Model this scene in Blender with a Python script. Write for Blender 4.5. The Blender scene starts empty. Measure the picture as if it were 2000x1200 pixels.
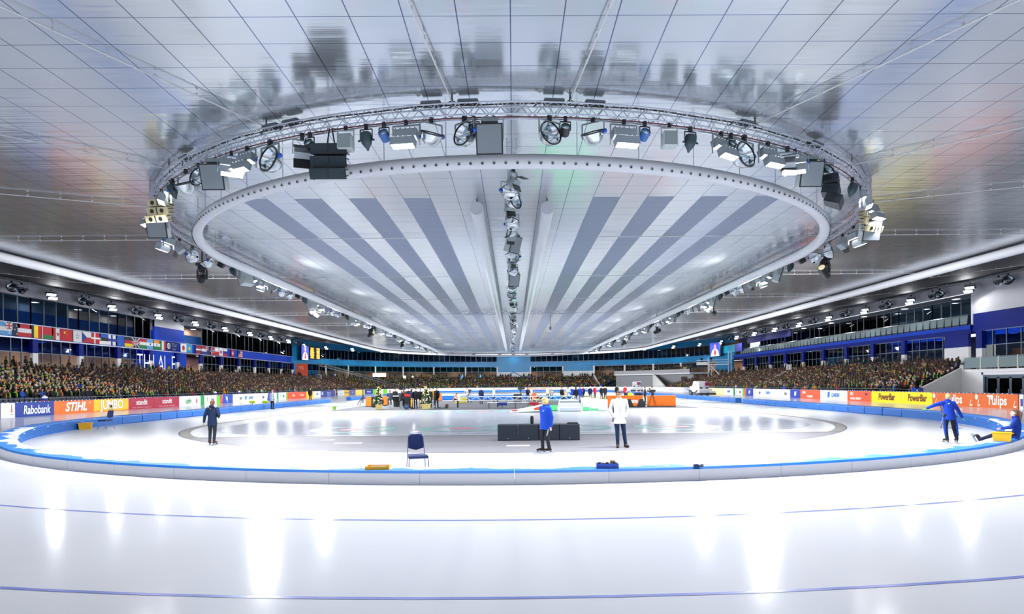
import bpy, bmesh, math, random
from mathutils import Vector, Matrix, Euler
random.seed(11)
S = bpy.context.scene
COL = S.collection
PI = math.pi

# ------------------------------------------------------------------ camera
F = 1240.0                       # focal length in pixels of the 2000 px frame
YAW, ROLL, EYE = 0.007, 0.0086, 2.15
PX, PY = 1011.7, 750.0           # principal point
RC = Matrix.Rotation(-YAW, 3, 'Z') @ Matrix.Rotation(PI / 2, 3, 'X') @ Matrix.Rotation(-ROLL, 3, 'Z')
cd = bpy.data.cameras.new('camera')
cam = bpy.data.objects.new('camera', cd)
COL.objects.link(cam)
cam.matrix_world = Matrix.Translation((0, 0, EYE)) @ RC.to_4x4()
cd.sensor_width = 36.0
cd.lens = 36.0 * F / 2000.0
cd.shift_x = -(PX - 1000.0) / 2000.0
cd.shift_y = (PY - 600.0) / 2000.0
cd.clip_end = 500
S.camera = cam

# ------------------------------------------------------------------ world, exposure
w = bpy.data.worlds.new('world')
S.world = w
w.use_nodes = True
bg = w.node_tree.nodes['Background']
bg.inputs[0].default_value = (0.84, 0.9, 1.0, 1)
bg.inputs[1].default_value = 0.95
S.view_settings.view_transform = 'Standard'
S.view_settings.look = 'None'
S.view_settings.gamma = 1.0
S.view_settings.exposure = 0.22
S.view_settings.use_curve_mapping = False
S.cycles.use_denoising = True
S.cycles.max_bounces = 6
S.cycles.diffuse_bounces = 3
S.cycles.glossy_bounces = 3
S.cycles.transmission_bounces = 3
S.cycles.transparent_max_bounces = 6
S.cycles.sample_clamp_indirect = 4.0
S.cycles.sample_clamp_direct = 0.0
S.cycles.caustics_reflective = False
S.cycles.caustics_refractive = False
P_FLOOD, P_EAVE, P_ROOM = 900.0, 150.0, 90.0

# ------------------------------------------------------------------ pixel -> world (the photograph is 2000 x 1200)
def ray(px, py):
    return (RC @ Vector(((px - PX) / F, -(py - PY) / F, -1.0))).normalized()

def on_z(px, py, z=0.0):
    d = ray(px, py); t = (z - EYE) / d.z
    return Vector((d.x * t, d.y * t, z))

def on_y(px, py, y):
    d = ray(px, py); t = y / d.y
    return Vector((d.x * t, y, EYE + d.z * t))

def on_x(px, py, x):
    d = ray(px, py); t = x / d.x
    return Vector((x, d.y * t, EYE + d.z * t))

def on_cyl(px, py, cy, R, near=False):
    """where the ray meets the upright cylinder of radius R about (0, cy)"""
    d = ray(px, py); a = d.x * d.x + d.y * d.y; b = -2 * d.y * cy; c = cy * cy - R * R
    q = b * b - 4 * a * c
    s = math.sqrt(max(q, 0.0))
    t = (-b - s) / (2 * a) if near else (-b + s) / (2 * a)
    return Vector((d.x * t, d.y * t, EYE + d.z * t))

NEAR, FAR = 37.0, 147.0          # centres of the two end curves of the oval

def stadium(R, z=0.0, n=40, far=True, step=0.0):
    """closed oval of radius R, counter-clockwise seen from above, from the right straight"""
    p = []
    for i in range(n + 1):
        a = PI * i / n
        p.append(Vector((R * math.cos(a), FAR + R * math.sin(a), z)))
    for i in range(n + 1):
        a = PI + PI * i / n
        p.append(Vector((R * math.cos(a), NEAR + R * math.sin(a), z)))
    return p

# ------------------------------------------------------------------ materials
def lin(h):
    if isinstance(h, str):
        h = h.lstrip('#'); c = [int(h[i:i + 2], 16) / 255 for i in (0, 2, 4)]
    else:
        c = [x / 255 for x in h]
    return tuple((x / 12.92 if x <= 0.04045 else ((x + 0.055) / 1.055) ** 2.4) for x in c) + (1.0,)

MATS = {}
def M(name, col=(128, 128, 128), rough=0.5, metal=0.0, emit=0.0, spec=0.5, ecol=None):
    if name in MATS: return MATS[name]
    m = bpy.data.materials.new(name); m.use_nodes = True
    b = m.node_tree.nodes['Principled BSDF']
    b.inputs['Base Color'].default_value = lin(col)
    b.inputs['Roughness'].default_value = rough
    b.inputs['Metallic'].default_value = metal
    b.inputs['Specular IOR Level'].default_value = spec
    if emit:
        b.inputs['Emission Color'].default_value = lin(ecol or col)
        b.inputs['Emission Strength'].default_value = emit
    MATS[name] = m
    return m

def nodes(name):
    m = bpy.data.materials.new(name); m.use_nodes = True
    nt = m.node_tree; b = nt.nodes['Principled BSDF']
    MATS[name] = m
    def N(t, **kw):
        n = nt.nodes.new(t)
        for k, v in kw.items(): setattr(n, k, v)
        return n
    return m, nt, b, N, nt.links.new

def fnode(N, L, op, a, b=None, c=None):
    n = N('ShaderNodeMath', operation=op)
    for i, x in enumerate((a, b, c)):
        if x is None: continue
        if isinstance(x, (int, float)): n.inputs[i].default_value = x
        else: L(x, n.inputs[i])
    return n.outputs[0]

def mixcol(N, L, f, a, b):
    n = N('ShaderNodeMix', data_type='RGBA')
    if isinstance(f, (int, float)): n.inputs[0].default_value = f
    else: L(f, n.inputs[0])
    for i, x in ((6, a), (7, b)):
        if isinstance(x, tuple): n.inputs[i].default_value = x
        else: L(x, n.inputs[i])
    return n.outputs[2]

def streak_normal(N, L, pos, amp, sx, sy, seed):
    """normal leaning along y from streaks that run along x"""
    mp = N('ShaderNodeMapping'); L(pos, mp.inputs[0])
    mp.inputs['Scale'].default_value = (sx, sy, 1.0)
    mp.inputs['Location'].default_value = (seed, seed * 2, 0)
    no = N('ShaderNodeTexNoise'); L(mp.outputs[0], no.inputs['Vector'])
    no.inputs['Scale'].default_value = 1.0; no.inputs['Detail'].default_value = 2.0
    v = fnode(N, L, 'MULTIPLY', fnode(N, L, 'SUBTRACT', no.outputs[0], 0.5), amp)
    cx = N('ShaderNodeCombineXYZ'); L(v, cx.inputs[1])
    g = N('ShaderNodeNewGeometry')
    ad = N('ShaderNodeVectorMath', operation='ADD'); L(g.outputs['Normal'], ad.inputs[0]); L(cx.outputs[0], ad.inputs[1])
    nn = N('ShaderNodeVectorMath', operation='NORMALIZE'); L(ad.outputs[0], nn.inputs[0])
    return nn.outputs[0]

def ice_material(name, col, col2, rough, amp=0.018, spec=.5):
    m, nt, b, N, L = nodes(name)
    g = N('ShaderNodeNewGeometry'); pos = g.outputs['Position']
    no = N('ShaderNodeTexNoise'); L(pos, no.inputs['Vector'])
    no.inputs['Scale'].default_value = 0.35; no.inputs['Detail'].default_value = 5.0
    L(mixcol(N, L, no.outputs[0], lin(col), lin(col2)), b.inputs['Base Color'])
    b.inputs['Roughness'].default_value = rough
    b.inputs['IOR'].default_value = 1.33; b.inputs['Specular IOR Level'].default_value = spec
    L(streak_normal(N, L, pos, amp, 0.25, 3.0, 3.1), b.inputs['Normal'])
    return m

ICE = ice_material('track_ice', (218, 222, 233), (226, 229, 238), 0.13, .018, .4)
RINKICE = ice_material('rink_ice', (182, 187, 200), (190, 195, 207), 0.20, .035, .3)
WARMICE = ice_material('training_ice', (192, 195, 201), (202, 204, 208), 0.28, .03, .3)

def ceiling_material():
    m, nt, b, N, L = nodes('reflective_ceiling')
    g = N('ShaderNodeNewGeometry'); pos = g.outputs['Position']
    sp = N('ShaderNodeSeparateXYZ'); L(pos, sp.inputs[0]); x, y = sp.outputs[0], sp.outputs[1]
    def near_line(v, pitch, half, off=0.0):
        u = fnode(N, L, 'DIVIDE', fnode(N, L, 'ADD', v, off), pitch)
        d = fnode(N, L, 'ABSOLUTE', fnode(N, L, 'SUBTRACT', u, fnode(N, L, 'ROUND', u)))
        return fnode(N, L, 'LESS_THAN', d, half / pitch)
    seam = fnode(N, L, 'MAXIMUM', near_line(x, 1.25, 0.014), near_line(y, 1.165, 0.011, 0.35))
    # grey panel rows: four on each side of the middle
    ax = fnode(N, L, 'ABSOLUTE', x)
    u = fnode(N, L, 'DIVIDE', fnode(N, L, 'SUBTRACT', ax, 3.75), 2.5)
    fr = fnode(N, L, 'FRACT', u)
    inr = fnode(N, L, 'LESS_THAN', fr, 0.5)
    lim = fnode(N, L, 'MULTIPLY', fnode(N, L, 'GREATER_THAN', ax, 3.75), fnode(N, L, 'LESS_THAN', ax, 12.6))
    ylim = fnode(N, L, 'MULTIPLY', fnode(N, L, 'GREATER_THAN', y, 29.2), fnode(N, L, 'LESS_THAN', y, 150.0))
    stripe = fnode(N, L, 'MULTIPLY', fnode(N, L, 'MULTIPLY', inr, lim), ylim)
    c1 = mixcol(N, L, stripe, lin((244, 249, 255)), lin((132, 142, 164)))
    c2 = mixcol(N, L, seam, c1, lin((104, 116, 150)))
    L(c2, b.inputs['Base Color'])
    # the metallic share is lower inside the lamp oval
    yc = N('ShaderNodeClamp'); L(y, yc.inputs[0]); yc.inputs[1].default_value = NEAR; yc.inputs[2].default_value = FAR
    dy = fnode(N, L, 'SUBTRACT', y, yc.outputs[0])
    rr = fnode(N, L, 'SQRT', fnode(N, L, 'ADD', fnode(N, L, 'MULTIPLY', x, x), fnode(N, L, 'MULTIPLY', dy, dy)))
    ins = fnode(N, L, 'LESS_THAN', rr, 16.5)
    met = fnode(N, L, 'SUBTRACT', fnode(N, L, 'SUBTRACT', 0.84, fnode(N, L, 'MULTIPLY', ins, 0.50)), fnode(N, L, 'MULTIPLY', stripe, 0.22))
    L(met, b.inputs['Metallic'])
    ro = fnode(N, L, 'ADD', 0.17, fnode(N, L, 'MULTIPLY', stripe, 0.33))
    L(ro, b.inputs['Roughness'])
    L(streak_normal(N, L, pos, 0.14, 0.35, 14.0, 1.7), b.inputs['Normal'])
    return m
CEIL = ceiling_material()

def glass_material(name, tint, refl=0.10, rough=0.02):
    m = bpy.data.materials.new(name); m.use_nodes = True; nt = m.node_tree
    nt.nodes.clear(); L = nt.links.new
    o = nt.nodes.new('ShaderNodeOutputMaterial'); mx = nt.nodes.new('ShaderNodeMixShader')
    t = nt.nodes.new('ShaderNodeBsdfTransparent'); gl = nt.nodes.new('ShaderNodeBsdfGlossy')
    t.inputs[0].default_value = lin(tint)
    gl.inputs['Roughness'].default_value = rough
    fr = nt.nodes.new('ShaderNodeLayerWeight'); fr.inputs[0].default_value = refl
    L(fr.outputs['Fresnel'], mx.inputs[0]); L(t.outputs[0], mx.inputs[1]); L(gl.outputs[0], mx.inputs[2]); L(mx.outputs[0], o.inputs[0])
    MATS[name] = m
    return m
GLASS = glass_material('clear_glass', (225, 235, 240))
GLASS_BLUE = glass_material('blue_glass', (70, 120, 205), 0.14)
GLASS_TEAL = glass_material('teal_glass', (60, 165, 185), 0.14)
GLASS_DARK = glass_material('smoked_glass', (185, 202, 214), 0.14)

# ------------------------------------------------------------------ mesh collector
class MB:
    def __init__(self):
        self.v = []; self.f = []; self.mi = []; self.mats = []; self.T = None
    def mat(self, m):
        if m not in self.mats: self.mats.append(m)
        return self.mats.index(m)
    def add(self, vs, fs, m):
        o = len(self.v); k = self.mat(m)
        for p in vs:
            p = Vector(p)
            self.v.append(self.T @ p if self.T else p)
        for f in fs:
            self.f.append([i + o for i in f]); self.mi.append(k)
        return self
    def box(self, c, s, m, rot=None):
        x, y, z = s[0] / 2, s[1] / 2, s[2] / 2
        vs = [Vector((a * x, b * y, d * z)) for d in (-1, 1) for b in (-1, 1) for a in (-1, 1)]
        if rot is not None: vs = [rot @ p for p in vs]
        vs = [p + Vector(c) for p in vs]
        return self.add(vs, [(0, 2, 3, 1), (4, 5, 7, 6), (0, 1, 5, 4), (2, 6, 7, 3), (0, 4, 6, 2), (1, 3, 7, 5)], m)
    def bbox(self, c, s, m, bev=0.02):
        """box with chamfered upright and top edges"""
        x, y, z = s[0] / 2, s[1] / 2, s[2] / 2; b = min(bev, x, y, z)
        def ring(i, zz): return [(-x + i, -y + b, zz), (-x + b, -y + i, zz), (x - b, -y + i, zz), (x - i, -y + b, zz),
                                 (x - i, y - b, zz), (x - b, y - i, zz), (-x + b, y - i, zz), (-x + i, y - b, zz)]
        rs = [ring(b, -z), ring(0, -z + b), ring(0, z - b), ring(b, z)]
        vs = [Vector(p) + Vector(c) for r in rs for p in r]
        fs = [tuple(range(7, -1, -1)), tuple(range(24, 32))]
        for k in range(3):
            for i in range(8):
                j = (i + 1) % 8
                fs.append((k * 8 + i, k * 8 + j, k * 8 + 8 + j, k * 8 + 8 + i))
        return self.add(vs, fs, m)
    def cyl(self, p0, p1, r0, m, r1=None, n=8, caps=True):
        p0, p1 = Vector(p0), Vector(p1); r1 = r0 if r1 is None else r1
        d = (p1 - p0)
        if d.length < 1e-9: return self
        q = d.to_track_quat('Z', 'Y').to_matrix()
        vs = []
        for p, r in ((p0, r0), (p1, r1)):
            for i in range(n):
                a = 2 * PI * i / n
                vs.append(p + q @ Vector((r * math.cos(a), r * math.sin(a), 0)))
        fs = [(i, (i + 1) % n, n + (i + 1) % n, n + i) for i in range(n)]
        if caps: fs += [tuple(range(n - 1, -1, -1)), tuple(range(n, 2 * n))]
        return self.add(vs, fs, m)
    def lathe(self, prof, m, n=16, X=None, cap0=False, cap1=False):
        vs = []
        for r, z in prof:
            for i in range(n):
                a = 2 * PI * i / n
                p = Vector((r * math.cos(a), r * math.sin(a), z))
                vs.append(X @ p if X else p)
        fs = []
        for k in range(len(prof) - 1):
            for i in range(n):
                j = (i + 1) % n
                fs.append((k * n + i, k * n + j, k * n + n + j, k * n + n + i))
        if cap0: fs.append(tuple(range(n - 1, -1, -1)))
        if cap1: fs.append(tuple(range((len(prof) - 1) * n, len(prof) * n)))
        return self.add(vs, fs, m)
    def ell(self, c, r, m, nu=10, nv=6, rot=None):
        c = Vector(c); vs = [Vector((0, 0, -r[2]))]
        for k in range(1, nv):
            t = -PI / 2 + PI * k / nv
            for i in range(nu):
                a = 2 * PI * i / nu
                vs.append(Vector((r[0] * math.cos(t) * math.cos(a), r[1] * math.cos(t) * math.sin(a), r[2] * math.sin(t))))
        vs.append(Vector((0, 0, r[2])))
        if rot is not None: vs = [rot @ p for p in vs]
        vs = [p + c for p in vs]
        fs = [(0, 1 + (i + 1) % nu, 1 + i) for i in range(nu)]
        for k in range(nv - 2):
            o = 1 + k * nu
            fs += [(o + i, o + (i + 1) % nu, o + nu + (i + 1) % nu, o + nu + i) for i in range(nu)]
        o = 1 + (nv - 2) * nu
        fs += [(o + i, o + (i + 1) % nu, len(vs) - 1) for i in range(nu)]
        return self.add(vs, fs, m)
    def path(self, pts, r, m, n=6, closed=False, flat=None):
        pts = [Vector(p) for p in pts]; k = len(pts); vs = []
        for i, p in enumerate(pts):
            a = pts[i - 1] if (i > 0 or closed) else p
            b = pts[(i + 1) % k] if (i < k - 1 or closed) else p
            d = (b - a).normalized()
            up = Vector((0, 0, 1)) if abs(d.z) < 0.95 else Vector((0, 1, 0))
            s = d.cross(up).normalized(); u = s.cross(d)
            for j in range(n):
                t = 2 * PI * (j + 0.5) / n
                vs.append(p + s * (r * math.cos(t)) + u * ((flat or r) * math.sin(t)))
        fs = []
        for i in range(k if closed else k - 1):
            o, q = i * n, ((i + 1) % k) * n
            for j in range(n):
                j2 = (j + 1) % n
                fs.append((o + j, o + j2, q + j2, q + j))
        if not closed: fs += [tuple(range(n - 1, -1, -1)), tuple(range((k - 1) * n, k * n))]
        return self.add(vs, fs, m)
    def prism(self, pts, y0, y1, m):
        """outline in the x-z plane pushed through y0..y1"""
        n = len(pts)
        vs = [(p[0], y0, p[1]) for p in pts] + [(p[0], y1, p[1]) for p in pts]
        fs = [tuple(range(n)), tuple(range(2 * n - 1, n - 1, -1))]
        fs += [(i, i + n, (i + 1) % n + n, (i + 1) % n) for i in range(n)]
        return self.add(vs, fs, m)
    def flat(self, pts, z, m):
        return self.add([(p[0], p[1], z) for p in pts], [tuple(range(len(pts)))], m)
    def band(self, A, B, m, closed=True):
        n = len(A); vs = list(A) + list(B)
        fs = [(i, (i + 1) % n, n + (i + 1) % n, n + i) for i in range(n if closed else n - 1)]
        return self.add(vs, fs, m)
    def mesh(self, name, smooth=False):
        me = bpy.data.meshes.new(name)
        me.from_pydata([tuple(p) for p in self.v], [], self.f)
        for m in self.mats: me.materials.append(m)
        me.polygons.foreach_set('material_index', self.mi)
        if smooth:
            me.shade_smooth()
            me.set_sharp_from_angle(angle=math.radians(40))
        me.validate(); me.update()
        return me
    def build(self, name, parent=None, loc=None, smooth=False, rz=None):
        o = bpy.data.objects.new(name, self.mesh(name, smooth))
        COL.objects.link(o)
        if parent: o.parent = parent
        if loc is not None: o.location = loc
        if rz is not None: o.rotation_euler = (0, 0, rz)
        return o

LABELS = set()
def tag(o, label, cat, group=None, kind=None):
    o['label'] = label; o['category'] = cat
    if group: o['group'] = group
    if kind: o['kind'] = kind
    return o

def thing(name, label, cat, loc=(0, 0, 0), rz=0.0, group=None):
    o = bpy.data.objects.new(name, None); COL.objects.link(o)
    o.empty_display_size = 0.2
    o.location = loc; o.rotation_euler = (0, 0, rz)
    return tag(o, label, cat, group)

def struct(mb, name, smooth=False):
    o = mb.build(name, smooth=smooth); o['kind'] = 'structure'; return o

class Proto:
    """a thing built once: its parts as meshes, then placed any number of times"""
    def __init__(self): self.parts = []
    def part(self, name, mb, parent=None, smooth=False, label=None):
        me = mb.mesh(name, smooth) if isinstance(mb, MB) else mb
        self.parts.append((name, me, parent, label)); return len(self.parts) - 1
    def put(self, name, label, cat, loc, rz=0.0, group=None, rot=None, scale=1.0, mats=None, skip=()):
        r = thing(name, label, cat, loc, rz, group)
        if rot is not None: r.rotation_euler = rot
        if scale != 1.0: r.scale = (scale,) * 3
        made = []
        for i, (n, me, p, lb) in enumerate(self.parts):
            if n in skip: made.append(None); continue
            o = bpy.data.objects.new(n, me); COL.objects.link(o)
            o.parent = r if p is None else made[p]
            if lb: o['label'] = lb
            if mats and n in mats:
                o.material_slots[0].link = 'OBJECT'; o.material_slots[0].material = mats[n]
            made.append(o)
        return r

def area_lamp(loc, direction, power, size, col=(1, 1, 1), parent=None, spread=PI):
    l = bpy.data.lights.new('lamp_light', 'AREA'); l.energy = power; l.shape = 'SQUARE'; l.size = size
    l.color = col; l.spread = spread
    o = bpy.data.objects.new('lamp_light', l); COL.objects.link(o)
    o.location = loc
    o.rotation_euler = Vector(direction).to_track_quat('-Z', 'Y').to_euler()
    if parent: o.parent = parent
    return o

NUM = 'first second third fourth fifth sixth seventh eighth ninth tenth eleventh twelfth thirteenth fourteenth fifteenth sixteenth seventeenth eighteenth nineteenth twentieth'.split()
TENS = {20: 'twenty', 30: 'thirty', 40: 'forty', 50: 'fifty', 60: 'sixty', 70: 'seventy', 80: 'eighty', 90: 'ninety'}
TENTH = {20: 'twentieth', 30: 'thirtieth', 40: 'fortieth', 50: 'fiftieth', 60: 'sixtieth', 70: 'seventieth', 80: 'eightieth', 90: 'ninetieth'}
def nth(i):
    i += 1
    if i <= 20: return NUM[i - 1]
    t = i // 10 * 10
    return TENTH[t] if i == t else TENS[t] + '-' + NUM[i - t - 1]

TXT = {}
def text_mesh(s, size, m, bold=0.0, shear=0.0, sx=1.0, ext=0.004):
    k = (s, size, m.name, bold, shear, sx)
    if k in TXT: return TXT[k]
    c = bpy.data.curves.new('lettering', 'FONT'); c.body = s; c.size = size; c.align_x = 'CENTER'; c.align_y = 'CENTER'
    c.offset = bold; c.shear = shear; c.extrude = ext; c.resolution_u = 3
    o = bpy.data.objects.new('lettering', c); COL.objects.link(o)
    dg = bpy.context.evaluated_depsgraph_get()
    me = bpy.data.meshes.new_from_object(o.evaluated_get(dg))
    bpy.data.objects.remove(o); bpy.data.curves.remove(c)
    me.name = 'lettering'
    me.transform(Matrix.Rotation(PI / 2, 4, 'X') @ Matrix.Diagonal((sx, 1, 1, 1)))
    me.materials.clear(); me.materials.append(m)
    TXT[k] = me
    return me
# ================================================================== floor and ice
def arc(R, cy, a0, a1, n, z=0.0):
    return [Vector((R * math.cos(a0 + (a1 - a0) * i / n), cy + R * math.sin(a0 + (a1 - a0) * i / n), z)) for i in range(n + 1)]

mb = MB(); mb.add([(-75, -12, 0), (75, -12, 0), (75, 215, 0), (-75, 215, 0)], [(0, 1, 2, 3)], ICE)
struct(mb, 'floor')
mb = MB(); mb.add(stadium(22.9, 0.004, 64), [tuple(range(130))], WARMICE)
struct(mb, 'floor_training_ice')
MAT_GREY = M('grey_floor_mat', (116, 115, 122), 0.55)
GUTTER = M('gutter_grey', (120, 116, 114), 0.6)
phi = math.asin(10.3 / 17.2)
mb = MB()
pts = arc(17.2, NEAR, PI + phi, 2 * PI - phi, 48)
mb.flat(pts, 0.008, MAT_GREY)
struct(mb, 'floor_grey_mat')
# panel joints, access plates on the mat
mb = MB()
LINE = M('mat_joint', (96, 98, 106), 0.6)
for y in (22.0, 23.9):
    xx = math.sqrt(17.2 ** 2 - (NEAR - y) ** 2) - 0.1
    mb.add([(-xx, y, .011), (xx, y, .011), (xx, y + .03, .011), (-xx, y + .03, .011)], [(0, 1, 2, 3)], LINE)
PLATE = M('pale_plate', (222, 222, 228), 0.5)
for px, py, wd in ((680, 866, 1.0), (1012, 871, .8), (640, 860, .5)):
    p = on_z(px, py, .012); mb.box((p.x, p.y, .012), (wd, .35, .006), PLATE)
mb.add([(-13.7, 26.62, .012), (13.7, 26.62, .012), (13.7, 26.72, .012), (-13.7, 26.72, .012)], [(0, 1, 2, 3)], M('dark_seam', (60, 60, 66), .7))
struct(mb, 'floor_mat_joints')
mb = MB()
mb.band(stadium(16.75, .006, 64), stadium(17.2, .006, 64), GUTTER)
mb.band(stadium(17.2, .007, 64), stadium(17.25, .007, 64), M('gutter_lip', (60, 58, 60), .6))
struct(mb, 'floor_gutter')
# rink with rounded corners and curling rings
def rrect(x0, y0, x1, y1, r, z, n=10):
    p = []
    for cx, cy, a in ((x1 - r, y0 + r, -PI / 2), (x1 - r, y1 - r, 0), (x0 + r, y1 - r, PI / 2), (x0 + r, y0 + r, PI)):
        p += [Vector((cx + r * math.cos(a + PI / 2 * i / n), cy + r * math.sin(a + PI / 2 * i / n), z)) for i in range(n + 1)]
    return p
TEAL = M('curling_green', (142, 200, 192), .35, spec=.25); RED = M('curling_red', (222, 146, 150), .35, spec=.25)
mb = MB()
mb.add(rrect(-15.2, 27.4, 15.2, 53.2, 6.5, .010), [tuple(range(44))], RINKICE)
for x in (-7.75, -2.5, 2.65, 7.9):
    for y in (30.7, 49.5):
        mb.band(arc(1.62, y, 0, 2 * PI, 40, .014), arc(2.05, y, 0, 2 * PI, 40, .014), TEAL, False)
        mb.add(arc(.62, y, 0, 2 * PI * 39 / 40, 39, .014), [tuple(range(40))], RED)
        for v in mb.v[-122:]: v.x += x
struct(mb, 'floor_rink')
mb = MB()
BLUEL = M('blue_ice_line', (128, 140, 216), .2)
for R in (26.95, 30.6):
    mb.band(stadium(R, .003, 96), stadium(R + .07, .003, 96), BLUEL)
SCUFF = M('scuff_line', (206, 206, 206), .4)
mb.band(stadium(19.9, .007, 64), stadium(19.95, .007, 64), SCUFF)
mb.band(stadium(23.5, .003, 96), stadium(23.56, .003, 96), BLUEL)
GREENL = M('green_ice_line', (70, 176, 120), .3)
for x0, x1 in ((-22.2, -15), (15, 22.2)):
    mb.box(((x0 + x1) / 2, 66, .010), (x1 - x0, .35, .006), GREENL)
for x, y in ((-18.9, 47.5), (19.3, 49.5)):
    k = len(mb.v)
    mb.band(arc(1.5, y, 0, 2 * PI, 32, .009), arc(1.9, y, 0, 2 * PI, 32, .009), TEAL, False)
    for v in mb.v[k:]: v.x += x
struct(mb, 'floor_markings')
mb = MB(); mb.box((0, 67.5, .012), (31, 28.5, .02), M('dark_carpet', (70, 73, 80), .75))
struct(mb, 'floor_dark_carpet')
mb = MB()
GCARP = M('green_carpet', (10, 178, 92), .8)
p0, p1 = on_z(1066, 805, .03), on_z(1180, 805, .03)
mb.box(((p0.x + p1.x) / 2 + .1, 55.2, .03), (p1.x - p0.x + .7, 11.4, .02), GCARP)
struct(mb, 'floor_green_carpet')

# ================================================================== crash pads
def pad_material(name, frost, inner=False):
    m, nt, b, N, L = nodes(name)
    g = N('ShaderNodeNewGeometry')
    no = N('ShaderNodeTexNoise'); L(g.outputs['Position'], no.inputs['Vector'])
    no.inputs['Scale'].default_value = 1.1; no.inputs['Detail'].default_value = 6.0; no.inputs['Roughness'].default_value = .6
    r = N('ShaderNodeMapRange'); L(no.outputs[0], r.inputs[0])
    r.inputs[1].default_value = frost; r.inputs[2].default_value = frost + .06
    f = r.outputs[0]
    if inner:                        # frost lies thickest on the inner half of the top
        sp = N('ShaderNodeSeparateXYZ'); L(g.outputs['Position'], sp.inputs[0])
        yy = fnode(N, L, 'SUBTRACT', sp.outputs[1], NEAR)
        d = fnode(N, L, 'SQRT', fnode(N, L, 'ADD', fnode(N, L, 'MULTIPLY', sp.outputs[0], sp.outputs[0]), fnode(N, L, 'MULTIPLY', yy, yy)))
        t = fnode(N, L, 'MULTIPLY', fnode(N, L, 'SUBTRACT', 23.12, d), 0.55)
        v = fnode(N, L, 'ADD', no.outputs[0], t); L(v, r.inputs[0])
    L(mixcol(N, L, f, lin((22, 112, 200)), lin((226, 236, 248))), b.inputs['Base Color'])
    b.inputs['Roughness'].default_value = .45
    return m
PAD_BLUE = M('pad_blue', (10, 100, 186), .42)
PAD_TOP = pad_material('pad_blue_frosted', .53, True)
PAD_TOP2 = pad_material('pad_blue_top', .66)
PAD_SHEET = M('pad_white_sheet', (244, 245, 250), .45)
PAD_DARK = M('pad_grey', (120, 130, 140), .6)
GROM = M('white_grommet', (230, 238, 245), .4)
RI, RO = 22.72, 23.42
def pad_h(a):                       # a: angle from straight ahead (-y) on the near curve
    t = min(1, max(0, (abs(a) - .62) / .62)); t = t * t * (3 - 2 * t)
    return .285 + .20 * t
def curved_pad(a0, a1, h0, h1, outer, top):
    b = MB(); n = 3; g = .00012
    A = [a0 + g + (a1 - a0 - 2 * g) * i / n for i in range(n + 1)]
    H = [h0 + (h1 - h0) * i / n for i in range(n + 1)]
    mid = (a0 + a1) / 2; C0 = Vector((math.cos(mid) * RO, math.sin(mid) * RO, 0))
    bev = .05
    prof = lambda h: [(RI, 0.0), (RI, h - bev), (RI + bev, h), (RO - bev, h), (RO, h - bev), (RO, 0.0)]
    R = [[Vector((math.cos(a) * r, math.sin(a) * r, z)) - C0 for r, z in prof(h)] for a, h in zip(A, H)]
    for i in range(n):
        for k, m in ((0, PAD_BLUE), (1, top), (2, top), (3, top), (4, outer)):
            b.add([R[i][k], R[i + 1][k], R[i + 1][k + 1], R[i][k + 1]], [(0, 1, 2, 3)], m)
    b.add(R[0], [(0, 1, 2, 3, 4, 5)], PAD_BLUE); b.add(R[n], [(5, 4, 3, 2, 1, 0)], PAD_BLUE)
    for i in (0, n):                # grommets on the inner face near the seams
        q = R[i][1].lerp(R[1 if i == 0 else n - 1][1], .12)
        c = Vector((math.cos(mid), math.sin(mid), 0))
        b.ell(q - Vector((0, 0, .06)) - c * .004, (.022, .022, .022), GROM, 6, 4)
    return b, C0
NP = 36
for i in range(NP):
    a0, a1 = PI + PI * i / NP, PI + PI * (i + 1) / NP
    d0, d1 = a0 - 1.5 * PI, a1 - 1.5 * PI
    front = abs((d0 + d1) / 2) < 1.12
    b, c = curved_pad(a0, a1, pad_h(d0), pad_h(d1), PAD_SHEET if front else PAD_BLUE, PAD_TOP if front else PAD_TOP2)
    o = b.build('crash_pad', loc=(c.x, NEAR + c.y, 0))
    side = 'left' if i < NP / 2 else 'right'
    k = i if i < NP / 2 else NP - 1 - i
    tag(o, ('%s foam crash pad of the near curve, %s from its %s end' % ('low white sheeted' if front else 'tall blue', nth(k), side)), 'crash pad', 'crash pads round the near curve')
b = MB(); b.bbox((0, 0, .24), (.70, 1.98, .48), PAD_BLUE, .05)
for s in (-1, 1):
    b.add([(-.28, -.94, .482), (.28, -.94, .482), (.28, .94, .482), (-.28, .94, .482)], [(0, 1, 2, 3)], PAD_TOP2)
    for y in (-.9, .9): b.ell((s * .352, y, .40), (.02, .02, .02), GROM, 6, 4)
padmesh = b.mesh('crash_pad')
for s, sn in ((-1, 'left'), (1, 'right')):
    k = 0
    for i in range(55):
        y = NEAR + 1 + 2 * i
        if s < 0 and 79.5 < y < 89: continue
        if s > 0 and 63.6 < y < 65.6: continue
        o = bpy.data.objects.new('crash_pad', padmesh); COL.objects.link(o)
        o.location = (s * 23.07, y, 0); o.rotation_euler = (0, 0, random.uniform(-.012, .012))
        tag(o, 'blue foam crash pad along the %s straight, %s from the near end' % (sn, nth(k)), 'crash pad', 'crash pads along the %s straight' % sn); k += 1
for i in range(36):
    a0, a1 = PI * i / 36, PI * (i + 1) / 36
    if i == 0:
        b, c0 = curved_pad(a0, a1, .48, .48, PAD_BLUE, PAD_TOP2); farpad = b.mesh('crash_pad')
    o = bpy.data.objects.new('crash_pad', farpad); COL.objects.link(o)
    c = Matrix.Rotation(a0, 3, 'Z') @ c0
    o.location = (c.x, FAR + c.y, 0); o.rotation_euler = (0, 0, a0)
    tag(o, 'blue foam crash pad on the distant far curve behind the crew', 'crash pad', 'crash pads on the far curve')

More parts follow.
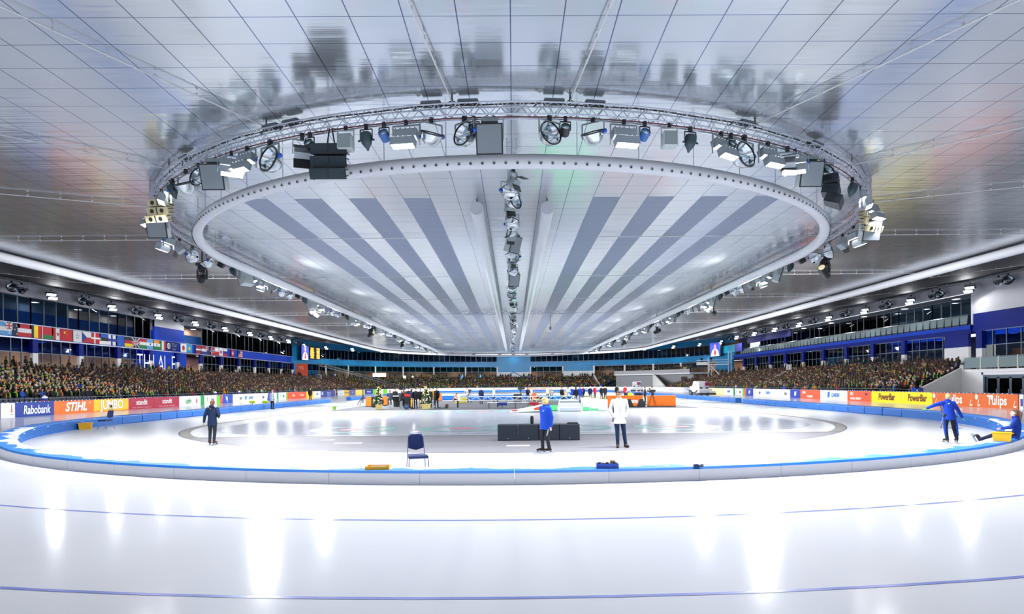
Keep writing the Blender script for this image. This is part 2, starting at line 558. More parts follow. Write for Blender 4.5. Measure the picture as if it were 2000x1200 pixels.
# ================================================================== ceiling, roof, ducts
H0 = EYE
mb = MB(); mb.add(list(reversed(stadium(32.6, H0 + 8.58, 48))), [tuple(range(98))], CEIL)
struct(mb, 'ceiling')
ROOF = M('black_roof', (22, 23, 27), .6)
mb = MB(); mb.band(stadium(32.6, H0 + 8.55, 48), stadium(52.4, H0 + 11.35, 48), ROOF)
struct(mb, 'ceiling_black_soffit')
mb = MB(); mb.band(stadium(32.6, H0 + 8.1, 48), stadium(32.65, H0 + 8.62, 48), M('dark_edge', (40, 46, 60), .4))
struct(mb, 'trim_1')
DUCT = M('white_duct_fabric', (236, 238, 244), .55)
DARK = M('black_metal', (26, 28, 32), .45)
HOLE = M('nozzle_black', (12, 12, 14), .6)
# outer duct
ob = MB(); ob.path(stadium(31.9, H0 + 8.2, 64), .30, DUCT, 12, True)
outer = tag(ob.build('air_duct', smooth=True), 'long white outer air duct running round the edge of the bright ceiling', 'air duct')
sl = MB(); sl.box((0, 0, 0), (.08, .75, .14), HOLE); slm = sl.mesh('outlet_slot')
kk = 0
rest = MB()
for s in (-1, 1):
    for i in range(95):
        y = 42 + i * 1.15
        if y > FAR: break
        if kk < 100 and y < 100:
            o = bpy.data.objects.new('outlet_slot', slm); COL.objects.link(o); o.parent = outer
            o.location = (s * 31.98, y, H0 + 7.93); kk += 1
        else: rest.box((s * 31.98, y, H0 + 7.93), (.08, .75, .14), HOLE)
o = rest.build('outlet_slot', outer); o['kind'] = 'stuff'
# inner ring duct
RD, HD = 16.4, 7.22
ob = MB(); ob.path(stadium(RD, H0 + HD, 72), .235, DUCT, 14, True)
ring = tag(ob.build('air_duct', smooth=True), 'white oval ring duct with a row of small round nozzles, under the middle ceiling', 'air duct')
nz = MB(); nz.cyl((0, 0, 0), (0, -.028, 0), .055, M('nozzle_grey', (150, 152, 160), .5), .045, 8)
nz.cyl((0, -.02, -.01), (0, -.045, -.02), .032, HOLE, .026, 8); nzm = nz.mesh('nozzle')
rest = MB()
for i in range(138):
    a = PI + PI * (i + .5) / 138
    d = Vector((math.cos(a), math.sin(a), 0)); el = math.radians(-28)
    nrm = d * math.cos(el) + Vector((0, 0, math.sin(el)))
    p = Vector((RD * d.x, NEAR + RD * d.y, H0 + HD)) + nrm * .23
    if 19 <= i < 119:
        o = bpy.data.objects.new('nozzle', nzm); COL.objects.link(o); o.parent = ring
        o.location = p; o.rotation_euler = nrm.to_track_quat('-Y', 'Z').to_euler()
    else:
        rest.ell(p, (.045, .045, .045), HOLE, 6, 4)
o = rest.build('nozzle', ring); o['kind'] = 'stuff'
hw = MB(); WIRE = M('steel_wire', (150, 155, 168), .4, .8)
for i, p in enumerate(stadium(RD, H0 + HD + .2, 24)):
    hw.cyl(p, (p.x, p.y, H0 + 8.56), .012, WIRE, n=4)
for k in range(10):
    for s in (-1, 1):
        hw.cyl((s * RD, NEAR + 6 + k * 11, H0 + HD + .2), (s * RD, NEAR + 6 + k * 11, H0 + 8.56), .012, WIRE, n=4)
hw.build('hanger_wire', ring)
# two straight tubes
for s, sn in ((-1, 'left'), (1, 'right')):
    ob = MB(); y0, y1, n = 28.4, 160.0, 20
    q = [(s * 1.58, y0 + (y1 - y0) * i / n, H0 + 7.86) for i in range(n + 1)]
    ob.path(q, .30, DUCT, 20)
    o = tag(ob.build('air_duct', smooth=True), 'straight white tube duct just %s of the middle lighting truss' % sn, 'air duct')
    cp = MB(); cp.cyl((s * 1.58, y0 - .01, H0 + 7.86), (s * 1.58, y0, H0 + 7.86), .29, M('duct_cap', (214, 216, 224), .6), n=20); cp.build('end_cap', o)
    rl = MB(); rl.box((s * 1.58, 94, H0 + 8.3), (.06, 131, .08), M('dark_rail', (90, 92, 104), .4, .5))
    for k in range(12): rl.cyl((s * 1.58, y0 + .6 + k * 11.5, H0 + 8.1), (s * 1.58, y0 + .6 + k * 11.5, H0 + 8.57), .02, WIRE, n=4)
    rl.build('hanging_rail', o)
# thin white pipes across the ceiling
PIPE = M('white_pipe', (232, 232, 232), .35)
def pipe(p, q, label, grp):
    b = MB(); p, q = Vector(p), Vector(q)
    b.cyl(p, q, .022, PIPE, n=6)
    n = int((q - p).length / 1.2)
    for i in range(1, n):
        c = p.lerp(q, i / n); b.box(c + Vector((0, 0, .03)), (.05, .05, .11), PIPE)
    tag(b.build('ceiling_pipe'), label, 'pipe', grp)
for k, (a, r0, r1) in enumerate(((5.6, 18.0, 24), (26.2, 18.1, 27), (47.2, 18.2, 30), (67.3, 18.3, 31.5))):
    for s, sn in ((-1, 'left'), (1, 'right')):
        d = Vector((s * math.sin(math.radians(a)), -math.cos(math.radians(a)), 0))
        pipe(Vector((0, NEAR, H0 + 8.44)) + d * r0, Vector((0, NEAR, H0 + 8.44)) + d * r1,
             'slim white pipe fanning out across the near ceiling, %s %s of the middle' % (nth(k), sn), 'pipes fanning out across the ceiling')
for k in range(9):
    y = 36.6 + 13.2 * k
    for s, sn in ((-1, 'left'), (1, 'right')):
        pipe((s * 5.0, y, H0 + 8.44), (s * 32, y, H0 + 8.44), 'slim white pipe crossing the %s half of the ceiling, %s from the camera' % (sn, nth(k)), 'pipes across the ceiling')
    if k < 7:
        for s, sn in ((-1, 'left'), (1, 'right')):
            pipe((s * 32.6, y + 4, H0 + 8.35), (s * 51, y + 4, H0 + 10.7), 'slim pale pipe under the %s black soffit, %s from the camera' % (sn, nth(k)), 'pipes under the black soffit')

# ================================================================== walls
BLUE_L = M('wall_blue', (0, 62, 190), .6, spec=.25); NAVY = M('wall_navy', (2, 30, 110), .6, spec=.25); TEALW = M('wall_teal', (4, 134, 194), .4)
FASC = M('fascia_white', (236, 236, 244), .5); WHITEW = M('wall_white', (242, 242, 246), .6); STEEL = M('silver_trim', (190, 196, 208), .3, .6)
TAN = M('room_tan', (196, 150, 122), .7); ROOMD = M('room_dark', (26, 40, 56), .7); MULL = M('mullion_grey', (96, 106, 122), .4, .4)
DBLUE = M('deep_blue', (0, 28, 128), .6, spec=.25); CREAM = M('cream_wall', (222, 214, 200), .6)
XW = 51.3
Z_FT, Z_FB, Z_BT, Z_BB, Z_TT, Z_LO = 13.25, 11.75, 8.85, 7.45, 5.9, 3.4     # fascia top/bottom, band top/bottom, tint line, stand top

def wall_box(mb, s, y0, y1, z0, z1, m, t=.3, x=XW):
    mb.box((s * (x + t / 2), (y0 + y1) / 2, (z0 + z1) / 2), (t, y1 - y0, z1 - z0), m)

WN = [0]
def window_bay(p, q, z0, z1, panes, tops, glass, outward):
    """glazed bay from p to q (plan points); tops = [(z, glass)] stacked panes"""
    p, q = Vector((p[0], p[1], 0)), Vector((q[0], q[1], 0)); d = q - p; Ln = d.length
    WN[0] += 1
    rz = math.atan2(d.y, d.x)
    f = MB()
    for i in range(panes + 1):
        f.box((Ln * i / panes, 0, (z0 + z1) / 2), (.09, .12, z1 - z0), MULL)
    for z in [z0, z1] + [t[0] for t in tops[:-1]]: f.box((Ln / 2, 0, z), (Ln, .10, .08), MULL)
    o = f.build('window_%d' % WN[0], loc=(p.x, p.y, 0), rz=rz); o['kind'] = 'structure'
    zz = z0
    for zt, gm in tops:
        g = MB(); g.box((Ln / 2, 0, (zz + zt) / 2), (Ln, .02, zt - zz), gm)
        c = g.build('pane', o); zz = zt
    return o

# ---- left wall
mb = MB()
wall_box(mb, -1, 40, 147, Z_FB, Z_FT + .3, FASC)
wall_box(mb, -1, 40, 147, Z_BB, Z_BT, BLUE_L, .35, XW - .05)
wall_box(mb, -1, 91.2, 99.3, Z_BT, Z_FB - .0, BLUE_L)
wall_box(mb, -1, 91.2, 99.3, Z_FB - .9, Z_FB, FASC, .32, XW - .02)
wall_box(mb, -1, 86.6, 100, Z_LO - 1, Z_BB, BLUE_L)
wall_box(mb, -1, 40, 147, 0, Z_LO - .2, NAVY)
wall_box(mb, -1, 40, 147, Z_BB - .12, Z_BB, STEEL, .5, XW - .12)
wall_box(mb, -1, 40, 147, Z_BT, Z_BT + .07, STEEL, .5, XW - .12)
struct(mb, 'wall_left')
mb = MB()
wall_box(mb, -1, 40, 147, Z_LO - .2, Z_BB, TAN, .2, XW + 5.5)
wall_box(mb, -1, 40, 147, Z_BB, Z_FT, ROOMD, .2, XW + 5.5)
mb.box((-XW - 2.9, 93, Z_LO - .3), (5.8, 108, .2), M('room_floor', (90, 80, 76), .7))
mb.box((-XW - 2.9, 93, Z_BB + .5), (5.8, 108, .9), M('room_slab', (60, 66, 80), .7))
wall_box(mb, -1, 40, 147, Z_BT - .1, Z_BT + 1.5, M('parapet_blue', (20, 96, 180), .5), .1, XW + .9)
wall_box(mb, -1, 60, 76, Z_BT + 1.7, Z_FB, M('room_grey', (84, 92, 104), .7), .1, XW + 3)
wall_box(mb, -1, 78, 99, Z_BT + 1.2, Z_FB, TAN, .1, XW + 3)
wall_box(mb, -1, 100, 145, Z_BT + 1.6, Z_FB, TAN, .1, XW + 3)
struct(mb, 'wall_left_rooms')
y = 45.7
while y < 143:
    if not (84 < y < 99):
        window_bay((-XW, y + 7.4), (-XW, y), Z_BT + .05, Z_FB, 4, [(Z_FB, GLASS_DARK)], None, 0)
    y += 7.4 if not (84 < y < 90) else 9.1
y = 46.4
k = 0
while y < 146:
    y1 = y + 7.2
    if not (84 < y < 99):
        window_bay((-XW, y1), (-XW, y), Z_LO, Z_BB - .1, 5, [(Z_TT, GLASS), (Z_BB - .1, GLASS_BLUE)], None, 0)
    c = MB(); wall_box(c, -1, y1 - .4, y1 + .4, Z_TT - .05, Z_BB - .12, DBLUE, .35, XW - .40); wall_box(c, -1, y1 - .37, y1 + .37, Z_LO - .8, Z_TT - .05, WHITEW, .32, XW - .40)
    o = struct(c, 'column')
    y = y1
# ---- far wall
def fp(px, R, z=0): v = on_cyl(px, 700, FAR, R); v.z = z; return v
def fang(px, R): v = on_cyl(px, 700, FAR, R); return math.atan2(v.y - FAR, v.x)
def curve_wall(mb, a0, a1, R, z0, z1, m, t=.3):
    n = max(2, int(abs(a1 - a0) / math.radians(3)) + 1)
    A = [Vector((math.cos(a0 + (a1 - a0) * i / n), math.sin(a0 + (a1 - a0) * i / n), 0)) for i in range(n + 1)]
    for i in range(n):
        p, q = A[i], A[i + 1]
        vs = [(u.x * r, FAR + u.y * r, z) for r in (R, R + t) for z in (z0, z1) for u in (p, q)]
        mb.add(vs, [(0, 1, 3, 2), (4, 6, 7, 5), (0, 4, 5, 1), (2, 3, 7, 6), (0, 2, 6, 4), (1, 5, 7, 3)], m)
mb = MB()
curve_wall(mb, 0, PI, XW, Z_FB - .35, Z_FT + .3, TEALW)
curve_wall(mb, 0, PI, XW - .05, Z_BB, Z_BT + .15, TEALW, .4)
curve_wall(mb, 0, PI, XW, 0, Z_LO - .3, NAVY)
aL, aR = fang(970, XW), fang(1036, XW)
curve_wall(mb, aR, aL, XW - .1, Z_TT - .1, Z_FB, TEALW, .4)
curve_wall(mb, aR, aL, XW - .1, Z_LO - 1, Z_TT - .1, WHITEW, .4)
a0, a1 = fang(1160, XW), fang(1099, XW)
curve_wall(mb, a0, a1, XW - .1, Z_LO - 1, Z_TT, WHITEW, .4)
curve_wall(mb, a0, a1, XW - .1, Z_TT, Z_BB, TEALW, .4)
a0, a1 = fang(620, XW), fang(570, XW)
curve_wall(mb, a0, a1, XW - .12, Z_LO - 1, Z_FB, TEALW, .4)
a0, a1 = fang(1408, XW), fang(1398, XW)
curve_wall(mb, 0.02, a1, XW - .12, Z_LO - 1, Z_BB, TEALW, .4)
CYAN = M('cyan_panel', (30, 186, 226), .4)
curve_wall(mb, fang(1437, XW), a0, XW - .2, Z_BT + .2, Z_BT + 2.0, CYAN, .3)
curve_wall(mb, fang(1451, XW), fang(1438, XW), XW - .2, Z_BT + .2, Z_BT + 2.0, M('royal_panel', (10, 40, 190), .4), .3)
struct(mb, 'wall_far')
mb = MB()
curve_wall(mb, 0, PI, XW + 5.5, Z_LO - .3, Z_BB, TAN, .2)
curve_wall(mb, 0, PI, XW + 3.5, Z_BT, Z_FT, ROOMD, .2)
curve_wall(mb, 0, PI, XW + .8, Z_BT, Z_BT + .9, M('deep_teal', (2, 74, 104), .5), .1)
curve_wall(mb, 0, PI, XW + .3, Z_LO - .4, Z_LO - .25, M('room_floor'), 5.4)
curve_wall(mb, 0, PI, XW + .3, Z_BB + .1, Z_BT - .2, M('room_slab'), 5.4)
curve_wall(mb, .03, fang(1300, XW), XW + 1.6, Z_BT + .2, Z_FT, M('room_brown', (150, 104, 74), .7), .1)
struct(mb, 'wall_far_rooms')
fb = [590, 636, 680, 733, 787, 847, 909, 971, 1036, 1099, 1160, 1220, 1276, 1330, 1385]
for i in range(len(fb) - 1):
    x0, x1 = fb[i], fb[i + 1]
    c = MB(); p = fp(x1, XW - .35)
    c.cyl((p.x, p.y, 0), (p.x, p.y, Z_BB), .22 if x1 < 1100 else .3, WHITEW, n=10)
    struct(c, 'column')
    if x0 == 971: continue
    p, q = fp(x0, XW), fp(x1, XW)
    window_bay(p, q, Z_BT + .15, Z_FB - .35, 6, [(Z_FB - .35, GLASS_TEAL if x0 < 733 and x0 >= 636 else GLASS_DARK)], None, 0)
    if x0 == 1099: continue
    window_bay(p, q, Z_LO - .2, Z_BB, 5, [(Z_TT, GLASS), (Z_BB, GLASS_TEAL if x0 < 1160 else GLASS_DARK)], None, 0)
# cross brace on the middle wall panel
b = MB()
p, q = fp(975, XW - .25), fp(1031, XW - .25); mid = (p + q) / 2
for e in (p, q): b.cyl((mid.x, mid.y, 5.8), (e.x, e.y, 3.4), .14, TEALW, n=6)
o = struct(b, 'trim_2')
# ---- right wall
mb = MB()
wall_box(mb, 1, 40, 147, 12.0, Z_FT + .5, FASC)
wall_box(mb, 1, 70.6, 147, 7.35, 8.35, DBLUE, 1.0, XW - .15)
wall_box(mb, 1, 70.6, 147, 7.85, 8.3, BLUE_L, .4, XW - .25)
wall_box(mb, 1, 40, 70.6, 9.5, 12.0, FASC)
wall_box(mb, 1, 40, 70.6, 7.5, 9.5, DBLUE, .32, XW)
wall_box(mb, 1, 40, 147, 0, Z_LO - .2, NAVY)
wall_box(mb, 1, 71.2, 75.2, 5.9, 7.5, DBLUE); wall_box(mb, 1, 71.2, 75.2, 2.5, 5.9, WHITEW)
wall_box(mb, 1, 69.5, 71.2, 2.5, 7.5, CREAM, .3, XW + 1.5)
wall_box(mb, 1, 118, 140, 10.6, 12.0, DBLUE, .2, XW + .4)
struct(mb, 'wall_right')
mb = MB()
mb.box((XW + 1.9, 109, 8.3), (4.2, 77, .15), M('gallery_floor', (60, 66, 76), .6))
wall_box(mb, 1, 70.4, 147, 8.3, 13, M('gallery_dark', (34, 44, 54), .6), .2, XW + 6)
wall_box(mb, 1, 76, 84, 8.6, 10.4, M('gallery_grey', (110, 116, 124), .6), .1, XW + 5)
wall_box(mb, 1, 88, 95, 8.6, 10.6, M('gallery_pale', (150, 154, 164), .6), .1, XW + 5)
wall_box(mb, 1, 104, 110, 8.6, 10.6, M('gallery_red', (150, 60, 70), .6), .1, XW + 5)
wall_box(mb, 1, 40, 147, 2.5, 7.5, M('foyer_dark', (34, 48, 66), .6), .2, XW + 6)
wall_box(mb, 1, 40, 70, 2.5, 5.6, M('foyer_brown', (96, 70, 58), .6), .1, XW + 4)
mb.box((XW + 3, 94, Z_LO - .3), (6, 108, .2), M('room_floor'))
mb.box((XW + .9, 70.5, 10.2), (2.0, .2, 3.8), FASC)
struct(mb, 'wall_right_rooms')
y = 75.4
while y < 145:
    if y + 7.2 > 147: break
    window_bay((XW, y), (XW, y + 7.2), Z_LO - .2, 7.3, 5, [(Z_TT, GLASS), (7.3, GLASS_BLUE)], None, 0)
    c = MB(); wall_box(c, 1, y + 6.8, y + 7.6, Z_TT - .4, 7.35, DBLUE, .35, XW - .40); wall_box(c, 1, y + 6.83, y + 7.57, Z_LO - .8, Z_TT - .4, WHITEW, .32, XW - .40)
    struct(c, 'column')
    window_bay((XW + 3.5, y), (XW + 3.5, y + 7.2), 8.4, 12, 4, [(12, GLASS_DARK)], None, 0)
    y += 7.2
window_bay((XW, 47), (XW, 58), Z_LO - .2, 7.5, 6, [(Z_TT, GLASS), (7.5, GLASS_BLUE)], None, 0)
window_bay((XW, 58), (XW, 69.4), Z_LO - .2, 7.5, 6, [(Z_TT, GLASS), (7.5, GLASS_BLUE)], None, 0)
c = MB(); wall_box(c, 1, 68.6, 69.5, 5.6, 7.5, DBLUE, .5, XW - .4); wall_box(c, 1, 68.6, 69.5, 2.5, 5.6, WHITEW, .5, XW - .4); struct(c, 'column')

# white block with the doors, near right
mb = MB()
BX = 44.0
mb.box((BX + 3.7, 51, 3.0), (7.6, 22, .3), WHITEW)
mb.box((BX + .15, 45, 1.5), (.3, 9.4, 3.0), WHITEW); mb.box((BX + .15, 60.6, 1.5), (.3, 2.8, 3.0), WHITEW)
mb.box((BX + .15, 54.5, 2.85), (.3, 9.8, .5), WHITEW)
mb.box((BX + 1.3, 54.5, 1.5), (.2, 9.8, 3.0), M('foyer_brown'))
struct(mb, 'wall_block')
mb = MB()
# sloping side wall of the right stand
a, bq = Vector((37.6, 58.8)), Vector((44.0, 62.0)); cq = Vector((50.9, 70.3))
mb.add([(a.x, a.y, 0), (bq.x, bq.y, 0), (bq.x, bq.y, 3.35), (a.x, a.y, 1.25), (a.x, a.y + .3, 0), (bq.x, bq.y + .3, 0), (bq.x, bq.y + .3, 3.35), (a.x, a.y + .3, 1.25)],
       [(0, 1, 2, 3), (7, 6, 5, 4), (3, 2, 6, 7), (0, 3, 7, 4), (1, 5, 6, 2)], M('grey_white_wall', (236, 234, 230), .6))
mb.box((47.6, 66.5, 3.4), (9.2, .3, .5), WHITEW, Matrix.Rotation(math.atan2(8.3, 6.9), 3, 'Z'))
struct(mb, 'wall_right_side')
# doors
DFR = M('door_grey', (74, 88, 104), .4, .3); DGL = glass_material('door_glass', (120, 120, 120), .1)
for i in range(6):
    d = MB(); y = 50.3 + i * 1.42
    for yy in (y + .06, y + 1.36): d.box((0, yy, 1.2), (.1, .14, 2.4), DFR)
    d.box((0, y + .71, 2.35), (.1, 1.42, .14), DFR); d.box((0, y + .71, .15), (.1, 1.42, .3), DFR)
    o = d.build('door_%d' % (i + 1), loc=(BX + .1, 0, 0)); o['kind'] = 'structure'
    g = MB(); g.box((0, y + .71, 1.3), (.02, 1.2, 2.0), DGL); g.build('door_glass', o)
    h = MB(); h.cyl((-.08, y + .2, .9), (-.08, y + .2, 1.3), .02, STEEL, n=6); h.build('door_handle', o)
d = MB(); d.box((BX + .1, 54.5, 2.5), (.14, 9.6, .18), DFR)
for y in (49.75, 59.25): d.box((BX + .1, y, 1.3), (.16, .5, 2.6), DFR)
struct(d, 'trim_3')
# glass balustrade above the doors
BAL = glass_material('balustrade_glass', (190, 215, 215), .2)
_nt = BAL.node_tree; _o = _nt.nodes['Material Output']; _ms = _nt.nodes.new('ShaderNodeMixShader'); _d = _nt.nodes.new('ShaderNodeBsdfTranslucent'); _e = _nt.nodes.new('ShaderNodeBsdfDiffuse')
_e.inputs[0].default_value = lin((200, 216, 220)); _ms.inputs[0].default_value = .38  # pale diffuse share stands in for bright reflection in the glass
_nt.links.new(_o.inputs[0].links[0].from_socket, _ms.inputs[1]); _nt.links.new(_e.outputs[0], _ms.inputs[2]); _nt.links.new(_ms.outputs[0], _o.inputs[0])
pr = Proto(); b = MB(); b.box((0, 1.1, .62), (.02, 2.1, .95), BAL); pr.part('glass_panel', b)
b = MB(); b.prism([(-.05, 0), (.05, 0), (.02, 1.2), (-.03, 1.2)], -.05, .05, M('cream_post', (226, 218, 196), .5)); pr.part('post', b)
b = MB(); b.cyl((0, 0, 1.15), (0, 2.2, 1.15), .03, STEEL, n=6); pr.part('handrail', b)
for i in range(6):
    pr.put('glass_balustrade', 'clear glass balustrade panel on the white block above the doors, %s from the camera' % nth(i), 'balustrade', (BX + .1, 48.6 + 2.2 * i, 3.15), group='balustrade over the doors')
# right gallery balustrade
pr = Proto()
b = MB()
for k in range(5): b.box((-.12, .65 + 1.3 * k, .58), (.02, 1.22, .95), BAL)
pr.part('glass_panel', b)
for k in range(5):
    b = MB(); b.prism([(-.26, -.1), (.2, -.1), (.0, 1.15), (-.10, 1.15)], 1.3 * k - .05, 1.3 * k + .05, M('navy_post', (10, 26, 70), .4)); pr.part('post', b)
b = MB(); b.cyl((-.1, 0, 1.12), (-.1, 6.5, 1.12), .03, STEEL, n=6); pr.part('handrail', b)
for i in range(11):
    pr.put('glass_balustrade', 'glass balustrade of the upper right gallery, %s from the near end' % nth(i), 'balustrade', (XW - .05, 71 + 6.5 * i, 8.35), group='balustrade of the right gallery')

# eave truss (along the fascia, both sides and round the far end)
tb = MB()
TR = M('truss_aluminium', (198, 204, 216), .32, .7)
def truss_between(mb, pts, s, r, closed=False, pitch=.5, m=TR, up=Vector((0, 0, 1))):
    """box truss along a polyline of points: four chords and zig-zag braces; returns [chords], brace"""
    n = len(pts); fr = []
    for i, p in enumerate(pts):
        a = pts[i - 1] if (i or closed) else p; b2 = pts[(i + 1) % n] if (i < n - 1 or closed) else p
        d = (b2 - a).normalized(); fr.append((p, d.cross(up).normalized()))
    ch = []
    for sx in (-1, 1):
        for sz in (-1, 1):
            c = MB(); c.path([p + q * (sx * s / 2) + up * (sz * s / 2) for p, q in fr], r, m, 5, closed); ch.append(c)
    br = MB(); L = 0; last = None; sgn = 1; k = 0
    for i in range(n if closed else n - 1):
        p, q = fr[i]; p2, q2 = fr[(i + 1) % n]; ln = (p2 - p).length; st = max(1, round(ln / pitch))
        for j in range(st):
            t0, t1 = j / st, (j + 1) / st
            A, B = p.lerp(p2, t0), p.lerp(p2, t1); QA, QB = q.lerp(q2, t0), q.lerp(q2, t1)
            for sx in (-1, 1):
                br.cyl(A + QA * (sx * s / 2) + up * (sgn * s / 2), B + QB * (sx * s / 2) - up * (sgn * s / 2), r * .55, m, n=4, caps=False)
            for sz in (-1, 1):
                br.cyl(A + QA * (sgn * s / 2) + up * (sz * s / 2), B - QB * (sgn * s / 2) + up * (sz * s / 2), r * .55, m, n=4, caps=False)
            sgn = -sgn
    return ch, br
EAVE = [Vector((XW - .7, y, 13.15)) for y in range(40, 147, 6)] + [Vector(((XW - .7) * math.cos(PI * i / 30), FAR + (XW - .7) * math.sin(PI * i / 30), 13.15)) for i in range(31)] + [Vector((-XW + .7, y, 13.15)) for y in range(142, 39, -6)]
t = thing('eave_truss', 'thin silver lattice truss along the top of the side and far walls', 'truss', (0, 0, 0))
ch, br = truss_between(None, EAVE, .28, .035, pitch=.8)
for c in ch: c.build('chord', t)
br.build('brace', t)
# room lamps behind the glass (the lower rooms' own lights; upper and gallery ones are added)
ROOMLAMP = M('room_lamp', (255, 236, 214), .5, 0, 9.0)
def room_lamp(p, i, where, power=P_ROOM, col=(1, .80, .62)):
    b = MB(); b.box((0, 0, 0), (.7, .7, .08), STEEL); b.add([(-.3, -.3, -.045), (-.3, .3, -.045), (.3, .3, -.045), (.3, -.3, -.045)], [(0, 1, 2, 3)], ROOMLAMP)
    o = tag(b.build('room_lamp', loc=p), 'square ceiling lamp inside the glazed %s, %s along' % (where, nth(i)), 'lamp', 'room lamps behind the glazing')
    area_lamp((0, 0, -.1), (0, 0, -1), power, .6, col, o)
for i, y in enumerate(range(64, 146, 9)): room_lamp((-XW - 2.6, y, Z_BB - .05), i, 'left room', P_ROOM * 1.7)
for i in range(14):
    a = PI * (i + .7) / 14.4; room_lamp(((XW + 2.8) * math.cos(a), FAR + (XW + 2.8) * math.sin(a), Z_BB - .05), i, 'far room')
for i, y in enumerate(range(56, 146, 12)): room_lamp((XW + 2.6, y, 7.2), i, 'right foyer', P_ROOM * .5)

for i, y in enumerate(range(50, 150, 7)): room_lamp((-XW - 1.9, y, Z_FB - .05), i, 'upper left room', P_ROOM * .9, (.75, .88, 1))  # from here on, lamps added to brighten the dark upper glazing and gallery
for i in range(12):
    a = PI * (i + .6) / 12; room_lamp(((XW + 2.2) * math.cos(a), FAR + (XW + 2.2) * math.sin(a), Z_FB - .4), i, 'upper far room', P_ROOM * .5, (.6, .95, 1))
for i, y in enumerate(range(76, 146, 10)): room_lamp((XW + 2.0, y, 11.9), i, 'right gallery', P_ROOM * .8, (.9, .95, 1))
for i, y in enumerate((80, 92, 104, 116, 130)): room_lamp((XW + 4.7, y, 11.9), i, 'room behind the right gallery', P_ROOM * .5, (1, .9, .8))
# ================================================================== lighting truss and its lamps
LENS = M('flood_lens', (255, 255, 255), .3, 0, 26.0)
LENS_E = M('eave_lens', (250, 252, 255), .3, 0, 22.0)
GREYB = M('lamp_grey', (150, 160, 166), .4, .3); BLACKM = M('lamp_black', (24, 27, 32), .45)
CHROME = M('chrome_bowl', (225, 232, 236), .12, 1.0); FRONTG = M('front_glass', (190, 215, 225), .08, .6)
GRILLE = M('grille_grey', (128, 136, 144), .75); SPK_W = M('speaker_pale', (196, 206, 206), .5)
ARRAY = M('array_black', (24, 34, 42), .5); TANC = M('array_tan', (212, 200, 160), .55); BLUEK = M('blue_knob', (20, 84, 190), .4)
RX = lambda d: Matrix.Rotation(math.radians(d), 3, 'X')

def yoke(w, h, m, t=.04):
    b = MB(); b.box((0, 0, -.05), (.10, .10, .16), BLACKM)
    b.box((0, 0, -.13), (w, t, t), m)
    for s in (-1, 1): b.box((s * w / 2, 0, -.13 - h / 2), (t * .7, t * 1.3, h), m)
    return b

def make_flood(lens, tdeg=72):
    p = Proto(); p.part('yoke', yoke(.84, .62, GREYB))
    tilt = RX(tdeg)
    for k, (y, z) in enumerate(((-.02, -.42), (-.26, -.74))):
        b = MB(); b.box((0, y, z), (.74, .26, .26), GREYB, tilt)
        for j in range(5): b.box(Vector((-.3 + .15 * j, y, z)) + tilt @ Vector((0, .15, .02)), (.02, .06, .24), GREYB, tilt)
        h = p.part('lamp_head', b)
        c = MB(); c.add([Vector((0, y, z)) + tilt @ Vector(q) for q in ((-.33, -.134, -.105), (.33, -.134, -.105), (.33, -.134, .105), (-.33, -.134, .105))], [(0, 1, 2, 3)], lens); p.part('lens', c, h)
    b = MB(); b.ell((.44, 0, -.5), (.05, .05, .05), BLUEK, 8, 5); p.part('knob', b)
    return p
FLOOD, FLOOD_E = make_flood(LENS), make_flood(LENS_E, 38)

def make_reflector(tilt):
    p = Proto(); p.part('yoke', yoke(.72, .42, GREYB, .035))
    X = Matrix.Translation((0, 0, -.5)) @ Matrix.Rotation(math.radians(90 - tilt), 4, 'X')
    b = MB(); b.lathe([(.06, -.30), (.16, -.27), (.27, -.16), (.34, .02), (.355, .05), (.33, .05), (.26, -.13), (.15, -.23), (.01, -.25)], CHROME, 20, X)
    bowl = p.part('bowl', b, None, True)
    b = MB(); b.lathe([(.33, .045), (.36, .045), (.365, .08), (.335, .085)], BLACKM, 20, X); p.part('rim', b, bowl, True)
    b = MB(); b.cyl(X @ Vector((-.22, 0, -.02)), X @ Vector((.22, 0, -.02)), .035, FRONTG, n=8); b.box(X @ Vector((0, 0, -.12)), (.06, .06, .2), GREYB); p.part('bulb', b)
    b = MB(); b.ell((.39, 0, -.46), (.07, .07, .07), BLUEK, 8, 5); p.part('knob', b)
    return p
REFL, REFL_D = make_reflector(12), make_reflector(62)

def make_par(col):
    p = Proto(); p.part('yoke', yoke(.32, .26, BLACKM, .03))
    X = Matrix.Translation((0, 0, -.36)) @ Matrix.Rotation(math.radians(58), 4, 'X')
    b = MB(); b.lathe([(.09, -.2), (.13, -.18), (.145, -.05), (.15, .12), (.13, .12), (.12, .08)], col, 14, X, True); p.part('can', b, None, True)
    b = MB(); b.lathe([(.13, .09), (.001, .11)], FRONTG, 14, X); p.part('lens', b)
    return p
PAR, PAR_B = make_par(BLACKM), make_par(M('par_blue', (40, 92, 160), .4))

p = Proto(); b = MB(); b.box((0, 0, -.05), (.5, .2, .12), GREYB)
for s in (-1, 1): b.box((s * .41, 0, -.35), (.03, .16, .6), GREYB)
p.part('bracket', b)
tl = RX(18)
b = MB(); b.box((0, .08, -.58), (.78, .38, .86), SPK_W, tl); p.part('cabinet', b)
b = MB(); b.box(Vector((0, .08, -.58)) + tl @ Vector((0, -.205, 0)), (.80, .03, .88), BLACKM, tl); fr = p.part('grille_frame', b)
b = MB(); b.box(Vector((0, .08, -.58)) + tl @ Vector((0, -.225, 0)), (.72, .02, .80), GRILLE, tl); p.part('grille', b, fr)
PANEL = p

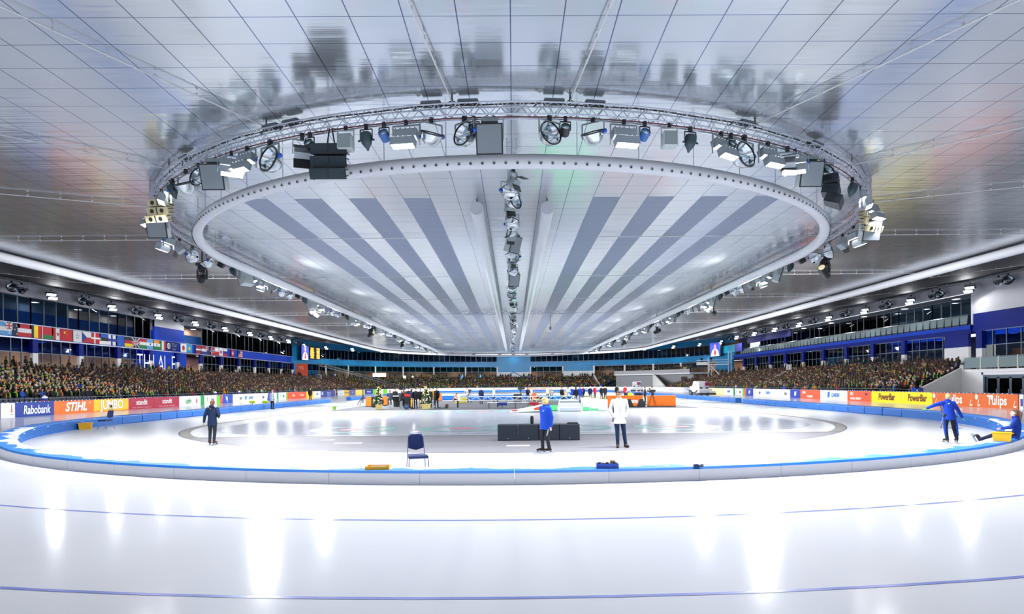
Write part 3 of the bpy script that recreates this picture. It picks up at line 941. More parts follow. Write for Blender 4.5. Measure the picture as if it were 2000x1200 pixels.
def make_array(m, tan):
    p = Proto()
    b = MB()
    for s in (-.12, .12): b.cyl((s * .3, 0, .1), (s, 0, -.42), .025, BLACKM, n=5)
    b.cyl((.2, .1, .1), (.2, .1, -.42), .012, WIRE, n=4)
    p.part('lifting_strap', b)
    for k in range(3):
        t = RX(6 + 9 * k); c = Vector((0, -.03 * k * k, -.60 - .36 * k))
        b = MB(); w0, w1 = .56, .40
        vs = [t @ Vector(v) + c for v in ((-w0, -.28, -.165), (w0, -.28, -.165), (w1, .28, -.165), (-w1, .28, -.165), (-w0, -.28, .165), (w0, -.28, .165), (w1, .28, .165), (-w1, .28, .165))]
        b.add(vs, [(3, 2, 1, 0), (4, 5, 6, 7), (0, 1, 5, 4), (1, 2, 6, 5), (2, 3, 7, 6), (3, 0, 4, 7)], m)
        bx = p.part('cabinet', b)
        b = MB()
        if tan:
            for s in (-.26, .26): b.cyl(t @ Vector((s, -.285, 0)) + c, t @ Vector((s, -.30, 0)) + c, .10, BLACKM, n=10)
            b.box(t @ Vector((0, -.29, 0)) + c, (.04, .02, .3), BLACKM, t)
        else:
            b.box(t @ Vector((0, -.285, 0)) + c, (.03, .02, .30), BLACKM, t)
            for s in (-.28, .28): b.box(t @ Vector((s, -.285, 0)) + c, (.48, .012, .29), M('array_mesh', (34, 48, 56), .7), t)
        p.part('front_grille', b, bx)
        b = MB()
        for s in (-1, 1):
            for z in (-.09, .09): b.box(t @ Vector((s * .52, .0, z)) + c, (.04, .3, .03), BLACKM, t)
        p.part('handle', b, bx)
    return p
ARR, ARR_T = make_array(ARRAY, False), make_array(TANC, True)

p = Proto(); p.part('yoke', yoke(.5, .34, SPK_W, .04))
b = MB(); b.bbox((0, 0, -.52), (.46, .40, .48), SPK_W, .04); p.part('cabinet', b)
b = MB(); b.box((0, -.2, -.52), (.38, .02, .40), M('pale_grille', (150, 164, 166), .7)); p.part('grille', b)
BOXSP = p

p = Proto(); p.part('yoke', yoke(.4, .3, BLACKM, .03))
b = MB(); X = Matrix.Translation((0, 0, -.42)) @ Matrix.Rotation(math.radians(20), 4, 'X')
b.lathe([(.1, .22), (.17, .18), (.19, 0), (.15, -.14), (.05, -.28), (.03, -.34)], M('spot_dark', (34, 58, 66), .45), 12, X, True, True); p.part('housing', b, None, True)
b = MB()
for s in (-1, 1): b.cyl((s * .18, 0, -.45), (s * .27, 0, -.47), .03, BLACKM, n=6)
p.part('knob', b)
SPOT = p

p = Proto(); b = MB(); b.cyl((0, 0, .78), (0, 0, .12), .035, BLACKM, n=8); p.part('drop_rod', b)
b = MB(); b.cyl((0, 0, .02), (0, 0, .12), .30, BLACKM, n=14); b.box((0, 0, -.06), (.36, .30, .2), BLACKM); p.part('base', b)
b = MB(); b.box((0, 0, -.2), (.24, .2, .16), BLACKM)
for s in (-1, 1): b.box((s * .2, 0, -.4), (.07, .16, .44), BLACKM)
p.part('yoke', b)
b = MB(); X = Matrix.Translation((0, 0, -.58)) @ Matrix.Rotation(math.radians(62), 4, 'X')
b.lathe([(.10, -.36), (.17, -.3), (.19, 0), (.2, .3), (.17, .42), (.15, .42)], BLACKM, 12, X, True); h = p.part('lamp_head', b, None, True)
b = MB(); b.lathe([(.16, .40), (.001, .42)], M('warm_lens', (240, 226, 180), .1, 0, .6), 12, X); p.part('lens', b, h)
HEAD = p

p = Proto(); p.part('yoke', yoke(.42, .34, GREYB, .035))
b = MB(); t = RX(40); b.box((0, 0, -.5), (.36, .34, .3), GREYB, t); p.part('housing', b)
b = MB()
for s, r in ((1, 30), (-1, -30)):
    b.box(Vector((0, -.2, -.5)) + t @ Vector((0, -.12, s * .2)), (.4, .26, .015), BLACKM, t @ RX(-r))
p.part('barn_door', b)
BARN = p

def facing(px): v = on_cyl(px, 700, NEAR, 18.1, True); return v
def put_near(P, px, label, cat, drop=.2, turn=0, R=18.1, power=0, grp=None, dz=0, scale=1.0):
    v = on_cyl(px, 700, NEAR, R, True); d = Vector((v.x, v.y - NEAR, 0)).normalized()
    rz = math.atan2(d.y, d.x) + PI / 2 + math.radians(turn)
    r = P.put(cat.replace(' ', '_'), label, cat, (v.x, v.y, H0 + 8.15 - drop + dz), rz, grp, scale=scale)
    if power: area_lamp((0, -.42, -.86), (0, -.32, -1), power, .6, (.98, .99, 1), r, 2.4)
    return r
near_floods = [(335, 'far left end of the near truss curve', -20), (486, 'left of the silver reflector, beside the tilted panel speaker', 0), (797, 'left of the middle, beside the blue can lamp', 0),
               (1222, 'right of the middle, beside the blue can lamp', 0), (1412, 'right side, between the small dark spot and the round reflector', 14), (1503, 'right of the round reflector', 0), (1684, 'far right end of the near curve, below the stacked speakers', 15)]
for px, lb, tn in near_floods:
    put_near(FLOOD, px, 'twin flood lamp, ' + lb, 'flood lamp', .2, tn, power=P_FLOOD * (.55 if px < 340 or px > 1680 else .9))
for px, lb, tn in ((455, 'seen edge on at its left side, next to the tilted panel speaker', 60), (1556, 'seen edge on at its right side, next to the tilted panel speaker', -60), (303, 'lowest on the left end, seen edge on', 30), (1706, 'lowest on the right end, seen edge on', -30)):
    put_near(FLOOD, px, 'twin flood lamp, ' + lb, 'flood lamp', .2, tn, power=P_FLOOD * .25)
for P, px, lb, tn, sc in ((REFL_D, 366, 'bowl lamp tipped downward at the left end of the near truss', 20, 1.1), (REFL, 392, 'round reflector lamp left of the tilted panel speaker', 20, 1.0), (REFL, 531, 'big round reflector lamp right of the left flood lamps', -8, 1.25),
        (REFL_D, 846, 'bowl lamp turned away, right of the flood lamp left of the middle', 40, 1.0), (REFL, 911, 'round reflector lamp just left of the middle panel speaker', -35, 1.05), (REFL, 1077, 'round reflector lamp right of the middle panel speaker', 30, 1.05),
        (REFL_D, 1162, 'bowl lamp turned away, left of the flood lamp right of the middle', -40, 1.0), (REFL, 1457, 'big round reflector lamp between the right flood lamps', 8, 1.25), (REFL, 1611, 'narrow looking round reflector lamp above the right stacked speakers', -45, 1.0)):
    put_near(P, px, lb, 'reflector lamp', .18, tn, scale=sc)
for P, px, lb in ((PAR, 609, 'small black can lamp beside the left stacked speakers'), (PAR_B, 754, 'small blue lit can lamp left of the left middle flood lamp'), (PAR, 930, 'small black can lamp touching the middle panel speaker'), (PAR, 1108, 'small black can lamp beside the reflector right of the middle'), (PAR_B, 1263, 'small blue lit can lamp right of the right middle flood lamp'), (PAR, 1431, 'small can lamp left of the right round reflector')):
    put_near(P, px, lb, 'can lamp', .2)
put_near(PANEL, 960, 'square grey panel speaker with black frame hanging in the middle of the near truss', 'speaker', .25)
put_near(PANEL, 420, 'grey panel speaker tilted at the left side of the near truss', 'speaker', .25, 35)
put_near(PANEL, 1586, 'grey panel speaker tilted at the right side of the near truss', 'speaker', .25, -35)
put_near(PANEL, 310, 'pale panel speaker under the beige stacked speakers at the left end', 'speaker', .9, 60)
put_near(PANEL, 1703, 'pale panel speaker under the beige stacked speakers at the right end', 'speaker', .9, -60)
put_near(ARR, 650, 'three black stacked speakers hanging by straps at the left of the near truss', 'line array speaker', .25, 18)
put_near(ARR, 1624, 'three black stacked speakers hanging by straps at the right of the near truss', 'line array speaker', .25, 20)
put_near(ARR_T, 318, 'three beige stacked speakers seen at the left end of the near truss', 'line array speaker', .25, 40, scale=.85)
put_near(ARR_T, 1699, 'three beige stacked speakers seen at the right end of the near truss', 'line array speaker', .25, -40, scale=.85)
put_near(BOXSP, 679, 'small pale box speaker right of the left stacked speakers', 'speaker', .15, 15)
put_near(BOXSP, 1311, 'small pale box speaker left of the dark spot lamp, right side', 'speaker', .15, -15)
put_near(SPOT, 719, 'dark pointed spot lamp between the pale box speaker and blue can lamp', 'spot lamp', .2)
put_near(SPOT, 1352, 'dark pointed spot lamp right of the pale box speaker, right side', 'spot lamp', .2)
put_near(SPOT, 340, 'dark spot lamp near the left end of the near truss', 'spot lamp', .2)
put_near(SPOT, 1668, 'dark spot lamp near the right end of the near truss', 'spot lamp', .2)
put_near(BARN, 594, 'grey lamp with open flaps left of the left stacked speakers', 'flap lamp', .2, 40, scale=1.35)
put_near(BARN, 1541, 'grey lamp with open flaps right of the right flood lamps', 'flap lamp', .2, -40, scale=1.2)

# the truss oval itself
t = thing('lighting_truss', 'silver oval lattice truss carrying the lamps under the middle ceiling', 'truss')
pts = [p for p in stadium(18.1, H0 + 8.15, 60)]
near_pts = [p for p in pts if p.y <= NEAR + .01]; near_pts = [Vector((18.1 * math.cos(PI * i / 40), FAR + 18.1 * math.sin(PI * i / 40), H0 + 8.15)) for i in range(40, -1, -1)] + [Vector((18.1, y, H0 + 8.15)) for y in range(138, 38, -8)] + [Vector((18.1 * math.cos(-PI * i / 60), NEAR + 18.1 * math.sin(-PI * i / 60), H0 + 8.15)) for i in range(61)] + [Vector((-18.1, y, H0 + 8.15)) for y in range(42, 146, 8)]
ch, br = truss_between(None, near_pts, .36, .026, True, pitch=.36)
for c in ch: c.build('chord', t)
br.build('brace', t)
b = MB(); b.path([p + Vector((0, 0, -.2)) for p in near_pts[41 + 8:-8]], .022, M('red_cable', (110, 50, 60), .5), 5); b.build('red_cable', t)
b = MB(); b.path([p + Vector((0, 0, .19 + .02 * math.sin(i * 1.7))) for i, p in enumerate(near_pts[41 + 8:-8])], .025, BLACKM, 5); b.build('black_cable', t)
for a in (5.6, 26.2, 47.2, 67.3):
    for s in (-1, 1):
        d = Vector((s * math.sin(math.radians(a)), -math.cos(math.radians(a)), 0))
        c = Vector((0, NEAR, 0)) + d * 18.1
        b = MB(); b.cyl((c.x, c.y, H0 + 8.3), (c.x, c.y, H0 + 8.57), .03, BLACKM, n=5); b.cyl((c.x - .25, c.y, H0 + 8.33), (c.x, c.y, H0 + 8.5), .015, BLACKM, n=4); b.cyl((c.x + .25, c.y, H0 + 8.33), (c.x, c.y, H0 + 8.5), .015, BLACKM, n=4)
        b.build('hanger', t)
boxp = Proto(); b = MB(); b.bbox((0, 0, .06), (.62, .34, .11), M('box_grey', (96, 104, 116), .5), .03); boxp.part('case', b)
b = MB(); b.path([(-.3, 0, .06), (-.42, .05, .1), (-.5, .1, .02), (-.6, .1, -.05)], .02, BLACKM, 5); boxp.part('cable', b)
for i, px in enumerate((366, 535, 575, 847, 919, 1086, 1165, 1461, 1596)):
    put_near(boxp, px, 'flat grey power box lying on top of the near truss, %s from the left' % nth(i), 'power box', -.2, grp='power boxes on the near truss')

# lamps along both straights of the truss
SEQ = [('F', 0), ('B', 8), ('R', -20), ('D', 30), ('P', 0), ('S', 10), ('N', -25), ('C', 0)]
TYPES = {'F': (FLOOD, 'flood lamp', 'glowing twin flood lamp'), 'B': (BARN, 'flap lamp', 'grey lamp with flaps'), 'R': (REFL, 'reflector lamp', 'round reflector lamp'), 'D': (REFL_D, 'reflector lamp', 'bowl lamp tipped down'),
         'P': (PAR, 'can lamp', 'small black can lamp'), 'S': (SPOT, 'spot lamp', 'dark spot lamp'), 'N': (PANEL, 'speaker', 'pale panel speaker'), 'C': (FLOOD, 'flood lamp', 'glowing twin flood lamp')}
for s, sn in ((-1, 'left'), (1, 'right')):
    cnt = {}
    y = 32.5; i = 0
    while y < 144:
        ty, tn = SEQ[i % 8]; P, cat, lb = TYPES[ty]
        x = s * 18.1
        if y < NEAR: x = s * math.sqrt(18.1 ** 2 - (NEAR - y) ** 2)
        k = cnt.get(lb, 0); cnt[lb] = k + 1
        r = P.put(cat.replace(' ', '_'), '%s, %s one along the %s side of the truss' % (lb, nth(k), sn), cat, (x, y, H0 + 7.95), s * PI / 2 + math.radians(tn) + (PI if ty == 'C' else 0), 'lamps along the %s side of the truss' % sn, scale=1.15)
        if ty in 'FC' and y > 36: area_lamp((0, -.42, -.86), (0, -1, -.95) if ty == 'C' else (0, -1.4, -1), P_FLOOD * (3.0 if ty == 'C' else 1.25), .6, (.98, .99, 1), r, 2.6 if ty == 'C' else 2.7)
        y += 1.75 if y < 100 else 2.2; i += 1
for s, sn in ((-1, 'left'), (1, 'right')):
    for k, (px, py) in enumerate((((395, 530), (613, 600), (724, 648), (786, 668)) if s < 0 else ((1611, 518), (1390, 600), (1283, 641), (1218, 662)))):
        v = on_x(px, py, s * 19.0)
        HEAD.put('moving_head_lamp', 'black moving head lamp on a drop rod, %s on the %s side from the camera' % (nth(k), sn), 'moving head lamp', (v.x, v.y, min(v.z + .3, H0 + 7.5)), random.uniform(0, 6), 'moving head lamps on rods', scale=1.3)
for k, px in enumerate((1075,)):
    v = on_y(px, 640, 70); b = MB(); b.cyl((0, 0, 1.4), (0, 0, 0), .03, BLACKM, n=6); b.ell((0, 0, -.1), (.12, .12, .2), BLACKM, 8, 6)
    tag(b.build('hanging_microphone', loc=(v.x, v.y, v.z)), 'thin black microphone hanging right of the middle over the far infield', 'microphone')

# middle truss with its tangle of lamps
t = thing('lighting_truss', 'straight middle truss crowded with lamps between the two white tubes', 'truss')
ch, br = truss_between(None, [Vector((0, y, H0 + 7.95)) for y in range(21, 158, 4)], .33, .024, pitch=.33)
for c in ch: c.build('chord', t)
br.build('brace', t)
seq = 'BDRBPDRFNRDRBSRPNBRDSRPDBRNRSDPRBDRNSRPRDBNRSRDPRBSRDNRPSDRBRDNS'
cnt = {}
y = 23.0
for i, ch_ in enumerate(seq):
    P, cat, lb = TYPES[ch_]
    k = cnt.get(lb, 0); cnt[lb] = k + 1
    lb2 = lb.replace('glowing ', 'unlit ')
    if ch_ == 'F': P = BARN; lb2 = 'grey lamp with wide flaps'
    P.put(cat.replace(' ', '_'), '%s, %s of its kind along the middle truss' % (lb2, nth(k)), cat, (random.uniform(-.12, .12), y, H0 + 7.8), random.choice((0.4, -0.5, 2.6, 3.5, .9, -1.2)), 'lamps on the middle truss')
    y += 1.15 + .017 * (y - 23)
    if y > 156: break
# short cross truss
t = thing('lighting_truss', 'short thin cross truss hanging over the middle of the hall', 'truss')
a, b2 = on_y(887, 612, 75), on_y(1122, 610, 75)
a.z = b2.z = (a.z + b2.z) / 2
ch, br = truss_between(None, [a, b2], .36, .03, pitch=.5)
for c in ch: c.build('chord', t)
br.build('brace', t)

# lamps along the eave truss
k = {-1: 0, 1: 0}
for s, sn in ((-1, 'left'), (1, 'right')):
    y = 49.0; i = 0
    while y < 146:
        r = FLOOD_E.put('flood_lamp', 'glowing twin flood lamp under the eave above the %s stand, %s from the camera' % (sn, nth(i)), 'flood lamp', (s * (XW - .75), y, 12.95), -s * PI / 2 + s * .5, 'flood lamps under the %s eave' % sn, scale=1.3)
        area_lamp((0, -.42, -.86), (0, -.7, -1), P_EAVE, .6, (.95, .98, 1), r)
        for q, dy in ((REFL, 5.0), (REFL_D, 6.3)):
            q.put('reflector_lamp', '%s under the eave above the %s stand, %s from the camera' % ('round reflector lamp' if q is REFL else 'tipped bowl lamp', sn, nth(i)), 'reflector lamp', (s * (XW - .75), y + dy, 12.95), -s * PI / 2 + s * .6, 'reflector lamps under the %s eave' % sn, scale=1.35)
        y += 10.4; i += 1
for i in range(15):
    a = PI * (i + .5) / 15
    r = FLOOD_E.put('flood_lamp', 'glowing twin flood lamp above the far teal wall, %s from the right' % nth(i), 'flood lamp', ((XW - .75) * math.cos(a), FAR + (XW - .75) * math.sin(a), 12.6), a - PI / 2, 'flood lamps above the far wall', scale=1.3)
    area_lamp((0, -.42, -.86), (0, -.7, -1), P_EAVE, .6, (.95, .98, 1), r)

for i in range(8):  # extra flood lamps added to brighten the far end of the hall
    a = PI * (i + .5) / 8
    r = FLOOD.put('flood_lamp', 'glowing twin flood lamp on the far bend of the truss, %s from the right' % nth(i), 'flood lamp', (18.1 * math.cos(a), FAR + 18.1 * math.sin(a), H0 + 7.95), a + PI / 2, 'flood lamps on the far bend')
    area_lamp((0, -.42, -.9), (0, -1.3, -1), P_FLOOD * 1.3, .6, (.98, .99, 1), r, 2.7)
# ================================================================== people
SKIN = M('skin', (226, 178, 150), .55); SKIN2 = M('skin_fair', (240, 200, 176), .55); EYE_M = M('eye_dark', (40, 34, 34), .3); LIP = M('lip', (190, 112, 104), .5)
HAIRS = {'brown': M('hair_brown', (84, 58, 42), .6), 'blond': M('hair_blond', (226, 186, 118), .55), 'dark': M('hair_dark', (38, 30, 28), .6), 'grey': M('hair_grey', (168, 164, 160), .6),
         'ginger': M('hair_ginger', (104, 66, 42), .6), 'long_brown': M('hair_long_brown', (112, 78, 56), .6), 'bald': SKIN, 'white': M('cap_white', (232, 232, 236), .6),
         'red': M('cap_red', (190, 40, 40), .6), 'green': M('cap_green', (40, 130, 90), .6), 'bluecap': M('cap_blue', (24, 48, 140), .6)}
def cloth(col):
    return M('cloth_%02x%02x%02x' % tuple(col), col, .75, spec=.25)

def vox(mb, size, name, smooth=4, mats=None, paint=None):
    """one continuous skin grown round overlapping solids"""
    o = bpy.data.objects.new('tmp', mb.mesh('tmp')); COL.objects.link(o)
    r = o.modifiers.new('r', 'REMESH'); r.mode = 'VOXEL'; r.voxel_size = size; r.use_smooth_shade = True
    s = o.modifiers.new('s', 'SMOOTH'); s.factor = .5; s.iterations = smooth
    dg = bpy.context.evaluated_depsgraph_get()
    me = bpy.data.meshes.new_from_object(o.evaluated_get(dg))
    old = o.data; bpy.data.objects.remove(o); bpy.data.meshes.remove(old)
    me.name = name; me.materials.clear()
    for m in mats: me.materials.append(m)
    if paint:
        for p in me.polygons: p.material_index = paint(p.center, p.normal)
    else:
        me.polygons.foreach_set('material_index', [0] * len(me.polygons))
    me.update()
    return me

def seg(mb, p0, r0, p1, r1, side=(1, 0, 0), n=10, c0=1.0):
    """capsule with elliptical rings: r = (across, deep) or one radius"""
    p0, p1 = Vector(p0), Vector(p1); d = (p1 - p0); L = d.length
    d = d.normalized() if L > 1e-6 else Vector((0, 0, 1))
    sd = Vector(side); sd = (sd - d * sd.dot(d))
    sd = sd.normalized() if sd.length > 1e-3 else d.orthogonal().normalized()
    dp = d.cross(sd)
    r0 = (r0, r0) if not isinstance(r0, tuple) else r0; r1 = (r1, r1) if not isinstance(r1, tuple) else r1
    rings = []
    for t in (80, 50, 22): rings.append((p0 - d * (c0 * min(r0) * math.sin(math.radians(t))), math.cos(math.radians(t)) ** c0, r0))
    for t in (0, .5, 1): rings.append((p0.lerp(p1, t), 1, tuple(a + (b - a) * t for a, b in zip(r0, r1))))
    for t in (22, 50, 80): rings.append((p1 + d * (min(r1) * math.sin(math.radians(t))), math.cos(math.radians(t)), r1))
    vs = []
    for c, k, r in rings:
        for i in range(n):
            a = 2 * PI * i / n
            vs.append(c + sd * (r[0] * k * math.cos(a)) + dp * (r[1] * k * math.sin(a)))
    fs = [tuple(range(n - 1, -1, -1))]
    for k in range(len(rings) - 1):
        fs += [(k * n + i, k * n + (i + 1) % n, k * n + n + (i + 1) % n, k * n + n + i) for i in range(n)]
    fs.append(tuple(range((len(rings) - 1) * n, len(rings) * n)))
    mb.add(vs, fs, SKIN)

def joints(**kw):
    J = dict(pel=(0, 0, .95), wai=(0, 0, 1.10), che=(0, 0, 1.29), nek=(0, .01, 1.47), hed=(0, -.012, 1.63), look=(0, -1, 0),
             shL=(.175, .0, 1.405), elL=(.225, .03, 1.13), wrL=(.225, -.04, .89), hipL=(.09, 0, .92), knL=(.10, -.02, .50), anL=(.105, .03, .10), ftL=(.2, -1),
             shR=(-.175, .0, 1.405), elR=(-.225, .03, 1.13), wrR=(-.225, -.04, .89), hipR=(-.09, 0, .92), knR=(-.10, -.02, .50), anR=(-.105, .03, .10), ftR=(-.2, -1))
    J.update(kw)
    return {k: Vector(v) if len(v) == 3 else v for k, v in J.items()}

def upper(J, lean=0, dz=0, dy=0, turn=0, dx=0):
    """lean forward (toward -y), then shift everything above the hips"""
    R = Matrix.Rotation(math.radians(turn), 3, 'Z') @ Matrix.Rotation(math.radians(lean), 3, 'X'); c = J['pel'].copy(); t = Vector((dx, dy, dz))
    for k in ('wai', 'che', 'nek', 'hed', 'shL', 'elL', 'wrL', 'shR', 'elR', 'wrR'):
        J[k] = R @ (J[k] - c) + c + t
    for k in ('pel', 'hipL', 'hipR'): J[k] = J[k] + t
    return J

def head_frame(J):
    f = J['look'].normalized(); up = (J['hed'] - J['nek']).normalized()
    x = (-f).cross(up); x = Vector((0, 0, 1)).cross(f) * -1 if x.length < .1 else x
    x = f.cross(Vector((0, 0, 1))).normalized() * 1.0
    u = x.cross(f).normalized()
    R = Matrix((-x, -f, u)).transposed()          # columns: person's left (+x), back (+y), up
    return R

def figure(J, jacket, trousers, shoes=(30, 30, 34), hair='brown', style='short', skin=SKIN, v=.03, skates=False, gloves=None, collar=None, paint=None, scarf=None, hands='mitt', hem=.17, wide=1.0, feet=True, legs=True, body_parts=True):
    P = Proto(); fine = v < .012
    side = (J['shL'] - J['shR']).normalized(); H = head_frame(J); h = J['hed']
    # ---- body, one continuous skin
    b = MB()
    seg(b, J['pel'], (.13, .095), J['wai'], (.12, .085), side); seg(b, J['wai'], (.12, .085), J['che'], (.14, .095), side)
    seg(b, J['che'], (.14, .095), (J['shL'] + J['shR']) / 2, (.12, .07), side)
    seg(b, J['nek'] - Vector((0, 0, .05)), .058, h - Vector((0, 0, .06)), .05, side)
    b.ell(h + H @ Vector((0, .008, .02)), (.074, .092, .098), SKIN, 14, 10, H)
    b.ell(h + H @ Vector((0, -.026, -.05)), (.055, .062, .062), SKIN, 12, 8, H)
    if fine:
        b.ell(h + H @ Vector((0, -.094, -.012)), (.013, .018, .024), SKIN, 8, 6, H)
        b.ell(h + H @ Vector((0, -.082, -.092)), (.022, .016, .016), SKIN, 8, 6, H)
        for s in (-1, 1): b.ell(h + H @ Vector((s * .076, .012, -.008)), (.012, .022, .032), SKIN, 8, 6, H)
    for s in 'LR':
        seg(b, J['sh' + s], .05, J['el' + s], .04, side); seg(b, J['el' + s], .04, J['wr' + s], .028, side)
        if legs:
            seg(b, J['hip' + s], .08, J['kn' + s], .052, side); seg(b, J['kn' + s], .052, J['an' + s], .036, side)
        sg = 1 if s == 'L' else -1
        d = (J['wr' + s] - J['el' + s]).normalized(); w_ = J['wr' + s]
        if hands == 'none': continue
        ax = Vector((0, 1, 0)) - d * d.y; ax = ax.normalized() if ax.length > .05 else Vector((1, 0, 0))   # across the palm
        nrm = d.cross(ax).normalized()
        seg(b, w_ + d * .02, (.030, .016), w_ + d * .075, (.036, .015), ax, 8)
        if fine:
            for q in range(4):
                o = w_ + d * .085 + ax * (-.029 + .0195 * q); ln = (.062, .074, .070, .054)[q]
                c1 = o + d * ln * .5 + nrm * .006 * sg; c2 = c1 + (d * .8 + nrm * .5 * sg).normalized() * ln * .45
                seg(b, o, .0095, c1, .009, ax, 6); seg(b, c1, .009, c2, .008, ax, 6)
            o = w_ + d * .035 - ax * .034
            seg(b, o, .011, o + d * .035 - ax * .022 + nrm * .01 * sg, .0095, ax, 6)
        else:
            seg(b, w_ + d * .08, (.034, .014), w_ + d * .15, (.026, .012), ax, 8)
    pm = [skin]; pf = None
    if gloves:
        pm = [skin, cloth(gloves)]
        pf = lambda c, n: 1 if min((c - J['wrL']).length, (c - J['wrR']).length) < .2 and (c - h).length > .3 and ((c - J['wrL']).dot((J['wrL'] - J['elL'])) > 0 if (c - J['wrL']).length < (c - J['wrR']).length else (c - J['wrR']).dot(J['wrR'] - J['elR']) > 0) else 0
    bi = P.part('body', vox(b, v if fine else min(v, .022), 'body', 3, pm, pf))
    # ---- jacket
    b = MB(); k = wide
    low = J['pel'] - (J['wai'] - J['pel']).normalized() * hem
    seg(b, low, (.178 * k, .128 * k), J['wai'], (.165 * k, .12 * k), side, 14, .12); seg(b, J['wai'], (.165 * k, .12 * k), J['che'], (.178 * k, .128 * k), side, 14)
    seg(b, J['che'], (.178 * k, .128 * k), (J['shL'] + J['shR']) / 2 + (J['nek'] - J['che']) * .05, (.145 * k, .09 * k), side, 14)
    seg(b, J['nek'] - (J['nek'] - J['che']) * .35, (.11, .085), J['nek'] + (J['hed'] - J['nek']) * .12, (.07, .066), side)
    for s in 'LR':
        seg(b, J['sh' + s], .078 * k, J['el' + s], .062 * k, side); seg(b, J['el' + s], .062 * k, J['wr' + s], .046 * k, side)
    jm = [cloth(jacket)]; jp = None
    if paint: jm = [cloth(jacket)] + [cloth(c) for c in paint[0]]; jp = paint[1]
    P.part('jacket', vox(b, max(v, .012), 'jacket', 4, jm, jp), bi)
    if collar:
        b = MB(); X = Matrix.Translation(J['nek'] + (J['hed'] - J['nek']) * .05)
        b.lathe([(.085, -.06), (.095, .0), (.088, .05), (.075, .05), (.08, -.02)], cloth(collar), 14, X); P.part('collar', b, bi, True)
    # ---- trousers, shoes
    if legs:
        b = MB()
        seg(b, J['pel'] - Vector((0, 0, .06)), (.15, .112), J['pel'] + (J['wai'] - J['pel']) * .4, (.145, .108), side, 12)
        for s in 'LR':
            seg(b, J['hip' + s], .094, J['kn' + s], .068, side); seg(b, J['kn' + s], .068, J['an' + s] + (J['kn' + s] - J['an' + s]).normalized() * .02, .052, side)
        P.part('trousers', vox(b, max(v, .012), 'trousers', 4, [cloth(trousers)]), bi)
        if feet:
            for s in 'LR':
                b = MB(); a = J['an' + s]; f = J['ft' + s]
                f = Vector((f[0], f[1], f[2] if len(f) > 2 else 0)).normalized(); up = Vector((0, 0, 1)) - f * f.z; up.normalize()
                R = Matrix((f.cross(up), -f, up)).transposed()
                seg(b, a + up * .06, .052, a - up * .01, .054)
                b.ell(a + R @ Vector((0, -.07, -.045)), (.047, .135, .05), SKIN, 12, 8, R); b.ell(a + R @ Vector((0, .02, -.04)), (.042, .062, .055), SKIN, 10, 8, R)
                sm = [cloth(shoes), M('sole_pale', (226, 214, 200), .5)]
                me = vox(b, max(v * .8, .009), 'shoe', 2, sm, lambda c, n, a=a, up=up: 1 if (skates and (c - a).dot(up) < -.066) else 0)
                si = P.part('shoe', me, bi)
                if skates:
                    b = MB(); c = a + R @ Vector((0, -.06, -.125))
                    b.box(c, (.006, .43, .05), M('skate_blade', (186, 192, 200), .25, .9), R)
                    for yy in (-.10, .10): b.box(c + R @ Vector((0, yy, .04)), (.03, .05, .05), BLACKM, R)
                    P.part('skate_blade', b, si)
    # ---- hair and face
    hm = HAIRS[hair]
    b = MB()
    if style != 'bald':
        b.ell(h + H @ Vector((0, .03, .035)), (.084, .088, .095), SKIN, 14, 10, H); b.ell(h + H @ Vector((0, -.012, .082)), (.076, .088, .042), SKIN, 12, 8, H)
        if style in ('bob', 'long', 'pony'):
            b.ell(h + H @ Vector((0, .045, -.02)), (.088, .066, .10), SKIN, 12, 8, H)
        if style == 'bob':
            for s in (-1, 1): b.ell(h + H @ Vector((s * .07, .012, -.03)), (.026, .055, .085), SKIN, 10, 8, H)
        if style == 'long': seg(b, h + H @ Vector((0, .08, .0)), (.07, .04), h + H @ Vector((.0, .10, -.30)), (.055, .03), H @ Vector((1, 0, 0)))
        if style == 'pony':
            seg(b, h + H @ Vector((0, .11, .05)), .034, h + H @ Vector((0, .16, .0)), .045); seg(b, h + H @ Vector((0, .16, .0)), .045, h + H @ Vector((0, .15, -.30)), .022)
        if style == 'bun': b.ell(h + H @ Vector((0, .10, .075)), (.042, .042, .042), SKIN, 10, 8)
        if style == 'lowtail': seg(b, h + H @ Vector((.0, .09, -.02)), .045, h + H @ Vector((.04, .12, -.24)), .03)
        P.part('hair', vox(b, max(v, .010) if fine else .02, 'hair', 3, [hm]), bi)
    if fine:
        for s in (-1, 1):
            e = MB(); e.ell(h + H @ Vector((s * .03, -.083, .012)), (.012, .008, .009), EYE_M, 8, 6, H); P.part('eye', e, bi)
        e = MB(); e.ell(h + H @ Vector((0, -.084, -.057)), (.024, .008, .007), LIP, 8, 6, H); P.part('mouth', e, bi)
    if scarf:
        b = MB(); X = Matrix.Translation(J['nek'] + Vector((0, 0, .0)))
        b.lathe([(.07, -.05), (.115, -.05), (.125, 0), (.11, .05), (.075, .05)], cloth(scarf), 12, X)
        b.box(J['nek'] + Vector((.05, -.135, -.2)), (.09, .03, .34), cloth(scarf)); P.part('scarf', b, bi, True)
    return P

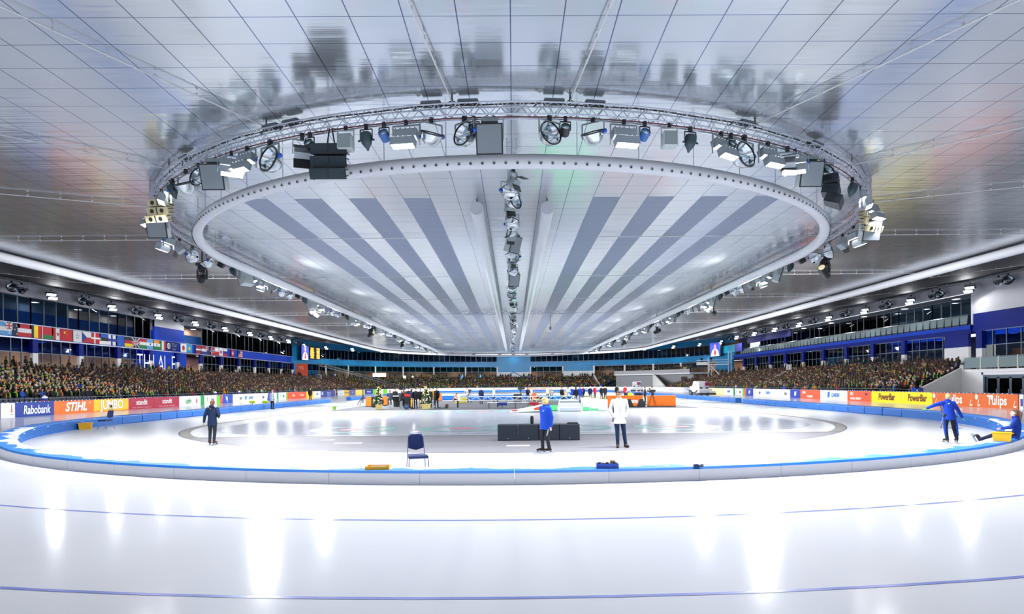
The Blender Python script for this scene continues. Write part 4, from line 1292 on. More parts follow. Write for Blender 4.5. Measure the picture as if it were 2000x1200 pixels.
def sit(seat=.45, lean=0, turn=0, arms=0, **kw):
    J = joints(**kw); upper(J, lean, seat + .11 - .95, 0, turn)
    for s, g in (('L', 1), ('R', -1)):
        J['kn' + s] = Vector((g * .13, -.42, seat + .07)); J['an' + s] = Vector((g * .13, -.42, .10)) if seat < .6 else Vector((g * .13, -.34, seat - .42))
        if arms == 0: J['el' + s] = J['sh' + s] + Vector((g * .06, -.08, -.26)); J['wr' + s] = Vector((g * .09, -.32, seat + .18))
        if arms == 1: J['el' + s] = J['sh' + s] + Vector((g * .04, -.14, -.24)); J['wr' + s] = J['che'] + Vector((g * .02, -.26, .02))
        if arms == 2: J['el' + s] = J['sh' + s] + Vector((g * .08, -.2, -.12)); J['wr' + s] = J['hed'] + Vector((g * .08, -.2, -.02))
    return J

def stand(lean=0, arms='down', step=0, turn=0, **kw):
    J = joints(**kw)
    for s, g in (('L', 1), ('R', -1)):
        if arms == 'front': J['el' + s] = J['sh' + s] + Vector((g * .05, -.06, -.27)); J['wr' + s] = J['che'] + Vector((g * .05, -.26, -.1))
        if arms == 'pocket': J['el' + s] = J['sh' + s] + Vector((g * .075, .05, -.265)); J['wr' + s] = J['pel'] + Vector((g * .16, -.07, .0))
        if arms == 'camera': J['el' + s] = J['sh' + s] + Vector((g * .06, -.16, -.2)); J['wr' + s] = J['hed'] + Vector((g * .07, -.26, -.06))
    J['knL'].y -= step * .5; J['anL'].y -= step; J['anR'].y += step * .6
    return upper(J, lean, 0, 0, turn)
# ================================================================== advertising boards
WHT = M('letter_white', (246, 246, 248), .4)
def board(p0, p1, base, label, texts=(), patches=(), h0=.0, h1=1.07, name='advertising_board'):
    p0, p1 = Vector(p0), Vector(p1); d = p1 - p0; L = d.length
    rz = math.atan2(d.y, d.x)
    o = thing(name, label, 'advertising board', (p0.x, p0.y, 0), rz)
    b = MB(); b.box((L / 2, 0, (h0 + h1) / 2), (L - .02, .10, h1 - h0), M('board_%02x%02x%02x' % base, base, .35)); b.build('panel', o)
    b = MB(); b.box((L / 2, .03, h1 + .03), (L - .02, .12, .06), M('board_cap', (40, 54, 110), .5))
    for i in range(int(L / .45)): b.box((.2 + .45 * i, -.02, h1 + .03), (.10, .06, .05), WHT)
    b.build('top_cushion', o)
    for (x0, x1, z0, z1, col, sk) in patches:
        b = MB(); z0, z1 = h0 + z0 * (h1 - h0), h0 + z1 * (h1 - h0)
        b.prism([(x0 * L, z0), (x1 * L, z0), (x1 * L + sk, z1), (x0 * L + sk, z1)], -.058, -.05, M('print_%02x%02x%02x' % col, col, .35)); b.build('printed_panel', o)
    for (s, cx, cz, size, col, bold, shear, sx) in texts:
        c = bpy.data.objects.new('lettering', text_mesh(s, size, M('print_%02x%02x%02x' % col, col, .35), bold, shear, sx)); COL.objects.link(c); c.parent = o
        c.location = (cx * L, -.064, h0 + cz * (h1 - h0))
    return o
XB = 36.5
def side_y(px, s): return on_x(px, 780, s * XB).y
def bd(s, x0, x1, *a, **k):
    """x0 (left) to x1 (right) as seen from the ice, straight part"""
    return board((s * XB, side_y(x0, s), 0), (s * XB, side_y(x1, s), 0), *a, **k)
ORG, WH, RBL, CRIM, YEL, KGR, KOR = (226, 112, 26), (238, 240, 246), (12, 52, 148), (176, 28, 62), (252, 196, 28), (110, 200, 50), (232, 92, 50)
LGR, LBL, DKB = (40, 160, 80), (0, 110, 200), (24, 60, 150)
def drop_logo(x, z=.62):    # small figure mark: blue, yellow-green and green drops
    return [(x - .012, x + .008, .55, .86, (30, 90, 190), .03), (x + .004, x + .022, .42, .78, (110, 200, 50), -.03), (x - .008, x + .012, .18, .5, (240, 200, 60), .05), (x - .016, x, .35, .6, (20, 150, 100), .0)]
kpn_t = lambda c, s=.62, sx=.8: ('kpn', c, .52, s, (60, 66, 90), .012, 0, sx)
daikin_t = lambda c, s=.5: ('DAIKIN', c, .5, s, (0, 120, 200), .016, .12, .85)
bd(-1, 0, 28, WH, 'white advertising board with a small round orange and blue mark, furthest left', [('__', .75, .25, .12, (90, 90, 130), .01, 0, 2)], [(.70, .80, .35, .58, ORG, 0), (.725, .765, .58, .88, RBL, .02)])
bd(-1, 28, 104, RBL, 'dark blue advertising board with bold white lettering, next to the orange one', [('Rabobank', .54, .45, .92, (246, 246, 248), .016, .12, .74)])
bd(-1, 104, 182, ORG, 'orange advertising board with heavy slanted white capitals', [('STIHL', .53, .5, 1.0, (246, 246, 248), .034, .25, 1.02), ('®', .9, .78, .25, (246, 246, 248), 0, 0, 1)])
bd(-1, 182, 250, YEL, 'yellow advertising board with large white shadowed capitals', [('JUMBO', .515, .485, 1.12, (70, 50, 40), .03, -.06, .92), ], [(0, 1, 0, .06, ORG, 0)])
o = [x for x in COL.objects if x.get('label', '').startswith('yellow advertising board with large')][0]
c = bpy.data.objects.new('lettering', text_mesh('JUMBO', 1.12, WHT, .028, -.06, .92)); COL.objects.link(c); c.parent = o; c.location = [x for x in o.children if x.name.startswith('lettering')][0].location + Vector((-.03, -.008, .02))
for q, (x0, x1) in enumerate(((250, 300), (300, 349))):
    bd(-1, x0, x1, CRIM, 'crimson advertising board with thin white lettering, %s of the pair' % ('nearer' if q == 0 else 'farther'), [('xtandit', .5, .6, .72, (246, 246, 248), .012, 0, .92), ('ZORG · KWALITEIT · INNOVATIE', .5, .14, .14, (240, 200, 210), 0, 0, 1.5)])
bd(-1, 349, 391, WH, 'white advertising board with green and red lettering beside the crimson pair', [('univ', .42, .5, .92, LGR, .016, 0, .82), ('é', .80, .5, .92, (200, 30, 60), .016, 0, .85)])
bd(-1, 391, 429, WH, 'white advertising board with green ends behind the walking skater', [kpn_t(.6)], [(0, .18, 0, 1, (40, 150, 80), 0), (.82, 1, 0, 1, KGR, 0)] + drop_logo(.34))
bd(-1, 429, 454, (38, 74, 176), 'blue advertising board with orange edge and white bird mark', [('M', .52, .55, .7, (246, 246, 248), .03, -.3, .9), ('IKF', .56, .18, .22, (246, 246, 248), 0, 0, 1)], [(0, .16, 0, 1, KOR, .25)])
bd(-1, 454, 477, WH, 'white advertising board with drop mark, right of the blue bird mark board', [kpn_t(.66)], drop_logo(.26))
bd(-1, 477, 501, WH, 'white advertising board with light blue capitals, left one of the left side', [daikin_t(.5)], [(.04, .16, .3, .75, (0, 120, 200), 0)])
bd(-1, 501, 521, WH, 'white advertising board with drop mark, right of the light blue capitals', [kpn_t(.62)], drop_logo(.26))
bd(-1, 521, 540, WH, 'white and blue advertising board hidden by the man in white', [], [(.0, .5, 0, 1, (38, 74, 176), .4)])
bd(-1, 540, 561, WH, 'white advertising board with green sides right of the man in white', [kpn_t(.62)], [(0, .14, 0, 1, (40, 150, 80), 0), (.85, 1, 0, 1, KGR, 0)] + drop_logo(.33))
bd(-1, 561, 598, (226, 82, 40), 'red orange advertising board on the left with two white words', [('i Viar', .3, .5, .55, (250, 220, 200), .02, 0, 1.2), ('I Maker', .75, .5, .55, (250, 220, 200), .02, 0, 1.2)])
bd(-1, 598, 612, (250, 206, 20), 'yellow advertising board behind the dark official on the left')
bd(-1, 612, 626, WH, 'small white advertising board with pale blue letters beyond the yellow one', [daikin_t(.5, .42)])
bd(-1, 626, 654, (26, 48, 140), 'navy advertising board at the far end of the left straight', [('World Cup', .55, .62, .42, (200, 210, 240), .01, 0, 1.3), ('Speed Skating', .55, .25, .32, (200, 210, 240), .01, 0, 1.3)], [(.06, .16, .3, .8, (200, 210, 240), 0)])
bd(1, 1992, 2000, WH, 'white advertising board with a violet mark at the photo edge', [], [(.3, .9, .2, .7, (60, 50, 150), 0)])
tul = lambda c: [(c - .006, c + .006, .12, .55, (255, 236, 226), .16), (c + .002, c + .05, .08, .2, (255, 236, 226), .1)]
for q, (x0, x1) in enumerate(((1822, 1904), (1904, 1990))):
    o = bd(1, x0, x1, (224, 104, 24), 'orange advertising board with white flower drawings, %s one' % ('partly hidden' if q == 0 else 'nearer fully visible'), [('Tulips', .54, .52, 1.02, (255, 250, 246), .022, 0, .80)], tul(.08) + tul(.9))
    L = o.children[0].dimensions.x
    for c in (.12, .94):
        e = MB(); e.ell((c * L, -.05, .80), (.16, .012, .20), M('print_fffaf6', (255, 250, 246), .35), 14, 8); e.build('flower', o)
for q, (x0, x1) in enumerate(((1703, 1762), (1762, 1822))):
    bd(1, x0, x1, (254, 232, 0), 'bright yellow advertising board with brown lettering, %s of the two' % ('farther' if q == 0 else 'nearer'), [('PowerBar', .52, .5, .88, (110, 30, 10), .022, .12, .76)])
bd(1, 1656, 1703, KOR, 'orange advertising board with white numerals left of the yellow pair', [('ISU', .2, .72, .42, (255, 240, 230), .02, 0, 1), ('WORLD SPRINT', .36, .24, .3, (255, 240, 230), .015, 0, 1), ('thialf', .8, .7, .25, (90, 40, 90), .01, 0, 1)])
bd(1, 1603, 1656, WH, 'white advertising board with sky blue capitals between two orange boards', [daikin_t(.58, .62)], [(.28, .36, .25, .85, (0, 120, 200), .1)])
bd(1, 1564, 1603, KOR, 'orange advertising board adjoining the blue bird mark on the right', [('KPN', .2, .68, .42, (255, 240, 230), .02, 0, 1), ('NK SPRINT', .5, .25, .3, (255, 240, 230), .015, 0, 1)])
bd(1, 1544, 1564, (38, 60, 170), 'blue slanted advertising board with white bird mark on the right straight', [('M', .5, .5, .8, (246, 246, 248), .03, .3, .9)])
bd(1, 1520, 1544, WH, 'white advertising board with drop mark left of the right bird mark', [kpn_t(.65)], drop_logo(.25))
bd(1, 1510, 1520, (244, 238, 214), 'narrow cream advertising board on the right straight')
bd(1, 1491, 1510, WH, 'white advertising board with sky blue capitals, second on the right straight', [daikin_t(.5, .55)])
bd(1, 1472, 1491, WH, 'white advertising board with drop mark, third on the right straight', [kpn_t(.66)], drop_logo(.25))
bd(1, 1455, 1472, (38, 60, 170), 'blue advertising board with orange edge, far along the right straight', [('M', .55, .5, .8, (246, 246, 248), .03, .3, .9)], [(0, .15, 0, 1, KOR, .2)])
bd(1, 1433, 1455, WH, 'white advertising board with green ends, far along the right straight', [kpn_t(.62)], [(0, .16, 0, 1, (40, 150, 80), 0), (.82, 1, 0, 1, KGR, 0)] + drop_logo(.33))
bd(1, 1415, 1433, WH, 'white advertising board with sky blue capitals right of the pale yellow one', [daikin_t(.5, .5)])
bd(1, 1383, 1415, (250, 226, 150), 'pale yellow advertising board right of the ice resurfacer', [], [(.05, .48, .2, .95, (250, 236, 190), 0), (.55, .95, .2, .95, (250, 236, 190), 0)])
# far curve boards
def cur(px): 
    v = on_cyl(px, 760, FAR, XB); v.z = 0; return v
far_b = [(654, 672, WH, 'plain white', [('gratis', .7, .4, .4, (120, 160, 130), 0, 0, 1)]), (672, 682, (244, 200, 40), 'yellow and blue', [('Unie', .5, .5, .5, (30, 60, 140), .01, 0, 1)]), (682, 694, (26, 48, 140), 'deep blue', [('96 94', .5, .5, .5, WH, .01, 0, 1)]),
         (694, 712, (246, 206, 90), 'amber', [('mmmm', .5, .6, .4, (250, 236, 190), .02, 0, 1)]), (712, 728, (30, 50, 150), 'blue white', [('Rabobank', .5, .5, .5, WH, .01, 0, 1)]), (728, 735, KGR, 'lime green', []), (735, 748, WH, 'white left of the trees', []), (748, 756, KGR, 'second lime green', []), (756, 800, WH, 'white behind the table group', []),
         (800, 860, WH, 'white behind the right tree', []), (860, 930, WH, 'long white', []), (930, 1000, WH, 'white middle', [('LOTTO', .6, .5, .55, (220, 60, 60), .02, 0, 1)]), (1000, 1020, WH, 'white with green numerals', [('5 0 9 4 2 5', .5, .5, .5, (110, 180, 90), .02, 0, 1)]),
         (1020, 1098, (240, 224, 206), 'cream with orange lettering', [('GEZOND LEVEN', .4, .5, .6, (230, 110, 60), .02, 0, 1.3)]), (1098, 1180, WH, 'white behind the podium crowd', [('kpn   DAIKIN', .5, .5, .6, (60, 90, 160), .01, 0, 1)]), (1180, 1262, WH, 'white behind the orange barrier', []), (1262, 1290, WH, 'white right of the cameraman', []), (1290, 1335, WH, 'white with pink lettering', [('m m m  i m m', .5, .5, .5, (200, 120, 160), .01, 0, 1.1)]), (1335, 1356, WH, 'white with blue lettering', [('Twist', .5, .5, .5, (0, 120, 200), .01, 0, 1)])]
for x0, x1, col, lb, tx in far_b:
    p, q = cur(x0), cur(x1)
    board(p, q, col, lb + ' advertising board on the distant far curve', tx)
p = cur(1356); board(p, (XB, side_y(1383, 1), 0), WH, 'white advertising board behind the ice resurfacer', [])

# ================================================================== stands
ROWS, ROW_D, R0, Z0, RISE = 14, .9, 37.75, .50, .222
SEATM = M('terrace_dark', (26, 30, 42), .7)
def near_limit(r):     # right stand starts at its sloping side wall
    return 58.9 + (r - 37.6) * .5 if r < 44 else 62.1 + (r - 44) * 1.2
mb = MB()
for i in range(ROWS):
    r, z = R0 + ROW_D * i, Z0 + RISE * i
    mb.box((-(r + ROW_D / 2), 93.5, z / 2), (ROW_D, 107, z), SEATM)
    y0 = near_limit(r + .9) + .4
    mb.box((r + ROW_D / 2, (y0 + 147) / 2, z / 2), (ROW_D, 147 - y0, z), SEATM)
struct(mb, 'floor_terrace')
gapA, gapB = math.atan2(cur(1288).y - FAR, cur(1288).x), math.atan2(cur(1170).y - FAR, cur(1170).x)
mb = MB()
for i in range(ROWS):
    r, z = R0 + ROW_D * i, Z0 + RISE * i
    curve_wall(mb, 0, gapA, r, 0, z, SEATM, ROW_D); curve_wall(mb, gapB, PI, r, 0, z, SEATM, ROW_D)
struct(mb, 'floor_terrace')
mb = MB(); GREYW = M('recess_grey', (150, 152, 156), .7)
curve_wall(mb, gapA, gapB, 45.5, 0, 4.3, GREYW); curve_wall(mb, gapA, gapB, 44.6, 4.25, 4.6, WHITEW, 6.5)
curve_wall(mb, gapA, gapB, 44.55, 4.6, 5.5, M('parapet_grey', (176, 176, 180), .6), .08)
curve_wall(mb, gapA + .06, gapA + .12, 45.45, .4, 3.6, M('doorway_dark', (60, 48, 44), .7), .05)
struct(mb, 'wall_recess')
def sloped(p, q, z0, z1, zb, m, name='wall_stair'):
    b = MB(); d = (q - p).normalized(); n = Vector((-d.y, d.x, 0)) * .18
    vs = [p + Vector((0, 0, zb)), q + Vector((0, 0, zb)), q + Vector((0, 0, z1)), p + Vector((0, 0, z0))]
    vs = [v - n for v in vs] + [v + n for v in vs]
    b.add(vs, [(0, 1, 2, 3), (7, 6, 5, 4), (3, 2, 6, 7), (0, 3, 7, 4), (1, 5, 6, 2), (0, 4, 5, 1)], m); struct(b, name)
def sp(px, R):
    d = ray(px, 740); s = -1 if px < 1003 else 1; t = s * R / d.x if abs(d.x) > 1e-4 else 1e9
    if t > 0 and d.y * t <= FAR: return Vector((s * R, d.y * t, 0))
    v = on_cyl(px, 740, FAR, R); v.z = 0; return v
sloped(sp(1475, 37.8), sp(1545, 49), 1.35, 4.4, 0, CREAM); sloped(sp(654, 37.8), sp(612, 46), 1.3, 3.5, 0, M('cream_pink', (236, 206, 180), .6))
sloped(sp(1173, 37.8), sp(1160, 49.5), 1.2, 4.7, 0, WHITEW); sloped(sp(1299, 37.8), sp(1276, 45), 1.2, 4.7, 0, M('grey_white_wall'))
v = sp(1541, 48); b = MB()
for k in (-1, 1): b.box((v.x, v.y + k * .55, 4.65), (.3, .3, .9), WHITEW)
b.box((v.x, v.y, 5.0), (.3, 1.4, .14), WHITEW); struct(b, 'trim_4')
# orange banner, its white table below
v = on_cyl(588, 710, FAR, XW - 1.0)
b = MB(); b.box((0, 0, 0), (3.1, .06, 3.5), M('banner_orange', (226, 76, 30), .6)); o = tag(b.build('hanging_banner', loc=(v.x, v.y, 5.6), rz=math.radians(28)), 'tall orange banner with a pale mark on the left end of the teal wall', 'banner')
c = bpy.data.objects.new('lettering', text_mesh('TS', 1.0, M('print_ffc8aa', (255, 200, 170), .5), .01)); COL.objects.link(c); c.parent = o; c.location = (0, -.05, .7)
# railings in front of the stands
pr = Proto(); RAILM = M('rail_grey', (120, 130, 144), .35, .6)
for z in (.95, 1.32): 
    b = MB(); b.cyl((0, 0, z), (0, 9.9, z), .03, RAILM, n=6); pr.part('rail', b)
for k in range(5):
    b = MB(); b.cyl((0, .2 + 2.4 * k, .0), (0, .2 + 2.4 * k, 1.32), .025, RAILM, n=6); pr.part('post', b)
for s, sn, y0, n in ((-1, 'left', 42, 10), (1, 'right', 59.5, 8)):
    for i in range(n):
        pr.put('safety_railing', 'grey tube railing in front of the %s stand, %s length from the near end' % (sn, nth(i)), 'railing', (s * 37.35, y0 + 10 * i, 0), group='railings before the %s stand' % sn)
for i in range(12):
    a = PI * (i + .5) / 12
    if gapA - .05 < a < gapB + .05: continue
    pr.put('safety_railing', 'grey tube railing in front of the far stand, %s from the right' % nth(i), 'railing', (37.35 * math.cos(a - .13), FAR + 37.35 * math.sin(a - .13), 0), a, group='railings before the far stand')
# empty seats in the front row, near left
pr = Proto(); ST = M('seat_navy', (30, 38, 62), .5)
b = MB(); b.bbox((0, 0, .45), (.44, .40, .07), ST, .02); pr.part('seat', b)
b = MB(); b.bbox((0, .2, .68), (.44, .06, .46), ST, .02); pr.part('backrest', b)
b = MB(); b.cyl((0, .1, 0), (0, .1, .42), .04, BLACKM, n=6); pr.part('leg', b)
for i in range(24):
    pr.put('stadium_seat', 'empty dark navy seat in the front row of the left stand, %s along' % nth(i), 'seat', (-38.3, 46.3 + .52 * i, Z0), PI / 2, 'empty seats in the left front row')

# ================================================================== spectators
PAL = [((18, 20, 25), 7), ((24, 30, 48), 4), ((46, 48, 54), 3), ((28, 46, 34), 2), ((52, 42, 36), 1.2), ((96, 98, 104), .5), ((150, 32, 38), .35), ((28, 70, 160), .6), ((206, 206, 212), .4), ((236, 104, 28), .4), ((200, 150, 30), .25)]
NAMES = ['black', 'navy', 'dark grey', 'dark green', 'brown', 'light grey', 'red', 'blue', 'white', 'orange', 'mustard']
def pick(): return random.choices(range(len(PAL)), [p[1] for p in PAL])[0]
spots = []
rnd = random.Random(5)
def add_row(x, y, z, rz, where, i, p=.93, std=False):
    if rnd.random() < p: spots.append((x + rnd.uniform(-.06, .06), y + rnd.uniform(-.06, .06), z, rz + rnd.uniform(-.25, .25), where, i, std))
for i in range(ROWS):
    r, z = R0 + ROW_D * i + .55, Z0 + RISE * i
    y = 44.0
    while y < 146.5:
        if not (i == 0 and y < 59): add_row(-r, y, z, PI / 2, 'left', i, .96)
        if y > near_limit(r) + 1.2: add_row(r, y, z, -PI / 2, 'right', i, .93 if y > near_limit(r) + 4 or i > 4 else .2)
        y += .56
    a = 0.0; da = .60 / r
    while a < PI:
        if not (gapA - .02 < a < gapB + .01): add_row(r * math.cos(a), FAR + r * math.sin(a), z, a - PI / 2, 'far', i, .9)
        a += da
y = 45.0
while y < 146:      # people standing along the back
    add_row(-50.3, y, Z0 + RISE * ROWS, PI / 2, 'left', 14, .5, True)
    if y > 76: add_row(50.3, y, Z0 + RISE * ROWS, -PI / 2, 'right', 14, .55, True)
    y += .8
a = .02
while a < PI:
    if not (gapA < a < gapB): add_row(50.2 * math.cos(a), FAR + 50.2 * math.sin(a), Z0 + RISE * ROWS, a - PI / 2, 'far', 14, .55, True)
    else: add_row(45.3 * math.cos(a), FAR + 45.3 * math.sin(a), 4.6, a - PI / 2, 'balcony', 14, .8, True)
    a += .016
y = 78.0
while y < 146:
    add_row(52.3, y, 8.35, -PI / 2, 'gallery', 0, .8 if 84 < y < 112 else .35); add_row(53.2, y, 8.4, -PI / 2, 'gallery', 1, .5 if 84 < y < 112 else .2, y > 112)
    y += .6
def seen(p):
    d = RC.transposed() @ (Vector((p[0], p[1], p[2] + 1)) - Vector((0, 0, EYE)))
    u = PX + F * d.x / -d.z
    return -20 < u < 2020 and d.z < 0
spots = [s for s in spots if seen(s)]
spots.sort(key=lambda s: s[0] ** 2 + s[1] ** 2)
near_sp = [s for s in spots if s[4] in ('left', 'right')][:290]
far_sp = [s for s in spots if s not in set(near_sp)]
# eight seated or standing kinds, each copied with its own clothes
protos = []
for k in range(8):
    hr, stl = (('dark', 'short'), ('grey', 'short'), ('brown', 'short'), ('blond', 'bob'), ('brown', 'long'), ('grey', 'bald'), ('dark', 'bob'), ('white', 'short'))[k]
    J = sit(.45, (-2, 8, 3, 10, -4, 14, 5, 0)[k], (0, 14, -16, 8, -8, 0, 20, -12)[k], (0, 1, 0, 2, 0, 1, 0, 0)[k], look=((-.3, -1, -.1), (.2, -1, -.15), (.5, -1, -.1), (0, -1, -.1), (-.5, -1, -.1), (.1, -1, -.2), (.4, -1, 0), (-.2, -1, -.1))[k])
    protos.append(figure(J, (18, 20, 25), (36, 40, 56), (30, 28, 28), hr, stl, v=.04, scarf=(128, 190, 44)))
protos_st = [figure(stand(arms=a_), (18, 20, 25), (36, 40, 56), (30, 28, 28), h_, 'short', v=.04, scarf=(128, 190, 44)) for a_, h_ in (('down', 'dark'), ('front', 'grey'))]
HN = ['dark haired', 'grey haired', 'brown haired', 'blond', 'long haired', 'bald', 'dark bobbed', 'white capped']
for x, y, z, rz, where, i, std in near_sp:
    c = pick(); k = rnd.randrange(8); sc = rnd.random()
    scm = (128, 190, 44) if sc < .34 else ((226, 100, 30) if sc < .42 else None)
    tr = rnd.choice(((34, 40, 60), (24, 24, 28), (70, 66, 62)))
    mats = {'jacket': cloth(PAL[c][0]), 'trousers': cloth(tr)}
    if scm: mats['scarf'] = cloth(scm)
    nm = NAMES[c] + ' jacket' + (' and lime scarf' if sc < .34 else ' and orange scarf' if sc < .42 else '')
    P = protos_st[k % 2] if std else protos[k]
    lb = '%s spectator in %s, %s row, %s stand' % (('standing ' + ('dark haired' if k % 2 == 0 else 'grey haired')) if std else 'seated ' + HN[k], nm, nth(i) if i < 14 else 'topmost', where)
    P.put('spectator', lb, 'person', (x, y, z), rz, 'spectators in the near ' + where + ' stand', mats=mats, skip=() if scm else ('scarf',), scale=rnd.uniform(.95, 1.05))
# everybody farther off: one mass
tm = {}
def low_person(std, lod):
    """light figure: list of (verts, faces, slot); slots: 0 coat 1 skin 2 hair 3 legs 4 scarf"""
    out = []; n = 6
    def loft(rings, slot, cap=True):
        vs = [(cx + rx * math.cos(2 * PI * j / n), cy + ry * math.sin(2 * PI * j / n), z) for (cx, cy, z, rx, ry) in rings for j in range(n)]
        fs = [(k * n + j, k * n + (j + 1) % n, k * n + n + (j + 1) % n, k * n + n + j) for k in range(len(rings) - 1) for j in range(n)]
        fs.append(tuple(range((len(rings) - 1) * n, len(rings) * n)))
        out.append((vs, fs, slot))
    b = .9 if std else .48
    loft([(0, 0, b, .19, .14), (0, 0, b + .3, .21, .15), (0, .01, b + .5, .22, .13), (0, .01, b + .58, .09, .08)], 0)
    loft([(0, -.01, b + .56, .05, .05), (0, -.02, b + .65, .07, .085), (0, -.02, b + .75, .074, .09), (0, 0, b + .82, .05, .06)], 1)
    loft([(0, .035, b + .64, .085, .075), (0, .03, b + .74, .09, .085), (0, .0, b + .78, .092, .105), (0, .005, b + .86, .06, .065)], 2)
    for s in (-1, 1):
        if std: loft([(s * .1, 0, 0, .07, .08), (s * .1, 0, .95, .09, .1)], 3)
        else: out.append(([(s * .05, 0, .44), (s * .19, 0, .44), (s * .19, -.48, .44), (s * .05, -.48, .44), (s * .05, 0, .6), (s * .19, 0, .6), (s * .19, -.48, .58), (s * .05, -.48, .58), (s * .05, -.48, .0), (s * .19, -.48, .0)], [(4, 5, 6, 7), (3, 2, 6, 7), (1, 2, 6, 5), (0, 4, 7, 3), (7, 6, 9, 8)], 3))
        out.append(([(s * .2, -.04, b + .5), (s * .28, -.02, b + .48), (s * .27, -.1, b + .2), (s * .2, -.1, b + .2), (s * .08, -.34, b + .16), (s * .14, -.36, b + .22), (s * .2, .06, b + .45), (s * .27, .04, b + .2)], [(0, 1, 2, 3), (3, 2, 5, 4), (1, 6, 7, 2)], 0))
        out.append(([(s * .07, -.36, b + .15), (s * .13, -.38, b + .15), (s * .13, -.38, b + .24), (s * .07, -.36, b + .24)], [(0, 1, 2, 3)], 1))
    if lod: out.append(([(-.12, -.13, b + .56), (.12, -.13, b + .56), (.10, -.165, b + .2), (.02, -.165, b + .2), (0, -.15, b + .45)], [(0, 4, 1), (4, 3, 2, 1)], 4)); 
    return out
CV, CF_, CM = [], [], []
slots = [cloth(p[0]) for p in PAL] + [M('skin_far', (118, 84, 68), .6), HAIRS['dark'], HAIRS['grey'], HAIRS['blond'], HAIRS['brown'], cloth((36, 40, 56)), cloth((128, 190, 44)), cloth((226, 100, 30))]
nP = len(PAL)
for x, y, z, rz, where, i, std in far_sp:
    c = pick(); q = rnd.random(); lod = q < .32
    hr = nP + 1 + rnd.choices(range(4), (5, 1.2, .7, 3))[0]
    sm = {0: c, 1: nP, 2: hr, 3: nP + 5, 4: nP + 6 if q < .26 else nP + 7}
    ca, sa = math.cos(rz), math.sin(rz); sc = rnd.uniform(.93, 1.07)
    if (std, lod) not in tm: tm[(std, lod)] = low_person(std, lod)
    for vs, fs, sl in tm[(std, lod)]:
        o = len(CV)
        for p in vs: CV.append((x + (p[0] * ca - p[1] * sa) * sc, y + (p[0] * sa + p[1] * ca) * sc, z + p[2] * sc))
        for f in fs: CF_.append(tuple(k + o for k in f)); CM.append(sm[sl])
me = bpy.data.meshes.new('crowd'); me.from_pydata(CV, [], CF_)
for m in slots: me.materials.append(m)
me.polygons.foreach_set('material_index', CM); me.update()
o = bpy.data.objects.new('crowd', me); COL.objects.link(o)
tag(o, 'dense crowd of spectators filling the farther stands on three sides', 'crowd', kind='stuff')

# ================================================================== flags, screens, wall letters
def flag(y, kind, label, wd=2.1):
    o = thing('national_flag', label, 'flag', (-XW + .2, y, (Z_BB + Z_BT) / 2), PI / 2, 'flags along the blue band')
    h = Z_BT - Z_BB - .1; c = lambda *rgb: M('flag_%02x%02x%02x' % rgb, rgb, .6)
    k = [0]
    def rc(x0, x1, z0, z1, col):
        b = MB(); k[0] += .004; d = k[0]
        b.box(((x0 + x1) / 2 * wd, -d, (z0 + z1) / 2 * h), ((x1 - x0) * wd, .03, (z1 - z0) * h), c(*col)); o2.append(b)
    o2 = []
    for cmd in kind:
        if cmd[0] == 'h':
            n = len(cmd) - 1
            for i, col in enumerate(cmd[1:]): rc(-.5, .5, .5 - (i + 1) / n, .5 - i / n, col)
        elif cmd[0] == 'v':
            n = len(cmd) - 1
            for i, col in enumerate(cmd[1:]): rc(-.5 + i / n, -.5 + (i + 1) / n, -.5, .5, col)
        elif cmd[0] == 'r': rc(*cmd[1:])
        elif cmd[0] == 'x':
            for s in (-1, 1):
                b = MB(); k[0] += .004; x0, x1, z0, z1, t, col = cmd[1:]
                A = Vector((x0 * wd, 0, (z0 if s > 0 else z1) * h)); B = Vector((x1 * wd, 0, (z1 if s > 0 else z0) * h)); n_ = Vector((-(B - A).z, 0, (B - A).x)).normalized() * t * h
                b.prism([((A + n_).x, (A + n_).z), ((B + n_).x, (B + n_).z), ((B - n_).x, (B - n_).z), ((A - n_).x, (A - n_).z)], -k[0] - .015, -k[0] + .01, c(*col)); o2.append(b)
        elif cmd[0] == 'd':
            b = MB(); k[0] += .004; cx, cz, r, col = cmd[1:5]; n = cmd[5] if len(cmd) > 5 else 16
            b.prism([(cx * wd + r * h * math.sin(2 * PI * i / n), cz * h + r * h * math.cos(2 * PI * i / n)) for i in range(n)], -k[0] - .015, -k[0] + .01, c(*col)) if n > 5 else b.prism([(cx * wd + r * h * (1 if i % 2 == 0 else .4) * math.sin(PI * i / n), cz * h + r * h * (1 if i % 2 == 0 else .4) * math.cos(PI * i / n)) for i in range(2 * n)], -k[0] - .015, -k[0] + .01, c(*col)); o2.append(b)
        elif cmd[0] == 't':
            b = MB(); k[0] += .004; b.prism([(p[0] * wd, p[1] * h) for p in cmd[1]], -k[0] - .015, -k[0] + .01, c(*cmd[2])); o2.append(b)
    m = MB()
    for b in o2:
        base = len(m.v)
        for f, mi in zip(b.f, b.mi): m.f.append([i + base for i in f]); m.mi.append(m.mat(b.mats[mi]))
        m.v += b.v
    m.build('flag_cloth', o)
R_, W_, B_, G_, Y_, K_, LB, NB = (186, 20, 40), (236, 236, 240), (20, 50, 150), (20, 120, 60), (250, 214, 20), (18, 18, 20), (90, 160, 220), (10, 22, 80)
UJ = lambda x0, x1, z0, z1: [('r', x0, x1, z0, z1, NB), ('x', x0, x1, z0, z1, .05, W_), ('r', (x0 + x1) / 2 - .07, (x0 + x1) / 2 + .07, z0, z1, W_), ('r', x0, x1, (z0 + z1) / 2 - .1, (z0 + z1) / 2 + .1, W_), ('r', (x0 + x1) / 2 - .04, (x0 + x1) / 2 + .04, z0, z1, R_), ('r', x0, x1, (z0 + z1) / 2 - .055, (z0 + z1) / 2 + .055, R_)]
